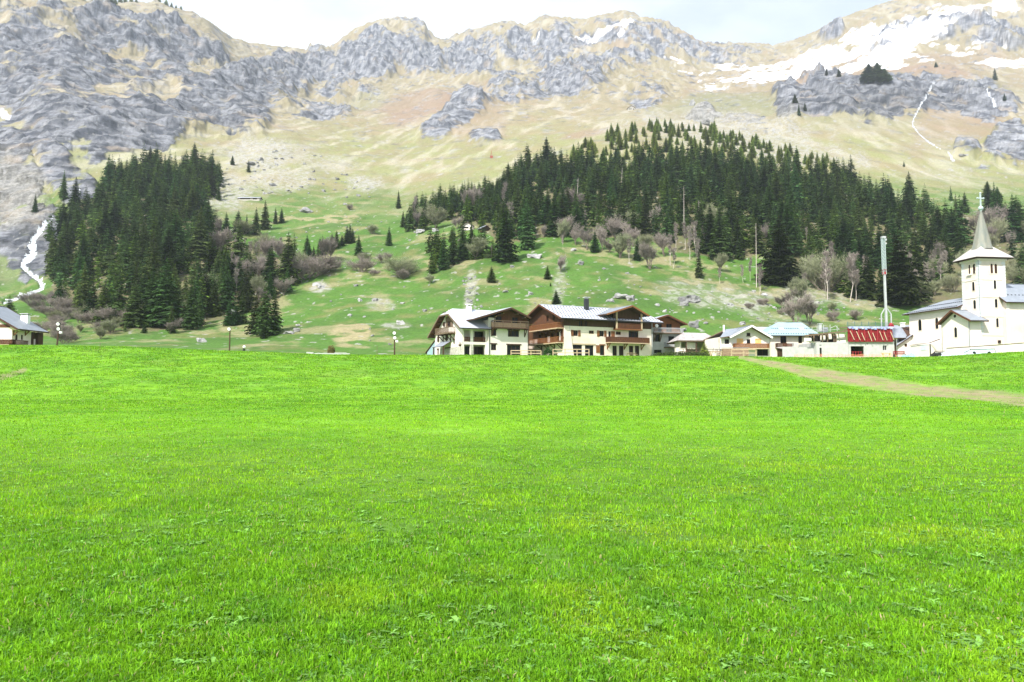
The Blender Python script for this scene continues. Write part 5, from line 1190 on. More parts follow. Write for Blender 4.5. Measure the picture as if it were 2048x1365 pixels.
# planter, bench, trestle
D = 151; q = MB(); q.tube((0, 0, 0), (0, 0, .75), .42, .55, 14); o = q.build('planter', PLASTC, None, label='round cream planter standing by the low fence', cat='planter'); o.location = (a_of(1429, 712) * D, D, b_of(714.5) * D)
D = 148; r = empty('trestle_table', (a_of(1773, 714) * D, D, b_of(717) * D), 0, 'yellowish wooden trestle table at the right corner of the concrete building', 'table')
part(r, 'top', YEL, [(-1.0, .9, -.3, .3, .95, 1.05)])
for x in (-.7, .6):
    for k in (-.3, .3): q = MB(); q.bar((x + k, -.2, 0), (x, 0, .95), .09); q.build('leg', YEL, r)
D = 150; r = empty('bench', (a_of(1800, 712) * D, D, b_of(715) * D), 0, 'dark red slatted bench in front of the slate-roofed house', 'bench')
part(r, 'seat', REDF, [(-1.3, 1.1, -.25, .2, .55, .65)]); part(r, 'backrest', REDF, [(-1.3, 1.1, .2, .26, .75, .95), (-1.3, 1.1, .2, .26, 1.05, 1.25)])
for x in (-1.2, 1.0): part(r, 'leg', METD, [(x - .05, x + .05, -.2, .26, 0, .55), (x - .05, x + .05, .27, .33, 0, 1.25)])
def heap(name, px, py, D, w_, h_, d_, m_, lab, cat, seed, seg=14, lean=0):
    rr = random.Random(seed); q = MB(); o_ = []
    n = seg; k = 6; g = []
    for j in range(k + 1):
        row = []
        for i in range(n + 1):
            s = i / n; t = j / k; e = math.sin(math.pi * min(max(t * 1.0, 0), 1)) ** .5; z = h_ * e * (.75 + .25 * math.sin(5 * s + seed) + rr.uniform(-.12, .12)) * min(1, 6 * s, 6 * (1 - s)) 
            row.append((-w_ / 2 + w_ * s, -d_ / 2 + d_ * t + rr.uniform(-.05, .05), z + lean * s))
        g.append(row)
    for j in range(k):
        for i in range(n): q.face([g[j][i], g[j][i + 1], g[j + 1][i + 1], g[j + 1][i]])
    o = q.build(name, m_, None, label=lab, cat=cat); o.location = (a_of(px, py) * D, D, b_of(py) * D - .1)
    return o
heap('tarpaulin_heap', 1816, 715, 146, 2.7, 1.1, 1.4, TEAL, 'dark teal covered heap at the foot of the church corner', 'tarpaulin', 3)
heap('tarpaulin_heap', 1905, 712.5, 143, 4.6, 1.2, 1.6, TARPW, 'crumpled pale blue tarpaulin left of the covered trailer by the church wall', 'tarpaulin', 5)
heap('tarpaulin_heap', 1962, 710, 143, 7.0, 1.1, 1.8, TARPW, 'long pale blue sheeting lying before the church boundary wall', 'tarpaulin', 8, lean=.15)
# covered trailer / digger-like dark machine
D = 144; r = empty('garden_tractor', (a_of(1878, 712) * D, D, b_of(714) * D), 0, 'small black machine parked between the church annex and the pale tarpaulin', 'machine')
q = MB(); q.hexa([(-1.3, -.6, .25), (1.4, -.6, .25), (1.4, .6, .25), (-1.3, .6, .25), (-.6, -.55, .85), (1.1, -.55, .95), (1.1, .55, .95), (-.6, .55, .85)]); q.build('body', BLACKP, r)
for x in (-.8, .95):
    q = MB(); q.tube((x, -.75, .35), (x, -.5, .35), .36, .36, 14); q.tube((x, .5, .35), (x, .75, .35), .36, .36, 14); q.build('wheel', BLACKP, r)
part(r, 'hood', METL, [(-.95, -.55, -.66, -.61, .4, .75), (.1, .6, -.66, -.61, .45, .8)])
q = MB(); q.bar((-1.3, 0, .5), (-.7, 0, 1.05), .12); q.bar((-.7, 0, 1.05), (1.2, 0, 1.12), .1); q.build('roll_bar', BLACKP, r)
D = 143; r = empty('covered_trailer', (a_of(1958, 708) * D, D, b_of(710) * D), 0, 'low trailer under a light grey cover by the church wall', 'trailer')
q = MB(); q.hexa([(-2.6, -.7, .35), (2.8, -.7, .35), (2.8, .7, .35), (-2.6, .7, .35), (-2.1, -.6, 1.0), (2.5, -.6, 1.15), (2.5, .6, 1.15), (-2.1, .6, 1.0)]); q.build('cover', TARPW, r)
q = MB(); q.bar((-2.2, -.72, 1.02), (2.6, -.72, 1.17), .07); q.bar((2.55, -.72, 1.15), (2.85, -.72, .35), .07); q.bar((-2.9, 0, .4), (-2.0, -.7, 1.0), .1); q.build('frame', METD, r)
for x in (-1.4, 1.5): q = MB(); q.tube((x, -.8, .3), (x, -.6, .3), .32, .32, 12); q.tube((x, .6, .3), (x, .8, .3), .32, .32, 12); q.build('wheel', BLACKP, r)
# concrete trough and wall at the left of the chalets
D = 146
r = empty('retaining_wall', (a_of(660, 708) * D, D, b_of(710) * D), 0, 'low pale concrete retaining wall on the crest below the bare bank', 'wall')
part(r, 'wall', CONC, [(-3.9, .9, 0, .4, -.5, .32), (.92, 3.9, -.1, .4, -.5, .3)]); part(r, 'coping', CONC, [(.9, 3.2, -.15, .45, .31, .42)])
part(r, 'end_block', CONC, [(-4.6, -3.95, -.2, .5, -.5, .55), (-3.93, -3.3, -.2, .5, -.5, .5)])
# parasol frame and table by the long chalet
D = 156; r = empty('picnic_table', (a_of(1262, 712) * D, D, b_of(714.5) * D), math.radians(27), 'pale picnic table in front of the glazed doors of the long chalet', 'table')
part(r, 'top', WOODP, [(-1.1, 1.1, -.4, .4, .8, .88)]); part(r, 'seat', WOODP, [(-1.1, 1.1, -.95, -.65, .5, .56)])
for x in (-.8, .8): q = MB(); q.bar((x, -.8, 0), (x, 0, .8), .1); q.bar((x, .8, 0), (x, 0, .8), .1); q.build('leg', WOODP, r)

# ------------------------------------------------------------------ vegetation
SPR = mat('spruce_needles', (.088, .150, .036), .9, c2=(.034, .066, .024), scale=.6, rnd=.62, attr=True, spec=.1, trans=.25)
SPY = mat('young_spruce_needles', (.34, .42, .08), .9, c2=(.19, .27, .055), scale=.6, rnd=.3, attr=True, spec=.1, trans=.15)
BARK = mat('bark', (.22, .18, .155), .95, c2=(.11, .09, .075), scale=2, stretch=(3, 3, .6))
BARKP = mat('pale_bark', (.55, .50, .44), .9, c2=(.34, .30, .27), scale=2)
TWIG = mat('bare_twigs', (.34, .30, .26), .95, c2=(.21, .18, .165), scale=.5, rnd=.25, attr=True, spec=.1)
TWIGG = mat('budding_twigs', (.32, .34, .20), .95, c2=(.21, .23, .14), scale=.5, rnd=.2, attr=True, spec=.1)
BUSH = mat('bush_leaves', (.10, .15, .05), .9, c2=(.05, .08, .03), scale=1.2, rnd=.3, attr=True, spec=.1)
ROCKM = mat('boulder_rock', (.38, .38, .37), .92, c2=(.13, .13, .135), scale=.9, bump=.15, rnd=.3, detail=8)

def spruce_arrays(seed, h=1.0, r=.16, whorls=38, per=7, droop=.35, gap=.0, segs=3, sub=True):
    """unit-height spruce crown: triangles only"""
    R = np.random.default_rng(seed); V = []; Cc = []
    for w_ in range(whorls):
        t = (w_ + R.uniform(0, .6)) / whorls
        z = .05 + .94 * t
        Rw = r * ((1 - t) ** .78) * (1.0 + .18 * math.sin(w_ * 1.9 + seed)) + .006
        if t < .1: Rw *= .75 + 2.5 * t
        n = max(4, int(per * (1 - .4 * t) + R.integers(0, 2)))
        a0 = R.uniform(0, 6.28)
        for i in range(n):
            if R.random() < gap: continue
            a = a0 + 6.283 * i / n + R.normal(0, .25); Lb = Rw * R.uniform(.7, 1.16)
            d = np.array([math.cos(a), math.sin(a), 0]); pr = np.array([-math.sin(a), math.cos(a), 0])
            up = .25 * (t - .35); c0 = .42 + 1.0 * R.random() ** 1.3
            prev = np.array([0, 0, z]); 
            for s in range(segs):
                u0, u1 = s / segs, (s + 1) / segs
                zz0 = z + Lb * (up * u0 - droop * u0 * u0 + .1 * u0 ** 4); zz1 = z + Lb * (up * u1 - droop * u1 * u1 + .1 * u1 ** 4)
                p0 = d * Lb * u0 + [0, 0, zz0]; p1 = d * Lb * u1 + [0, 0, zz1]
                wd = Lb * (.40 - .24 * u0) + .004
                for sg in (-1, 1):
                    jit = R.normal(0, .16, 3) * wd
                    q = p0 + (p1 - p0) * R.uniform(.3, .9) + pr * sg * wd * R.uniform(.8, 1.3) + [0, 0, -wd * R.uniform(.15, .75)] + jit
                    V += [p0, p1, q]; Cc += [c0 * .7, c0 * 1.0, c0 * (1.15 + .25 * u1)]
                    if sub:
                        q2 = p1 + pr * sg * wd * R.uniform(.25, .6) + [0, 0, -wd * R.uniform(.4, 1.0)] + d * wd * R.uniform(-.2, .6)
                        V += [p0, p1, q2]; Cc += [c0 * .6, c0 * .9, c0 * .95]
            tip = d * Lb * 1.1 + [0, 0, zz1 + Lb * .02]
            V += [p1 + pr * .03 * Lb, p1 - pr * .03 * Lb, tip]; Cc += [c0, c0, c0 * 1.3]
    for k in range(3):
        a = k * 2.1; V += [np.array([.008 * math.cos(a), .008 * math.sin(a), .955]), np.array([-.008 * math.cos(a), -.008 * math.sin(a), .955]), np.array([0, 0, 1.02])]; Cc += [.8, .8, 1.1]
    V = np.array(V) * h; Cc = np.array(Cc)
    return V, Cc
def crown_mesh(name, V, Cc, m):
    f = np.arange(len(V)).reshape(-1, 3)
    return np_mesh(name, V, f, [m], cols=Cc if Cc.ndim > 1 else np.repeat(Cc[:, None], 3, 1))
def trunk_mesh(name, h, r, m, lean=0):
    q = MB(); q.tube((0, 0, -1.0 / 20), (lean * h * .5, 0, h * .5), r, r * .6, 7); q.tube((lean * h * .5, 0, h * .5), (lean * h, 0, h), r * .6, r * .12, 7)
    me = bpy.data.meshes.new(name); me.from_pydata(q.v, [], q.f); me.materials.append(m); return me
SPV = [(spruce_arrays(100 + i, 1, rr, whorls=w_, per=p_, droop=dr, gap=g_), (rr,)) for i, (rr, w_, p_, dr, g_) in enumerate(
    [(.155, 40, 8, .45, .04), (.185, 36, 8, .40, .06), (.135, 42, 7, .5, .05), (.17, 38, 8, .35, .1), (.21, 34, 9, .35, .05), (.15, 36, 7, .6, .16), (.24, 30, 9, .3, .03), (.125, 44, 7, .55, .08)])]
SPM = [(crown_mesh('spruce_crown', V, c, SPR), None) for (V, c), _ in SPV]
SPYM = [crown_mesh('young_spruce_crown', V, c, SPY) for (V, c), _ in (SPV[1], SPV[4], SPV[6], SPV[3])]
SPT = trunk_mesh('spruce_trunk', .97, .009, mat('dark_bark', (.05, .042, .034), .95, scale=2))
def tree(name, loc, h, crown, trunk, label, cat, group, wid=1.0):
    r = empty(name, loc, random.uniform(0, 6.28), label, cat, group)
    c = link('crown', crown, r); c.scale = (h * wid * 1.22, h * wid * 1.22, h); t = link('trunk', trunk, r); t.scale = (h, h, h)
    return r
def scatter(poly, spacing, seed, dmin=210, dmax=1500, keep=1.0):
    """world-space scatter of points whose foot falls in a photo-pixel polygon"""
    R = np.random.default_rng(seed); xs = [p[0] for p in poly]; ys = [p[1] for p in poly]
    p0 = [at(x, y, dmin) for x, y in poly]; y0 = max(dmin, min(p.y for p in p0) - 20); y1 = min(dmax, max(p.y for p in p0) + 40)
    x0 = min(p.x for p in p0) - 20; x1 = max(p.x for p in p0) + 20
    gx, gy = np.meshgrid(np.arange(x0, x1, spacing), np.arange(y0, y1, spacing)); gx = gx.ravel(); gy = gy.ravel()
    gx = gx + R.uniform(-.45, .45, len(gx)) * spacing; gy = gy + R.uniform(-.45, .45, len(gy)) * spacing
    gz = ground(gx, gy); px, py = proj(gx, gy, gz); k = inpoly(px, py, poly) & (R.random(len(gx)) < keep)
    return gx[k], gy[k], gz[k], px[k], py[k]
RFAR = [(1930,440),(1985,430),(2048,440),(2200,440),(2200,620),(2048,600),(2020,500),(1960,480)]
RLOW = [(858,482),(930,470),(965,500),(1010,515),(1000,530),(930,545),(858,552)]
LLOW = [(430,480),(520,560),(600,540),(560,600),(480,640),(400,660),(400,600)]
RLEFT = [(806,460),(825,428),(880,408),(945,388),(1015,375),(1040,390),(1040,440),(1010,455),(960,450),(905,440),(870,450),(840,470)]
cand = []   # (D, x, y, z, px, py, h, zone, kind)
Rt = np.random.default_rng(5)
for poly, sp, zone, sd_, kp in ((LEFTF, 8.9, 'left', 1, .92), (RIGHTF, 9.6, 'right', 2, .92), (RFAR, 12, 'far', 3, .5), (RLEFT, 7.0, 'right', 4, .85), (RLOW, 9.5, 'right', 6, .6), (LLOW, 9.5, 'left', 7, .5)):
    gx, gy, gz, px, py = scatter(poly, sp, sd_, keep=kp)
    for i in range(len(gx)):
        clump = fbm(np.array([gx[i]]), np.array([gy[i]]), 60, 2, 4)[0]
        h = 17.5 + 9 * clump + Rt.normal(0, 4.6)
        if zone == 'right' and px[i] < 1000: h = 13.5 + Rt.normal(0, 2.5)
        if zone == 'right' and 1020 < px[i] < 1500 and py[i] < 380: h += 3
        if zone == 'left' and py[i] > 440 and px[i] < 300: h = 15 + Rt.normal(0, 4)
        if zone == 'left' and py[i] < 400: h += 4
        cand.append([gy[i], gx[i], gy[i], gz[i], px[i], py[i], max(7, h), zone])
cand.sort(key=lambda c: c[0])
# drop the ones fully hidden behind nearer crowns (tree tops below what stands in front)
sky_ = np.full(2400, 1e9); vis = []
for c in cand:
    D, x, y, z, px, py, h, zone = c
    _, pt = proj(x, y, z + h); i0 = int(max(0, min(2390, px - 6))); i1 = i0 + 12
    if pt > np.percentile(sky_[i0:i1], 70) + 3: continue
    _, pm = proj(x, y, z + h * .55); sky_[i0:i1] = np.minimum(sky_[i0:i1], pm); vis.append(c)
print('spruces candidates', len(cand), 'seen', len(vis))
# hand-placed spruces that stand out: px, foot row, photo height, width, label
hand = [
 (530,672,104,1.25,'largest dark spruce at the foot of the left forest, beside the bank of dry grass'),(512,668,80,1.1,'spruce just left of the largest one at the foot of the left forest'),(549,664,84,1.2,'spruce at the right flank of the largest one, over the white rocks'),
 (527,678,34,1.2,'small dark spruce in front of the largest spruce at the left forest foot'),(459,652,52,1.1,'small spruce directly behind the single floodlight pole'),(484,648,64,1.2,'spruce right of the single floodlight pole'),(472,650,48,1.0,'narrow little spruce between the two beside the floodlight pole'),
 (398,655,76,1.0,'narrow spruce standing on the dry bank left of the floodlight pole'),(343,666,60,.9,'small dark spruce above the bare dry bank'),(322,655,90,.9,'tall slim spruce over the left end of the dry bank'),(262,650,72,1.0,'spruce at the lower left corner of the left forest'),(118,616,62,1.1,'dark spruce standing alone beside the lower stream bend'),
 (18,640,50,1.2,'dark spruce behind the roof of the farmhouse'),(250,664,24,1.0,'tiny spruce on the grass left of the dry bank'),(289,667,22,1.0,'little bush-like spruce beside the rocks at the left forest foot'),
 (440,607,70,1.0,'slim spruce in the gap above the floodlight pole'),(778,492,40,1.0,'lone spruce on the grass ledge right of the bare shrubs'),(717,512,42,1.1,'small spruce beside the grey bush in the middle of the slope'),(797,418,38,.95,'lone dark spruce on the open slope left of the right forest'),(806,455,34,.9,'small spruce at the far left tip of the right forest'),(815,458,30,1.0,'small spruce beside the pale birch at the forest tip'),
 (983,565,33,1.3,'round little spruce alone on the green slope above the white chalet'),(1095,559,28,1.0,'small spruce on the green slope right of the stone gully'),(1112,609,30,1.3,'small spruce behind the ridge of the long chalet'),(1101,573,8,1.2,'very small spruce sapling below the other on the slope'),
 (1012,524,112,1.15,'tall broad spruce at the lower edge of the right forest, above the cabins'),(1055,500,104,1.1,'tall spruce right of the broad one above the cabins'),(886,540,62,1.0,'spruce at the lower left edge of the right forest'),(905,528,56,1.0,'spruce below the white gabled cabin'),(862,545,40,1.1,'low dark spruce on the grass at the forest edge below the cabins'),(925,520,70,.9,'spruce close in front of the white gabled cabin'),
 (943,478,40,.9,'spruce just right of the white gabled cabin'),(1560,570,138,1.35,'very broad tall spruce at the lower edge of the right forest'),(1440,520,110,1.1,'tall spruce above the pale birches'),(1398,556,60,.95,'narrow bright green spruce below the pale birches'),(1275,522,50,.9,'spruce beside the bare tree on the upper grass edge'),(1190,505,44,1.0,'small spruce in the bare thicket above the stone gully'),
 (1700,595,62,1.2,'low spruce behind the building site'),(1800,612,150,1.15,'tall spruce just right of the crane mast'),(1770,600,120,1.0,'tall spruce rising behind the crane mast'),(1835,600,120,1.1,'tall broad spruce left of the church tower'),(1665,560,80,1.0,'spruce in the bare thicket left of the crane mast'),
 (1975,398,36,1.5,'broad dark spruce clump above the church cross'),(1995,402,30,1.3,'spruce right of the broad clump above the church cross'),(1930,425,42,1.0,'spruce left of the church cross'),(1902,402,30,.9,'small spruce on the pale slope left of the church cross'),(2035,470,80,1.2,'spruce at the right edge above the choir roof'),(2046,560,60,1.1,'spruce behind the choir roof at the right edge'),
 (1738,162,36,2.1,'round dark spruce clump on top of the high cliff'),(1755,163,40,2.0,'tallest of the spruces on top of the high cliff'),(1770,164,28,2.0,'right hand spruce of the clump on the high cliff'),(1678,154,20,1.1,'small spruce left of the clump on the high cliff'),(1653,152,16,1.0,'tiny spruce at the left end of the high cliff'),(1990,161,27,1.2,'lone dark spruce high on the slope at far right'),
 (1590,207,20,1.1,'spruce in the gully left of the high cliff'),(1598,232,26,1.0,'spruce at the foot of the high cliff'),(1610,222,18,1.2,'spruce beside the other at the foot of the high cliff'),(2009,202,16,1.1,'small dark spruce on the high right slope'),(1808,334,12,1.2,'tiny green spruce on the pale slope above the forest'),(1872,135,12,1.3,'tiny spruce on the high green shoulder'),
 (388,352,68,1.05,'very tall spruce breaking the skyline of the left forest'),(424,372,74,1.05,'tall spruce standing apart at the right top of the left forest'),(300,340,48,1.0,'spruce at the top left of the left forest'),(127,400,60,1.1,'dark spruce on the crag above the stream'),(125,470,70,1.1,'dark spruce at the stream edge of the left forest'),(415,462,66,1.2,'spruce beside the white boulder in the left forest'),
 (70,425,38,1.0,'spruce on the crag left of the stream'),(437,400,30,1.0,'spruce among the boulders right of the left forest'),(465,330,20,1.0,'small spruce in the upper boulder field'),(497,345,26,1.0,'leaning spruce in the middle of the upper boulder field'),(476,470,50,1.0,'first spruce of the row along the ledge'),(493,468,40,.9,'second spruce of the row along the ledge'),(512,470,56,1.0,'tallest spruce of the row along the ledge'),(530,460,60,.95,'spruce in the middle of the row along the ledge'),
 (551,448,34,1.0,'left one of the close pair at the right end of the ledge'),(563,447,32,1.0,'right one of the close pair at the right end of the ledge'),(452,480,56,.9,'spruce at the left end of the row along the ledge')]
hi = 0
for (px, py, hp, wd, lb) in hand:
    p = at(px, py, 200); h = hp / FPX * p.y * 1.02
    lb = ' '.join(lb.split()[:16])
    tree('spruce', p, h, SPM[hi % 8][0] if wd < 1.3 else SPM[4][0], SPT, lb, 'spruce', 'spruces standing out', wid=wd); hi += 1
Rh = np.random.default_rng(12)
for i, (px, py) in enumerate([(462,590),(482,600),(505,585),(540,598),(470,560),(520,570),(555,575),(590,560),(500,550),(610,548),(448,612),(430,630),(455,540),(575,585)]):
    p = at(px, py, 200); tree('spruce', p, Rh.uniform(34, 62) / FPX * p.y, SPM[i % 8][0], SPT, 'spruce scattered in bare thicket', 'spruce', 'spruces scattered in the bare thicket', wid=Rh.uniform(1, 1.3))
# rows of small spruces running down the middle ridge
for i, (px, py) in enumerate([(705,478),(694,480),(684,484),(673,488),(664,492),(655,497),(645,502),(636,506),(627,511),(618,515),(608,520),(598,524),(588,530),(577,536),(566,545),(700,470),(640,490),(614,500)]):
    p = at(px, py + 8, 200); tree('spruce', p, (30 + 8 * math.sin(i * 2.3)) / FPX * p.y * 1.05, SPM[(i * 3) % 8][0], SPT, 'spruce in the ridge row', 'spruce', 'spruce row on the middle ridge', wid=1.15)
# the 190 nearest forest trees one by one, the rest as one mass
def px_h(c): return c[6] / c[0]
vis.sort(key=lambda c: -px_h(c))
NI = 190
zone_name = {'left': 'left forest', 'right': 'right forest', 'far': 'wood behind the church'}
def zlabel(c):
    D, x, y, z, px, py, h, zone = c
    if zone == 'left': row = 'lowest rows' if py > 560 else 'middle' if py > 440 else 'upper edge'; side = 'stream side' if px < 230 else 'meadow side'
    elif zone == 'right':
        row = 'lower edge' if py > 490 else 'middle' if py > 400 else 'upper edge'; side = 'left third' if px < 1150 else 'centre' if px < 1480 else 'right third'
    else: row = 'slope'; side = 'right of the tower'
    size = 'tall' if h > 20 else 'medium' if h > 14 else 'short'
    return '%s dark forest spruce' % size, '%s spruces, %s, %s of the %s' % (size, side, row, zone_name[zone])
for i, c in enumerate(vis[:NI]):
    D, x, y, z, px, py, h, zone = c; lb, gr = zlabel(c)
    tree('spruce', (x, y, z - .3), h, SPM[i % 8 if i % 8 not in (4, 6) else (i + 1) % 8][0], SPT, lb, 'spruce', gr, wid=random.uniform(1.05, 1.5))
lowv = [spruce_arrays(300 + i, 1, rr, whorls=20, per=6, droop=.4, gap=.03, segs=2) for i, rr in enumerate((.17, .2, .155, .185))]
Vs, Cs = [], []
for i, c in enumerate(vis[NI:]):
    D, x, y, z, px, py, h, zone = c; V, cc = lowv[i % 4]; a = random.uniform(0, 6.28); ca, sa = math.cos(a), math.sin(a); wd = random.uniform(1.1, 1.6)
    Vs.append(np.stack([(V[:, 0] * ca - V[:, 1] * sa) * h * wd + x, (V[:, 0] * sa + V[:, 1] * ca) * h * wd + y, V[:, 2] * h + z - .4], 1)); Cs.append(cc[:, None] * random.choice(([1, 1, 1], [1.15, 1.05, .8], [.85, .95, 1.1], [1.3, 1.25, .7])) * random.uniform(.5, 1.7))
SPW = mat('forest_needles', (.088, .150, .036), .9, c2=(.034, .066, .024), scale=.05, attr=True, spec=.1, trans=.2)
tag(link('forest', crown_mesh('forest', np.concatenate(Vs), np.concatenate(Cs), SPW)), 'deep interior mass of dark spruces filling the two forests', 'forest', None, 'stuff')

# young bright spruces and larches above the right forest, among white scree
Ry = np.random.default_rng(9); YG = [(1120,318),(1180,285),(1260,258),(1330,252),(1420,262),(1500,285),(1580,300),(1660,325),(1700,345),(1600,345),(1500,338),(1400,325),(1250,330),(1150,335)]
gx, gy, gz, px, py = scatter(YG, 15, 21, dmax=1400, keep=.85)
k = Ry.permutation(len(gx))[:250]
for i in k:
    upper = py[i] < 285
    tree('young_conifer', (gx[i], gy[i], gz[i] - .2), Ry.uniform(8, 16) * (.8 if gy[i] < 600 else 1.05), SPYM[int(i) % 4], SPT, 'small bright green conifer', 'conifer', 'bright young conifers %s the right forest' % ('high above' if upper else 'just above'), wid=Ry.uniform(1.0, 1.3))
# tiny trees on the left skyline
for i, px_ in enumerate([118,124,131,137,146,154,163,182,192,205,214,222,230,240,250,262,272,318,332,343,352,362]):
    a = a_of(px_, 20); zc_ = ground(a * DS, DS) / DS; j = int(np.argmax(np.where(DS > 1200, zc_, -9))); D = DS[j]
    tree('skyline_conifer', (a * D, D, g1(a * D, D) - 1), Ry.uniform(11, 20), SPYM[i % 4], SPT, 'tiny conifer on left skyline', 'conifer', 'conifers on the left skyline', wid=1.5)
print('young', len(k))

# ---- bare broadleaved trees
def bare_arrays(seed, shape='round', n=620):
    """unit height; returns (limb tubes MB, twig triangles, colours)"""
    R = random.Random(seed); q = MB(); V = []; Cc = []
    def twig(p, d, l, depth):
        for _ in range(R.choice((2, 2, 3)) if depth else 2):
            dd = (d + Vector((R.gauss(0, .5), R.gauss(0, .5), R.gauss(.1, .35)))).normalized(); e = p + dd * l * R.uniform(.6, 1.2)
            s = dd.cross(Vector((R.uniform(-1, 1), R.uniform(-1, 1), R.uniform(-1, 1)))).normalized() * (.0042 if depth else .0030)
            V.extend([p - s, p + s, e]); c = R.uniform(.7, 1.35); Cc.extend([c * .8, c * .8, c])
            if depth: twig(p.lerp(e, R.uniform(.4, .9)), dd, l * .68, depth - 1)
    def limb(p, d, l, r, depth):
        e = p + d * l; m = p.lerp(e, .5) + Vector((R.gauss(0, .06), R.gauss(0, .06), .02)) * l
        q.tube(p, m, r, r * .8, 5, cap=False); q.tube(m, e, r * .8, r * .55, 5, cap=False)
        if depth < 3 and shape != 'tall':
            for k in range(2): twig(p.lerp(e, .2 + .6 * R.random()), (d + Vector((R.gauss(0, .9), R.gauss(0, .9), 0))).normalized(), l * .62, 1)
        if depth == 0:
            for k in range(4): twig(p.lerp(e, .3 + .7 * k / 3), d, l * .8, 2)
            return
        nb = R.choice((3, 3, 4)) if shape != 'tall' else 3
        for k in range(nb):
            a = R.uniform(0, 6.28); sp = R.uniform(.35, .85) if shape != 'tall' else R.uniform(.2, .5)
            dd = (d + Vector((math.cos(a), math.sin(a), R.uniform(.1, .9))) * sp).normalized(); limb(p.lerp(e, R.uniform(.35, 1)), dd, l * R.uniform(.55, .92), r * .55, depth - 1)
    if shape == 'round':
        for k in range(R.choice((3, 4, 5))):
            a = R.uniform(0, 6.28); limb(Vector((0, 0, .02)), Vector((math.cos(a) * .38, math.sin(a) * .38, 1)).normalized(), R.uniform(.2, .36), .014, 3)
    elif shape == 'tall':
        p = Vector((0, 0, 0)); 
        for k in range(7):
            e = p + Vector((R.gauss(0, .012), R.gauss(0, .012), .135)); q.tube(p, e, .013 * (1 - k / 9), .013 * (1 - (k + 1) / 9), 6, cap=False)
            if k > 1:
                for j in range(4): a = R.uniform(0, 6.28); limb(e, Vector((math.cos(a) * .5, math.sin(a) * .5, 1)).normalized(), .11, .005, 1)
            p = e
    else:
        for k in range(9):
            a = R.uniform(0, 6.28); limb(Vector((R.gauss(0, .08), R.gauss(0, .08), 0)), Vector((math.cos(a) * .9, math.sin(a) * .9, 1)).normalized(), .34, .010, 2)
    V = np.array([tuple(v) for v in V]); mz = V[:, 2].max(); V = V / mz
    q.v = [(x / mz, y / mz, z / mz - .01) for x, y, z in q.v]
    return q, V, np.array(Cc)
def bare_pair(seed, shape, tm, bm):
    q, V, c = bare_arrays(seed, shape); me = bpy.data.meshes.new('limbs'); me.from_pydata(q.v, [], q.f); me.materials.append(bm)
    return crown_mesh('twigs', V, c, tm), me
BR = [bare_pair(i, 'round', TWIG, BARK) for i in (1, 2, 3)]; BT = [bare_pair(i, 'tall', TWIG, BARKP) for i in (4, 5, 6)]; BS = [bare_pair(i, 'shrub', TWIG, BARK) for i in (7, 8, 9)]
BG = [bare_pair(11, 'round', TWIGG, BARK), bare_pair(12, 'shrub', TWIGG, BARK)]
print('twig tris', [len(a.polygons) for a, b in BR + BT + BS])
def bare(name, p, h, pair, label, cat, group, wid=1.0):
    r = empty(name, p, random.uniform(0, 6.28), label, cat, group)
    c = link('crown', pair[0], r); c.scale = (h * wid, h * wid, h); t = link('trunk', pair[1], r); t.scale = (h * wid, h * wid, h)
named = [(1590,655,78,1.0,BR,'large bare tree on the slope behind the blue-green hipped roof'),(1620,650,60,1.1,BR,'bare tree right of the large one behind the hipped roof'),(1370,500,60,.9,BT,'pale leafless birch at the left of the birch group'),(1352,505,64,.8,BT,'slender pale birch in the birch group'),(1392,510,70,.8,BT,'tall pale birch in the birch group'),(1410,505,56,.9,BT,'pale birch at the right of the birch group'),(1380,520,74,.8,BT,'pale birch in front of the birch group'),
 (1300,540,60,1.0,BR,'bare tree on the grass edge above the long chalet'),(1120,545,44,.9,BR,'bare tree in the stony gully above the long chalet'),(500,525,46,.9,BT,'pale birch in the thicket of the left forest'),(512,530,50,.8,BT,'second pale birch in the thicket of the left forest'),(828,448,60,.8,BT,'pale birch at the left tip of the right forest'),(840,455,40,1,BR,'bare tree beside the birch at the tip of the right forest'),
 (800,555,52,1.5,BG,'big grey-green round bush on the middle slope'),(725,545,40,1.5,BS,'wide grey bare shrub left of the green round bush'),(745,468,22,1.3,BG,'small leafless tree on the ledge in mid slope'),(615,560,52,1.4,BS,'purple-grey bare shrub at the right end of the left forest'),(645,548,50,1.4,BS,'purple-grey bare shrub running up the ridge'),(567,592,44,1.2,BR,'round grey bare tree right of the big spruces'),(435,515,66,1.1,BR,'large purple-grey bare tree inside the left forest'),
 (950,520,50,1.2,BG,'pale grey-green bare tree below the white gabled cabin'),(960,505,40,1.1,BR,'bare tree below the dark log cabin'),(1125,478,52,1.2,BR,'wide bare tree at the lower edge of the right forest'),(1565,620,46,1.2,BR,'round bare bush behind the roofs'),(1840,610,64,1.5,BG,'large round grey bare tree left of the church tower'),(1870,560,52,1.0,BT,'pale trunked bare tree left of the church tower'),(1850,590,70,1.0,BT,'slim pale trunk beside the church nave'),
 (1985,480,70,1.2,BR,'bare tree behind the church spire'),(2010,470,60,1.2,BR,'bare tree right of the church spire'),(700,420,14,1.4,BS,'small dark shrub on the open middle slope'),(660,520,40,.9,BR,'thin bare tree on the middle ridge'),(490,470,34,1.5,BG,'round grey-green bush below the ledge spruces'),(340,668,38,1.2,BR,'bare bush on the dry bank at the forest foot'),(232,650,40,1.4,BS,'bare shrub at the lower left of the left forest')]
for i, (px, py, hp, wd, st, lb) in enumerate(named):
    p = at(px, py, 200); bare('bare_tree' if st is not BS else 'bare_shrub', p, hp / FPX * p.y, st[i % len(st)], ' '.join(lb.split()[:16]), 'bare tree' if st is not BS else 'shrub', None, wd)
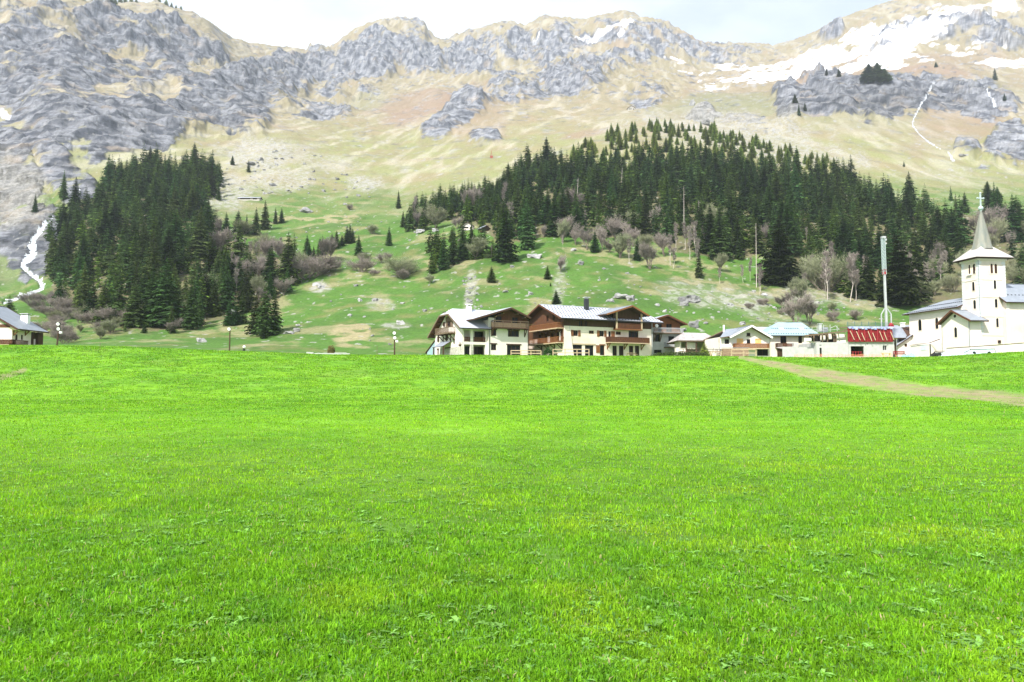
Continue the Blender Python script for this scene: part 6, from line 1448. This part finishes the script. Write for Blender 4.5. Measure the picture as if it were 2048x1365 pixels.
zones = [([(60,600),(130,600),(170,640),(230,650),(240,680),(120,690),(60,660)], 9, 26, BS, 'bare purple thicket shrub', 'shrub', 26, .9),
 ([(120,590),(230,640),(330,640),(380,600),(420,560),(560,600),(540,640),(440,620),(360,650),(240,660),(150,640)], 10, 52, BR, 'bare grey tree', 'bare tree', 42, .7),
 ([(430,470),(520,500),(600,540),(660,520),(690,500),(640,570),(560,600),(480,580)], 10, 46, BR, 'bare grey tree', 'bare tree', 48, .6),
 ([(840,440),(900,450),(960,470),(1000,500),(960,545),(900,480),(840,460)], 12, 26, BR, 'bare grey tree', 'bare tree', 40, .5),
 ([(1080,470),(1200,480),(1340,500),(1360,545),(1280,535),(1200,510),(1100,505)], 10, 44, BR, 'bare grey tree', 'bare tree', 50, .75),
 ([(1340,520),(1450,540),(1540,560),(1600,590),(1700,600),(1650,625),(1500,590),(1380,560)], 10, 46, BT, 'bare grey tree', 'bare tree', 54, .6),
 ([(1600,540),(1700,560),(1760,590),(1740,610),(1640,600)], 10, 24, BT, 'pale trunked bare tree', 'bare tree', 78, .7),
 ([(1800,560),(1900,520),(1940,480),(2060,470),(2160,480),(2160,600),(1900,600),(1830,610)], 12, 50, BR, 'bare grey tree', 'bare tree', 58, .7),
 ([(850,430),(1000,420),(1200,440),(1400,440),(1600,440),(1750,470),(1700,520),(1400,480),(1000,470)], 26, 34, BR, 'bare grey crown among spruces', 'bare tree', 52, .5),
 ([(1420,612),(1500,600),(1700,625),(1760,640),(1640,652),(1500,640)], 12, 18, BS, 'low bare shrub', 'shrub', 22, .6),
 ([(690,530),(760,520),(850,560),(900,560),(840,580),(740,560)], 13, 12, BS, 'low bare shrub', 'shrub', 22, .5)]
for zi, (poly, sp, mx_, st, lb, cat, hp, kp) in enumerate(zones):
    gx, gy, gz, px, py = scatter(poly, sp, 400 + zi, keep=kp); ids = Ry.permutation(len(gx))[:mx_]
    for i in ids:
        h = hp / FPX * gy[i] * Ry.uniform(.6, 1.4); st2_ = (BG if Ry.random() < .3 else BT if (cat != 'shrub' and Ry.random() < .45) else st)
        bare('bare_shrub' if cat == 'shrub' else 'bare_tree', (gx[i], gy[i], gz[i] - .1), h, st2_[int(i) % len(st2_)], lb, cat, lb + 's', Ry.uniform(.65, 1.05) if cat != 'shrub' else Ry.uniform(.9, 1.4))
# dead snags
for px, py, hp, lb in ((1368,470,100,'tall white dead trunk rising from the birch group'),(1395,462,62,'short leaning dead trunk right of the tall white one'),(1513,575,130,'tall pale dead trunk left of the broad spruce'),(1153,420,66,'white dead trunk inside the right forest'),(1243,370,36,'pale dead trunk near the forest top'),(1610,545,36,'leaning broken trunk right of the broad spruce')):
    p = at(px, py, 200); h = hp / FPX * p.y; r = empty('dead_tree', p, 0, lb, 'dead tree'); q = MB(); ln = .06 if hp < 70 else .01
    q.tube((0, 0, -1), (ln * h * .5, 0, h * .5), .2, .14, 7); q.tube((ln * h * .5, 0, h * .5), (ln * h, 0, h), .14, .05, 7); q.build('trunk', BARKP, r); q = MB(); rr = random.Random(int(px))
    for i in range(26): z = h * rr.uniform(.35, .95); a = rr.uniform(0, 6.28); l = rr.uniform(.5, 1.8); q.tube((ln * z, 0, z), (ln * z + math.cos(a) * l, math.sin(a) * l, z + rr.uniform(-.3, .5)), .05, .015, 4)
    q.build('branch_stub', BARKP, r)

# bushes by the barn: conifer bush and clipped hedge
def leafclump(seed, n, rx, ry, rz, sz, m, name='foliage'):
    R = np.random.default_rng(seed); th = R.uniform(0, 2 * np.pi, n); u = R.uniform(-.3, 1, n); rr = R.uniform(.55, 1.0, n) ** .5 * (1 + .15 * np.sin(3 * th + seed))
    c = np.stack([rx * rr * np.cos(th) * np.sqrt(1 - u * u * .95), ry * rr * np.sin(th) * np.sqrt(1 - u * u * .95), rz * (.35 + .65 * u) * rr], 1)
    a = R.normal(0, 1, (n, 3)); a /= np.linalg.norm(a, axis=1)[:, None]; b = np.cross(a, R.normal(0, 1, (n, 3))); b /= np.linalg.norm(b, axis=1)[:, None]
    s = sz * R.uniform(.6, 1.3, n)[:, None]; V = np.stack([c - a * s, c + a * s, c + b * s * 1.2], 1).reshape(-1, 3); k = np.repeat(R.uniform(.6, 1.3, n), 3)
    return crown_mesh(name, V, k, m)
p = Vector((a_of(1409, 712) * 158, 158, b_of(713.5) * 158)); r = empty('garden_conifer', p, 0, 'bushy green garden conifer in front of the barn', 'conifer'); c = link('crown', SPYM[2], r); c.scale = (5.0, 5.0, 3.2); t = link('trunk', SPT, r); t.scale = (3, 3, 3)
r = empty('hedge', (a_of(1362, 712) * 157, 157, b_of(713.5) * 157 - .3), 0, 'low yellow-green hedge running in front of the grey chalet and barn', 'hedge'); o = link('foliage', leafclump(3, 5000, 6.2, .7, 1.25, .12, BUSH), r); part(r, 'stem', BARK, [(x, x + .06, -.03, .03, -.3, .6) for x in np.linspace(-5, 5, 22)])
r = empty('rustic_fence', (a_of(1360, 712) * 160, 160, b_of(713.5) * 160), 0, 'dark rough timber fence and log heap in front of the barn', 'fence'); q = MB(); rr = random.Random(4)
for i in range(34): x = 0 + i * .28; q.bar((x, rr.uniform(-.2, .2), 0), (x + rr.uniform(-.3, .3), 0, rr.uniform(.8, 1.9)), .09)
q.build('paling', WOODG, r); q = MB()
for z in (.5, 1.1, 1.6): q.bar((-.3, -.2, z), (9.6, -.2, z + rr.uniform(-.1, .1)), .1)
q.build('rail', WOODD, r)
p = Vector((a_of(662, 704) * 150, 150, b_of(709) * 150)); r = empty('garden_shrub', p, 0, 'small olive brown shrub on the low concrete wall', 'shrub'); link('foliage', leafclump(6, 700, .75, .6, 1.7, .12, mat('olive_leaves', (.20, .15, .05), .9, c2=(.1, .08, .03), scale=2, attr=True)), r); part(r, 'stem', BARK, [(-.04, .04, -.04, .04, -.3, .8)])
p = at(1012, 712) ; r = empty('garden_shrub', Vector((a_of(1099, 712) * 157, 157, b_of(713) * 157 - .2)), 0, 'dark evergreen shrub at the corner of the long chalet behind the fence', 'shrub'); link('foliage', leafclump(8, 1500, 1.5, 1.0, 1.9, .12, SPR), r); part(r, 'stem', BARK, [(-.05, .05, -.05, .05, -.3, .8)])

# ---- boulders
from mathutils import noise as mnoise
def rock_mesh(seed, flat=.7, sub=4):
    bm = __import__('bmesh').new(); __import__('bmesh').ops.create_icosphere(bm, subdivisions=sub, radius=1); R = np.random.default_rng(seed)
    pl = [(R.normal(0, 1, 3), R.uniform(.55, .85)) for _ in range(16)]
    for v in bm.verts:
        c = np.array(v.co)
        for n, d in pl:
            n = n / np.linalg.norm(n); k = c @ n
            if k > d: c = c - n * (k - d)
        c = c * (1 + .30 * mnoise.fractal(Vector(c) * 1.7 + Vector((seed * 9, 0, 0)), 1.0, 2.1, 5) - .10 * abs(mnoise.noise(Vector(c) * 5))); v.co = (c[0], c[1] * .9, c[2] * flat)
    me = bpy.data.meshes.new('boulder'); bm.to_mesh(me); bm.free(); me.materials.append(ROCKM); return me
RM = [rock_mesh(i, f) for i, f in enumerate((.7, .55, .8, .6, .45, .9))]
def boulder(px, py, wp, label, group=None, mi=0, D=None, sc=(1, 1)):
    p = at(px, py, 195); s = wp / FPX * p.y / 2; o = link('boulder', RM[mi % 6]); o.location = p + Vector((0, s * .3, s * .15)); o.scale = (s, s * .9, s * sc[1]); o.rotation_euler = (random.uniform(-.2, .2), random.uniform(-.2, .2), random.uniform(0, 6.28))
    return tag(o, label, 'boulder', group)
nb = [(610,425,34,'large rounded grey boulder alone on the high grass ledge'),(337,424,20,'pale block among spruces inside the left forest'),(640,577,18,'pale rock below the purple shrubs, lower block'),(633,572,22,'pale rock below the purple shrubs on the middle ridge'),(1247,597,38,'largest grey block of the rock mound above the dormer'),(1262,602,26,'right block of the rock mound above the dormer'),(1236,593,22,'top block of the rock mound above the dormer'),(1222,604,24,'left shoulder of the grey rock mound above the dormer'),(400,685,22,'grey boulder on the meadow right of the farmhouse pole'),(130,672,22,'round grey boulder right of the leaning floodlight pole'),
 (575,668,26,'white rock outcrop right of the big spruces'),(592,664,18,'right part of the white outcrop beside the big spruces'),(596,652,12,'small white stone above the outcrop beside the big spruces'),(745,673,12,'white rock with a dark shadow above the bare bank'),(720,603,16,'pale slab on the green slope below the purple shrubs'),(750,602,20,'dark flat rock on the green slope, left'),(805,608,16,'speckled rock on the green slope'),(849,624,13,'dark speckled rock left of the white chalet roof'),(712,573,14,'white pointed stone at the top of the green slope'),(808,575,8,'small upright white stone at the top of the green slope'),
 (800,650,22,'dark rock group above the double floodlight pole'),(700,632,14,'white stones in the middle of the green slope'),(1012,585,15,'speckled rock above the gap between the chalets'),(1060,590,15,'second speckled rock above the gap between the chalets'),(1208,539,12,'oval white stone on the upper grass edge'),(1255,548,12,'flat white stone on the upper grass edge, right'),(1198,562,10,'white stone on the grass below the forest edge'),(1025,535,14,'white slab below the tall broad spruce'),(1070,516,40,'long pale fallen slab at the foot of the forest'),(1162,530,18,'pale boulder in the bare thicket'),(1148,502,18,'bright white boulder at the forest foot'),
 (1385,603,44,'dark jagged outcrop above the barn'),(1370,612,26,'white broken rock below the dark outcrop'),(1315,612,16,'white stone right of the dormer roof'),(1365,662,26,'dark rock lump behind the barn roof'),(1390,655,30,'grassy rock lump behind the barn roof, right'),(1412,648,14,'small white rock between the barn and the small chalet'),(1485,650,22,'pale rock heap behind the small white chalet'),(1330,625,14,'white stone above the grey chalet gable'),(1388,627,9,'small white stone on the bright grass'),(1406,640,9,'lone small white stone lower on the bright grass'),
 (1508,585,10,'white stone on the brown grass above the village'),(1530,592,20,'long white slab on the brown grass above the village'),(1460,612,20,'pale leaning slab in the scrub'),(1385,212,24,'dark crag head above the right forest'),(1410,250,26,'dark crag on the bright slope above the forest'),(1930,312,22,'dark boulder on the far right slope'),(940,560,14,'white rock at the top of the stone gully'),(938,605,18,'pale rock in the middle of the stone gully'),(690,410,12,'small pale rock on the open slope'),
 (467,628,22,'white slab on the dry bank behind the floodlight pole'),(780,690,10,'small rock at the lower edge of the slope'),(500,330,22,'large pale block in the upper boulder field'),(520,322,16,'second pale block in the upper boulder field'),(545,372,20,'flat pale block below the boulder field'),(840,466,28,'pale flat rocks on the ledge left of the cabins'),(870,464,18,'pale slab on the ledge left of the cabins'),(650,545,20,'dark rocks below the middle ridge')]
for i, (px, py, wp, lb) in enumerate(nb): boulder(px, py, wp, lb, 'boulders on the slope', i)
rz_ = [([(600,600),(860,570),(1100,560),(1300,560),(1420,600),(1420,640),(1100,600),(860,680),(600,690)], 70, (2.5, 8), 'small slope stone'),
 ([(1420,580),(1560,590),(1760,610),(1790,650),(1560,650),(1420,640)], 60, (3, 9), 'small pale stone'),
 ([(450,300),(620,300),(740,370),(740,400),(560,390),(450,390)], 60, (5, 12), 'pale boulder field stone'),
 ([(580,420),(760,430),(860,460),(860,490),(700,520),(560,480)], 34, (3, 8), 'small ledge stone'),
 ([(925,555),(958,555),(965,620),(930,620)], 34, (4, 10), 'pale gully stone'),
 ([(1112,530),(1140,530),(1145,600),(1112,600)], 16, (3, 7), 'pale gully stone')]
for zi, (poly, n, (a, b), lb) in enumerate(rz_):
    xs = [p[0] for p in poly]; ys = [p[1] for p in poly]; k = 0; R = np.random.default_rng(600 + zi)
    while k < n:
        x, y = R.uniform(min(xs), max(xs)), R.uniform(min(ys), max(ys))
        if not inpoly(np.array([x]), np.array([y]), poly)[0]: continue
        boulder(x, y, R.uniform(a, b), lb, lb.replace('stone', 'stones', 1), k + zi); k += 1

# ------------------------------------------------------------------ meadow grass and weeds
def grass_mat(name, tr=.35):
    m = bpy.data.materials.new(name); m.use_nodes = True; t = m.node_tree; b = t.nodes['Principled BSDF']; L = t.links.new
    a = N(t, 'ShaderNodeAttribute'); a.attribute_name = 'Col'; nz = N(t, 'ShaderNodeTexNoise'); nz.inputs['Scale'].default_value = 9; tc = N(t, 'ShaderNodeTexCoord'); L(tc.outputs['Object'], nz.inputs['Vector'])
    r = N(t, 'ShaderNodeMapRange'); r.inputs['To Min'].default_value = .7; r.inputs['To Max'].default_value = 1.3; L(nz.outputs['Fac'], r.inputs['Value'])
    vm = N(t, 'ShaderNodeVectorMath', operation='SCALE'); L(a.outputs['Color'], vm.inputs[0]); L(r.outputs[0], vm.inputs['Scale']); L(vm.outputs[0], b.inputs['Base Color'])
    b.inputs['Roughness'].default_value = .55; b.inputs['Specular IOR Level'].default_value = .25
    q = N(t, 'ShaderNodeBsdfTranslucent'); L(vm.outputs[0], q.inputs['Color']); ms = N(t, 'ShaderNodeMixShader'); ms.inputs[0].default_value = tr
    L(b.outputs[0], ms.inputs[1]); L(q.outputs[0], ms.inputs[2]); L(ms.outputs[0], t.nodes['Material Output'].inputs['Surface']); return m
GM = grass_mat('grass_blades', .5)
def patch_col(x, y):
    c = np.broadcast_to(C(.215, .425, .010), x.shape + (3,)).copy()
    c = mixc(c, sstep(-.35, .45, fbm(x, y, 11, 5, 12)) * .55, C(.105, .285, .012))
    c = mixc(c, sstep(.0, .5, fbm(x, y, 2.2, 4, 14)) * .55, C(.33, .49, .02))
    c = mixc(c, sstep(-.05, .35, fbm(x * .7, y, 1.6, 4, 18)) * .6 * sstep(20, 50, y), C(.07, .20, .012))
    c = mixc(c, sstep(.1, .5, fbm(x, y * .6, 9, 4, 15)) * .35 * sstep(70, 100, y), C(.15, .22, .05))
    c = mixc(c, sstep(.0, .45, fbm(x, y, .7, 4, 16)) * .5, C(.085, .25, .02))
    return c
Rg = np.random.default_rng(77); NB = 950000
n1_ = NB // 2
inv = Rg.uniform(1 / 60., 1 / 3.3, n1_); D1 = 1 / inv; D2 = np.exp(Rg.uniform(math.log(3.1), math.log(139.5), NB - n1_))
gD = np.concatenate([D1, D2]); ga = Rg.uniform(-.80, .80, NB); gX = ga * (gD + 1.0)
ns_ = 230000; sD = 1 / Rg.uniform(1 / 45., 1 / 2.4, ns_); sX = np.sign(Rg.uniform(-1, 1, ns_)) * (.8 * (sD + 1) + Rg.uniform(0, 8, ns_)); gD = np.concatenate([gD, sD]); gX = np.concatenate([gX, sX]); NB += ns_
dens = fbm(gX, gD, .9, 3, 31)
keep = Rg.random(NB) < np.clip(.92 + 1.1 * dens + 1.0 * fbm(gX, gD, .28, 2, 32), .25, 1)
gX, gD = gX[keep], gD[keep]; n = len(gX); gZ = ground(gX, gD)
px_, py_ = proj(gX, gD, gZ); pk = (polymask([(1480,716,3),(1560,732,8),(1640,750,13),(1750,767,14),(1850,781,12),(1950,790,11),(2048,800,14),(2300,840,17)], px_, py_) + .5 * fbm(gX, gD, 4, 3, 9) > 1.0) | (gD < 40) | (Rg.random(n) < .25)
gX, gD, gZ = gX[pk], gD[pk], gZ[pk]; n = len(gX)
def _tufts(k):
    d = Rg.uniform(9 ** 1.5, 141 ** 1.5, k) ** (1 / 1.5); d = d[Rg.random(k) < .25 + .75 * sstep(10, 75, d)]; k = len(d); x = Rg.uniform(-.80, .80, k) * (d + 1); return x, d
tX, tD = _tufts(420000); tk = fbm(tX, tD, 1.4, 3, 61) + .8 * fbm(tX, tD, 6, 2, 62) > -.12 - .25 * sstep(90, 30, tD); tX, tD = tX[tk], tD[tk]; nT = len(tX)
gX, gD = np.concatenate([gX, tX]), np.concatenate([gD, tD]); gZ = np.concatenate([gZ, ground(tX, tD)]); n = len(gX); isT = np.arange(n) >= n - nT
px_, py_ = proj(gX, gD, gZ); pk = (~isT) | (polymask([(1480,716,3),(1560,732,8),(1640,750,13),(1750,767,14),(1850,781,12),(1950,790,11),(2048,800,14),(2300,840,17)], px_, py_) > 1.0); gX, gD, gZ, isT = gX[pk], gD[pk], gZ[pk], isT[pk]; n = len(gX)
clump = fbm(gX, gD, .45, 3, 33); big = fbm(gX, gD, 3.5, 3, 35)
hgt_ = np.clip(.040 * (1 + .9 * clump + .6 * big) * Rg.uniform(.5, 1.5, n), .015, .15) * (1 + .9 * sstep(20, 70, gD) * np.clip(.4 + 1.5 * fbm(gX, gD, 1.3, 3, 36), 0, 1.4))
wid_ = np.maximum(Rg.uniform(.0040, .0125, n), gD * .00060) * np.where(Rg.random(n) < .06, 1.8, 1)
hgt_ = np.where(isT, (.035 + .0009 * gD) * Rg.uniform(.5, 1.3, n), hgt_); wid_ = np.where(isT, (.008 + .0007 * gD) * Rg.uniform(.5, 1.3, n), wid_)
az = Rg.uniform(0, 2 * np.pi, n); ln = np.abs(Rg.normal(.6, .5, n)); la = Rg.uniform(0, 2 * np.pi, n)
sx, sy = np.cos(az) * wid_ / 2, np.sin(az) * wid_ / 2; bx_, by_ = np.cos(la) * hgt_ * ln, np.sin(la) * hgt_ * ln
B = np.stack([gX, gD, gZ - .012], 1)
W = np.stack([sx, sy, 0 * sx], 1); Mid = B + np.stack([bx_ * .35, by_ * .35, hgt_ * .6 + .012], 1); Tip = B + np.stack([bx_, by_, hgt_ * np.clip(1.05 - .35 * ln, .35, 1) + .012], 1)
Vg = np.stack([B - W, B + W, Mid + W * .8, Mid - W * .8, Tip], 1).reshape(-1, 3)
k5 = np.arange(n) * 5
Fg = np.concatenate([np.stack([k5, k5 + 1, k5 + 2], 1), np.stack([k5, k5 + 2, k5 + 3], 1), np.stack([k5 + 3, k5 + 2, k5 + 4], 1)])
gc = patch_col(gX, gD) * (Rg.uniform(.62, 1.6, n) * (1 + .35 * np.clip(clump, -1, 1)) * np.where(isT, Rg.uniform(.55, 1.15, n), 1))[:, None]
r_ = Rg.random(n); gc = np.where((r_ < .018)[:, None], C(.50, .42, .22), gc); gc = np.where(((r_ > .018) & (r_ < .07))[:, None], C(.16, .36, .09), gc)
gme = np_mesh('grass', Vg, Fg, [GM], cols=np.repeat(gc, 5, 0)); tag(link('grass', gme), 'short bright green meadow grass', 'grass', None, 'stuff')

# broad-leaved weeds: rosettes of pointed leaves
def weeds():
    R = np.random.default_rng(88); V, Fc, Cc = [], [], []
    def leaf(p, a, l, w_, lift, col_, lobes=0):
        k = len(V); d = np.array([math.cos(a), math.sin(a), 0]); s_ = np.array([-math.sin(a), math.cos(a), 0]); m_ = 5
        for i in range(m_ + 1):
            t = i / m_; ww = w_ * math.sin(math.pi * min(1, .12 + .88 * t)) ** .8 * (1 if not lobes else (1.35 if i % 2 else .55)); c = p + d * l * t + np.array([0, 0, l * (lift * t - (lift + .15) * .75 * t * t)])
            V.append(c - s_ * ww); V.append(c + np.array([0, 0, -.15 * ww])); V.append(c + s_ * ww); Cc.extend([col_, col_ * 1.15, col_])
        for i in range(m_):
            q = k + i * 3
            for (a_, b_, c_, d_) in ((q, q + 1, q + 4, q + 3), (q + 1, q + 2, q + 5, q + 4)): Fc.append((a_, b_, c_)); Fc.append((a_, c_, d_))
    def ros(x, y, sc, lobes=0, nl=None):
        z = g1(x, y); c0 = np.array([.21, .42, .08]) * R.uniform(.7, 1.35) + np.array([.03, .03, .03]) * R.random()
        for i in range(nl or R.integers(5, 10)): leaf(np.array([x, y, z + .01]), R.uniform(0, 6.28), sc * R.uniform(.6, 1.2), sc * R.uniform(.13, .2), R.uniform(.3, 1.1), c0 * R.uniform(.8, 1.2), lobes)
    for i in range(9000):
        D = math.exp(R.uniform(math.log(3.3), math.log(34))); a = R.uniform(-.78, .78); x = a * (D + .8)
        if fbm(np.array([x]), np.array([D]), 1.8, 3, 44)[0] + R.normal(0, .25) < -.02: continue
        ros(x, D, R.uniform(.025, .07) * (1 + D * .02), lobes=R.random() < .3)
    for i in range(60):
        p = at(R.uniform(1800, 2080), R.uniform(1270, 1362)); ros(p.x, p.y, R.uniform(.05, .11), 1, 7)
    for i in range(30):
        p = at(R.uniform(560, 760), R.uniform(1000, 1120)) if i < 12 else at(R.uniform(1160, 1560), R.uniform(1180, 1340)); ros(p.x, p.y, R.uniform(.05, .09), 0)
    V_ = np.array(V); me = np_mesh('weeds', V_, np.array(Fc), [GM], cols=np.array(Cc)); tag(link('weeds', me), 'broad-leaved weeds and dandelion rosettes among the grass', 'weeds', None, 'stuff')
weeds()

# ------------------------------------------------------------------ labels that single out each repeat
COLS = [(95,'above the farmhouse'),(230,'above the leaning lamp post'),(400,'above the dry bank'),(500,'above the single floodlight'),(600,'above the largest foot spruce'),(740,'above the low concrete wall'),(850,'above the twin floodlights'),(930,'above the white chalet gable'),(1060,'above the dark timber wing'),(1130,'above the russet gable'),(1215,'above the dark flue'),(1300,'above the dormer'),(1440,'above the stone-roofed barn'),(1550,'above the small white chalet'),(1640,'above the hipped house'),(1720,'above the concrete building'),(1800,'above the red formwork'),(1900,'above the church nave'),(1990,'above the bell tower'),(9999,'above the choir roof')]
ROWS = [(230,'on the heights'),(262,'topmost'),(290,'near the top'),(330,'very high'),(400,'high up'),(480,'at mid height'),(560,'lower middle'),(620,'low down'),(9999,'lowest')]
ORD = ['leftmost','second','third','fourth','fifth','sixth','seventh','eighth','ninth','tenth','eleventh','twelfth']
bylab = {}
for o in COL.objects:
    if o.parent is None and o.get('label') and o.get('kind') is None: bylab.setdefault(o['label'], []).append(o)
for lb, os_ in bylab.items():
    if len(os_) < 2: continue
    cells = {}
    for o in os_:
        px, py = proj(*o.location); cc_ = next(t for b, t in COLS if px < b); rr_ = next(t for b, t in ROWS if py < b); cells.setdefault((rr_, cc_), []).append((px, o))
    for (rr_, cc_), l in cells.items():
        l = [(px, proj(*o.location)[1], o) for px, o in l]; sub = [('', l)]
        if len(l) > 4:
            l.sort(key=lambda t: t[1]); n3 = 2 if len(l) < 11 else 3; k3 = -(-len(l) // n3); nm = ('upper', 'lower') if n3 == 2 else ('upper', 'middle', 'lower'); sub = [(nm[i], l[i * k3:(i + 1) * k3]) for i in range(n3)]
        for nm_, l2 in sub:
            l2.sort(key=lambda t: t[0])
            for i, (px, py, o) in enumerate(l2):
                base = '%s, %s %s' % (lb, rr_, cc_)
                if nm_: base += ', %s row' % nm_
                if len(l2) > 1: base += ', ' + ('rightmost' if i == len(l2) - 1 else ORD[min(i, 11)])
                o['label'] = ' '.join(base.split()[:16])
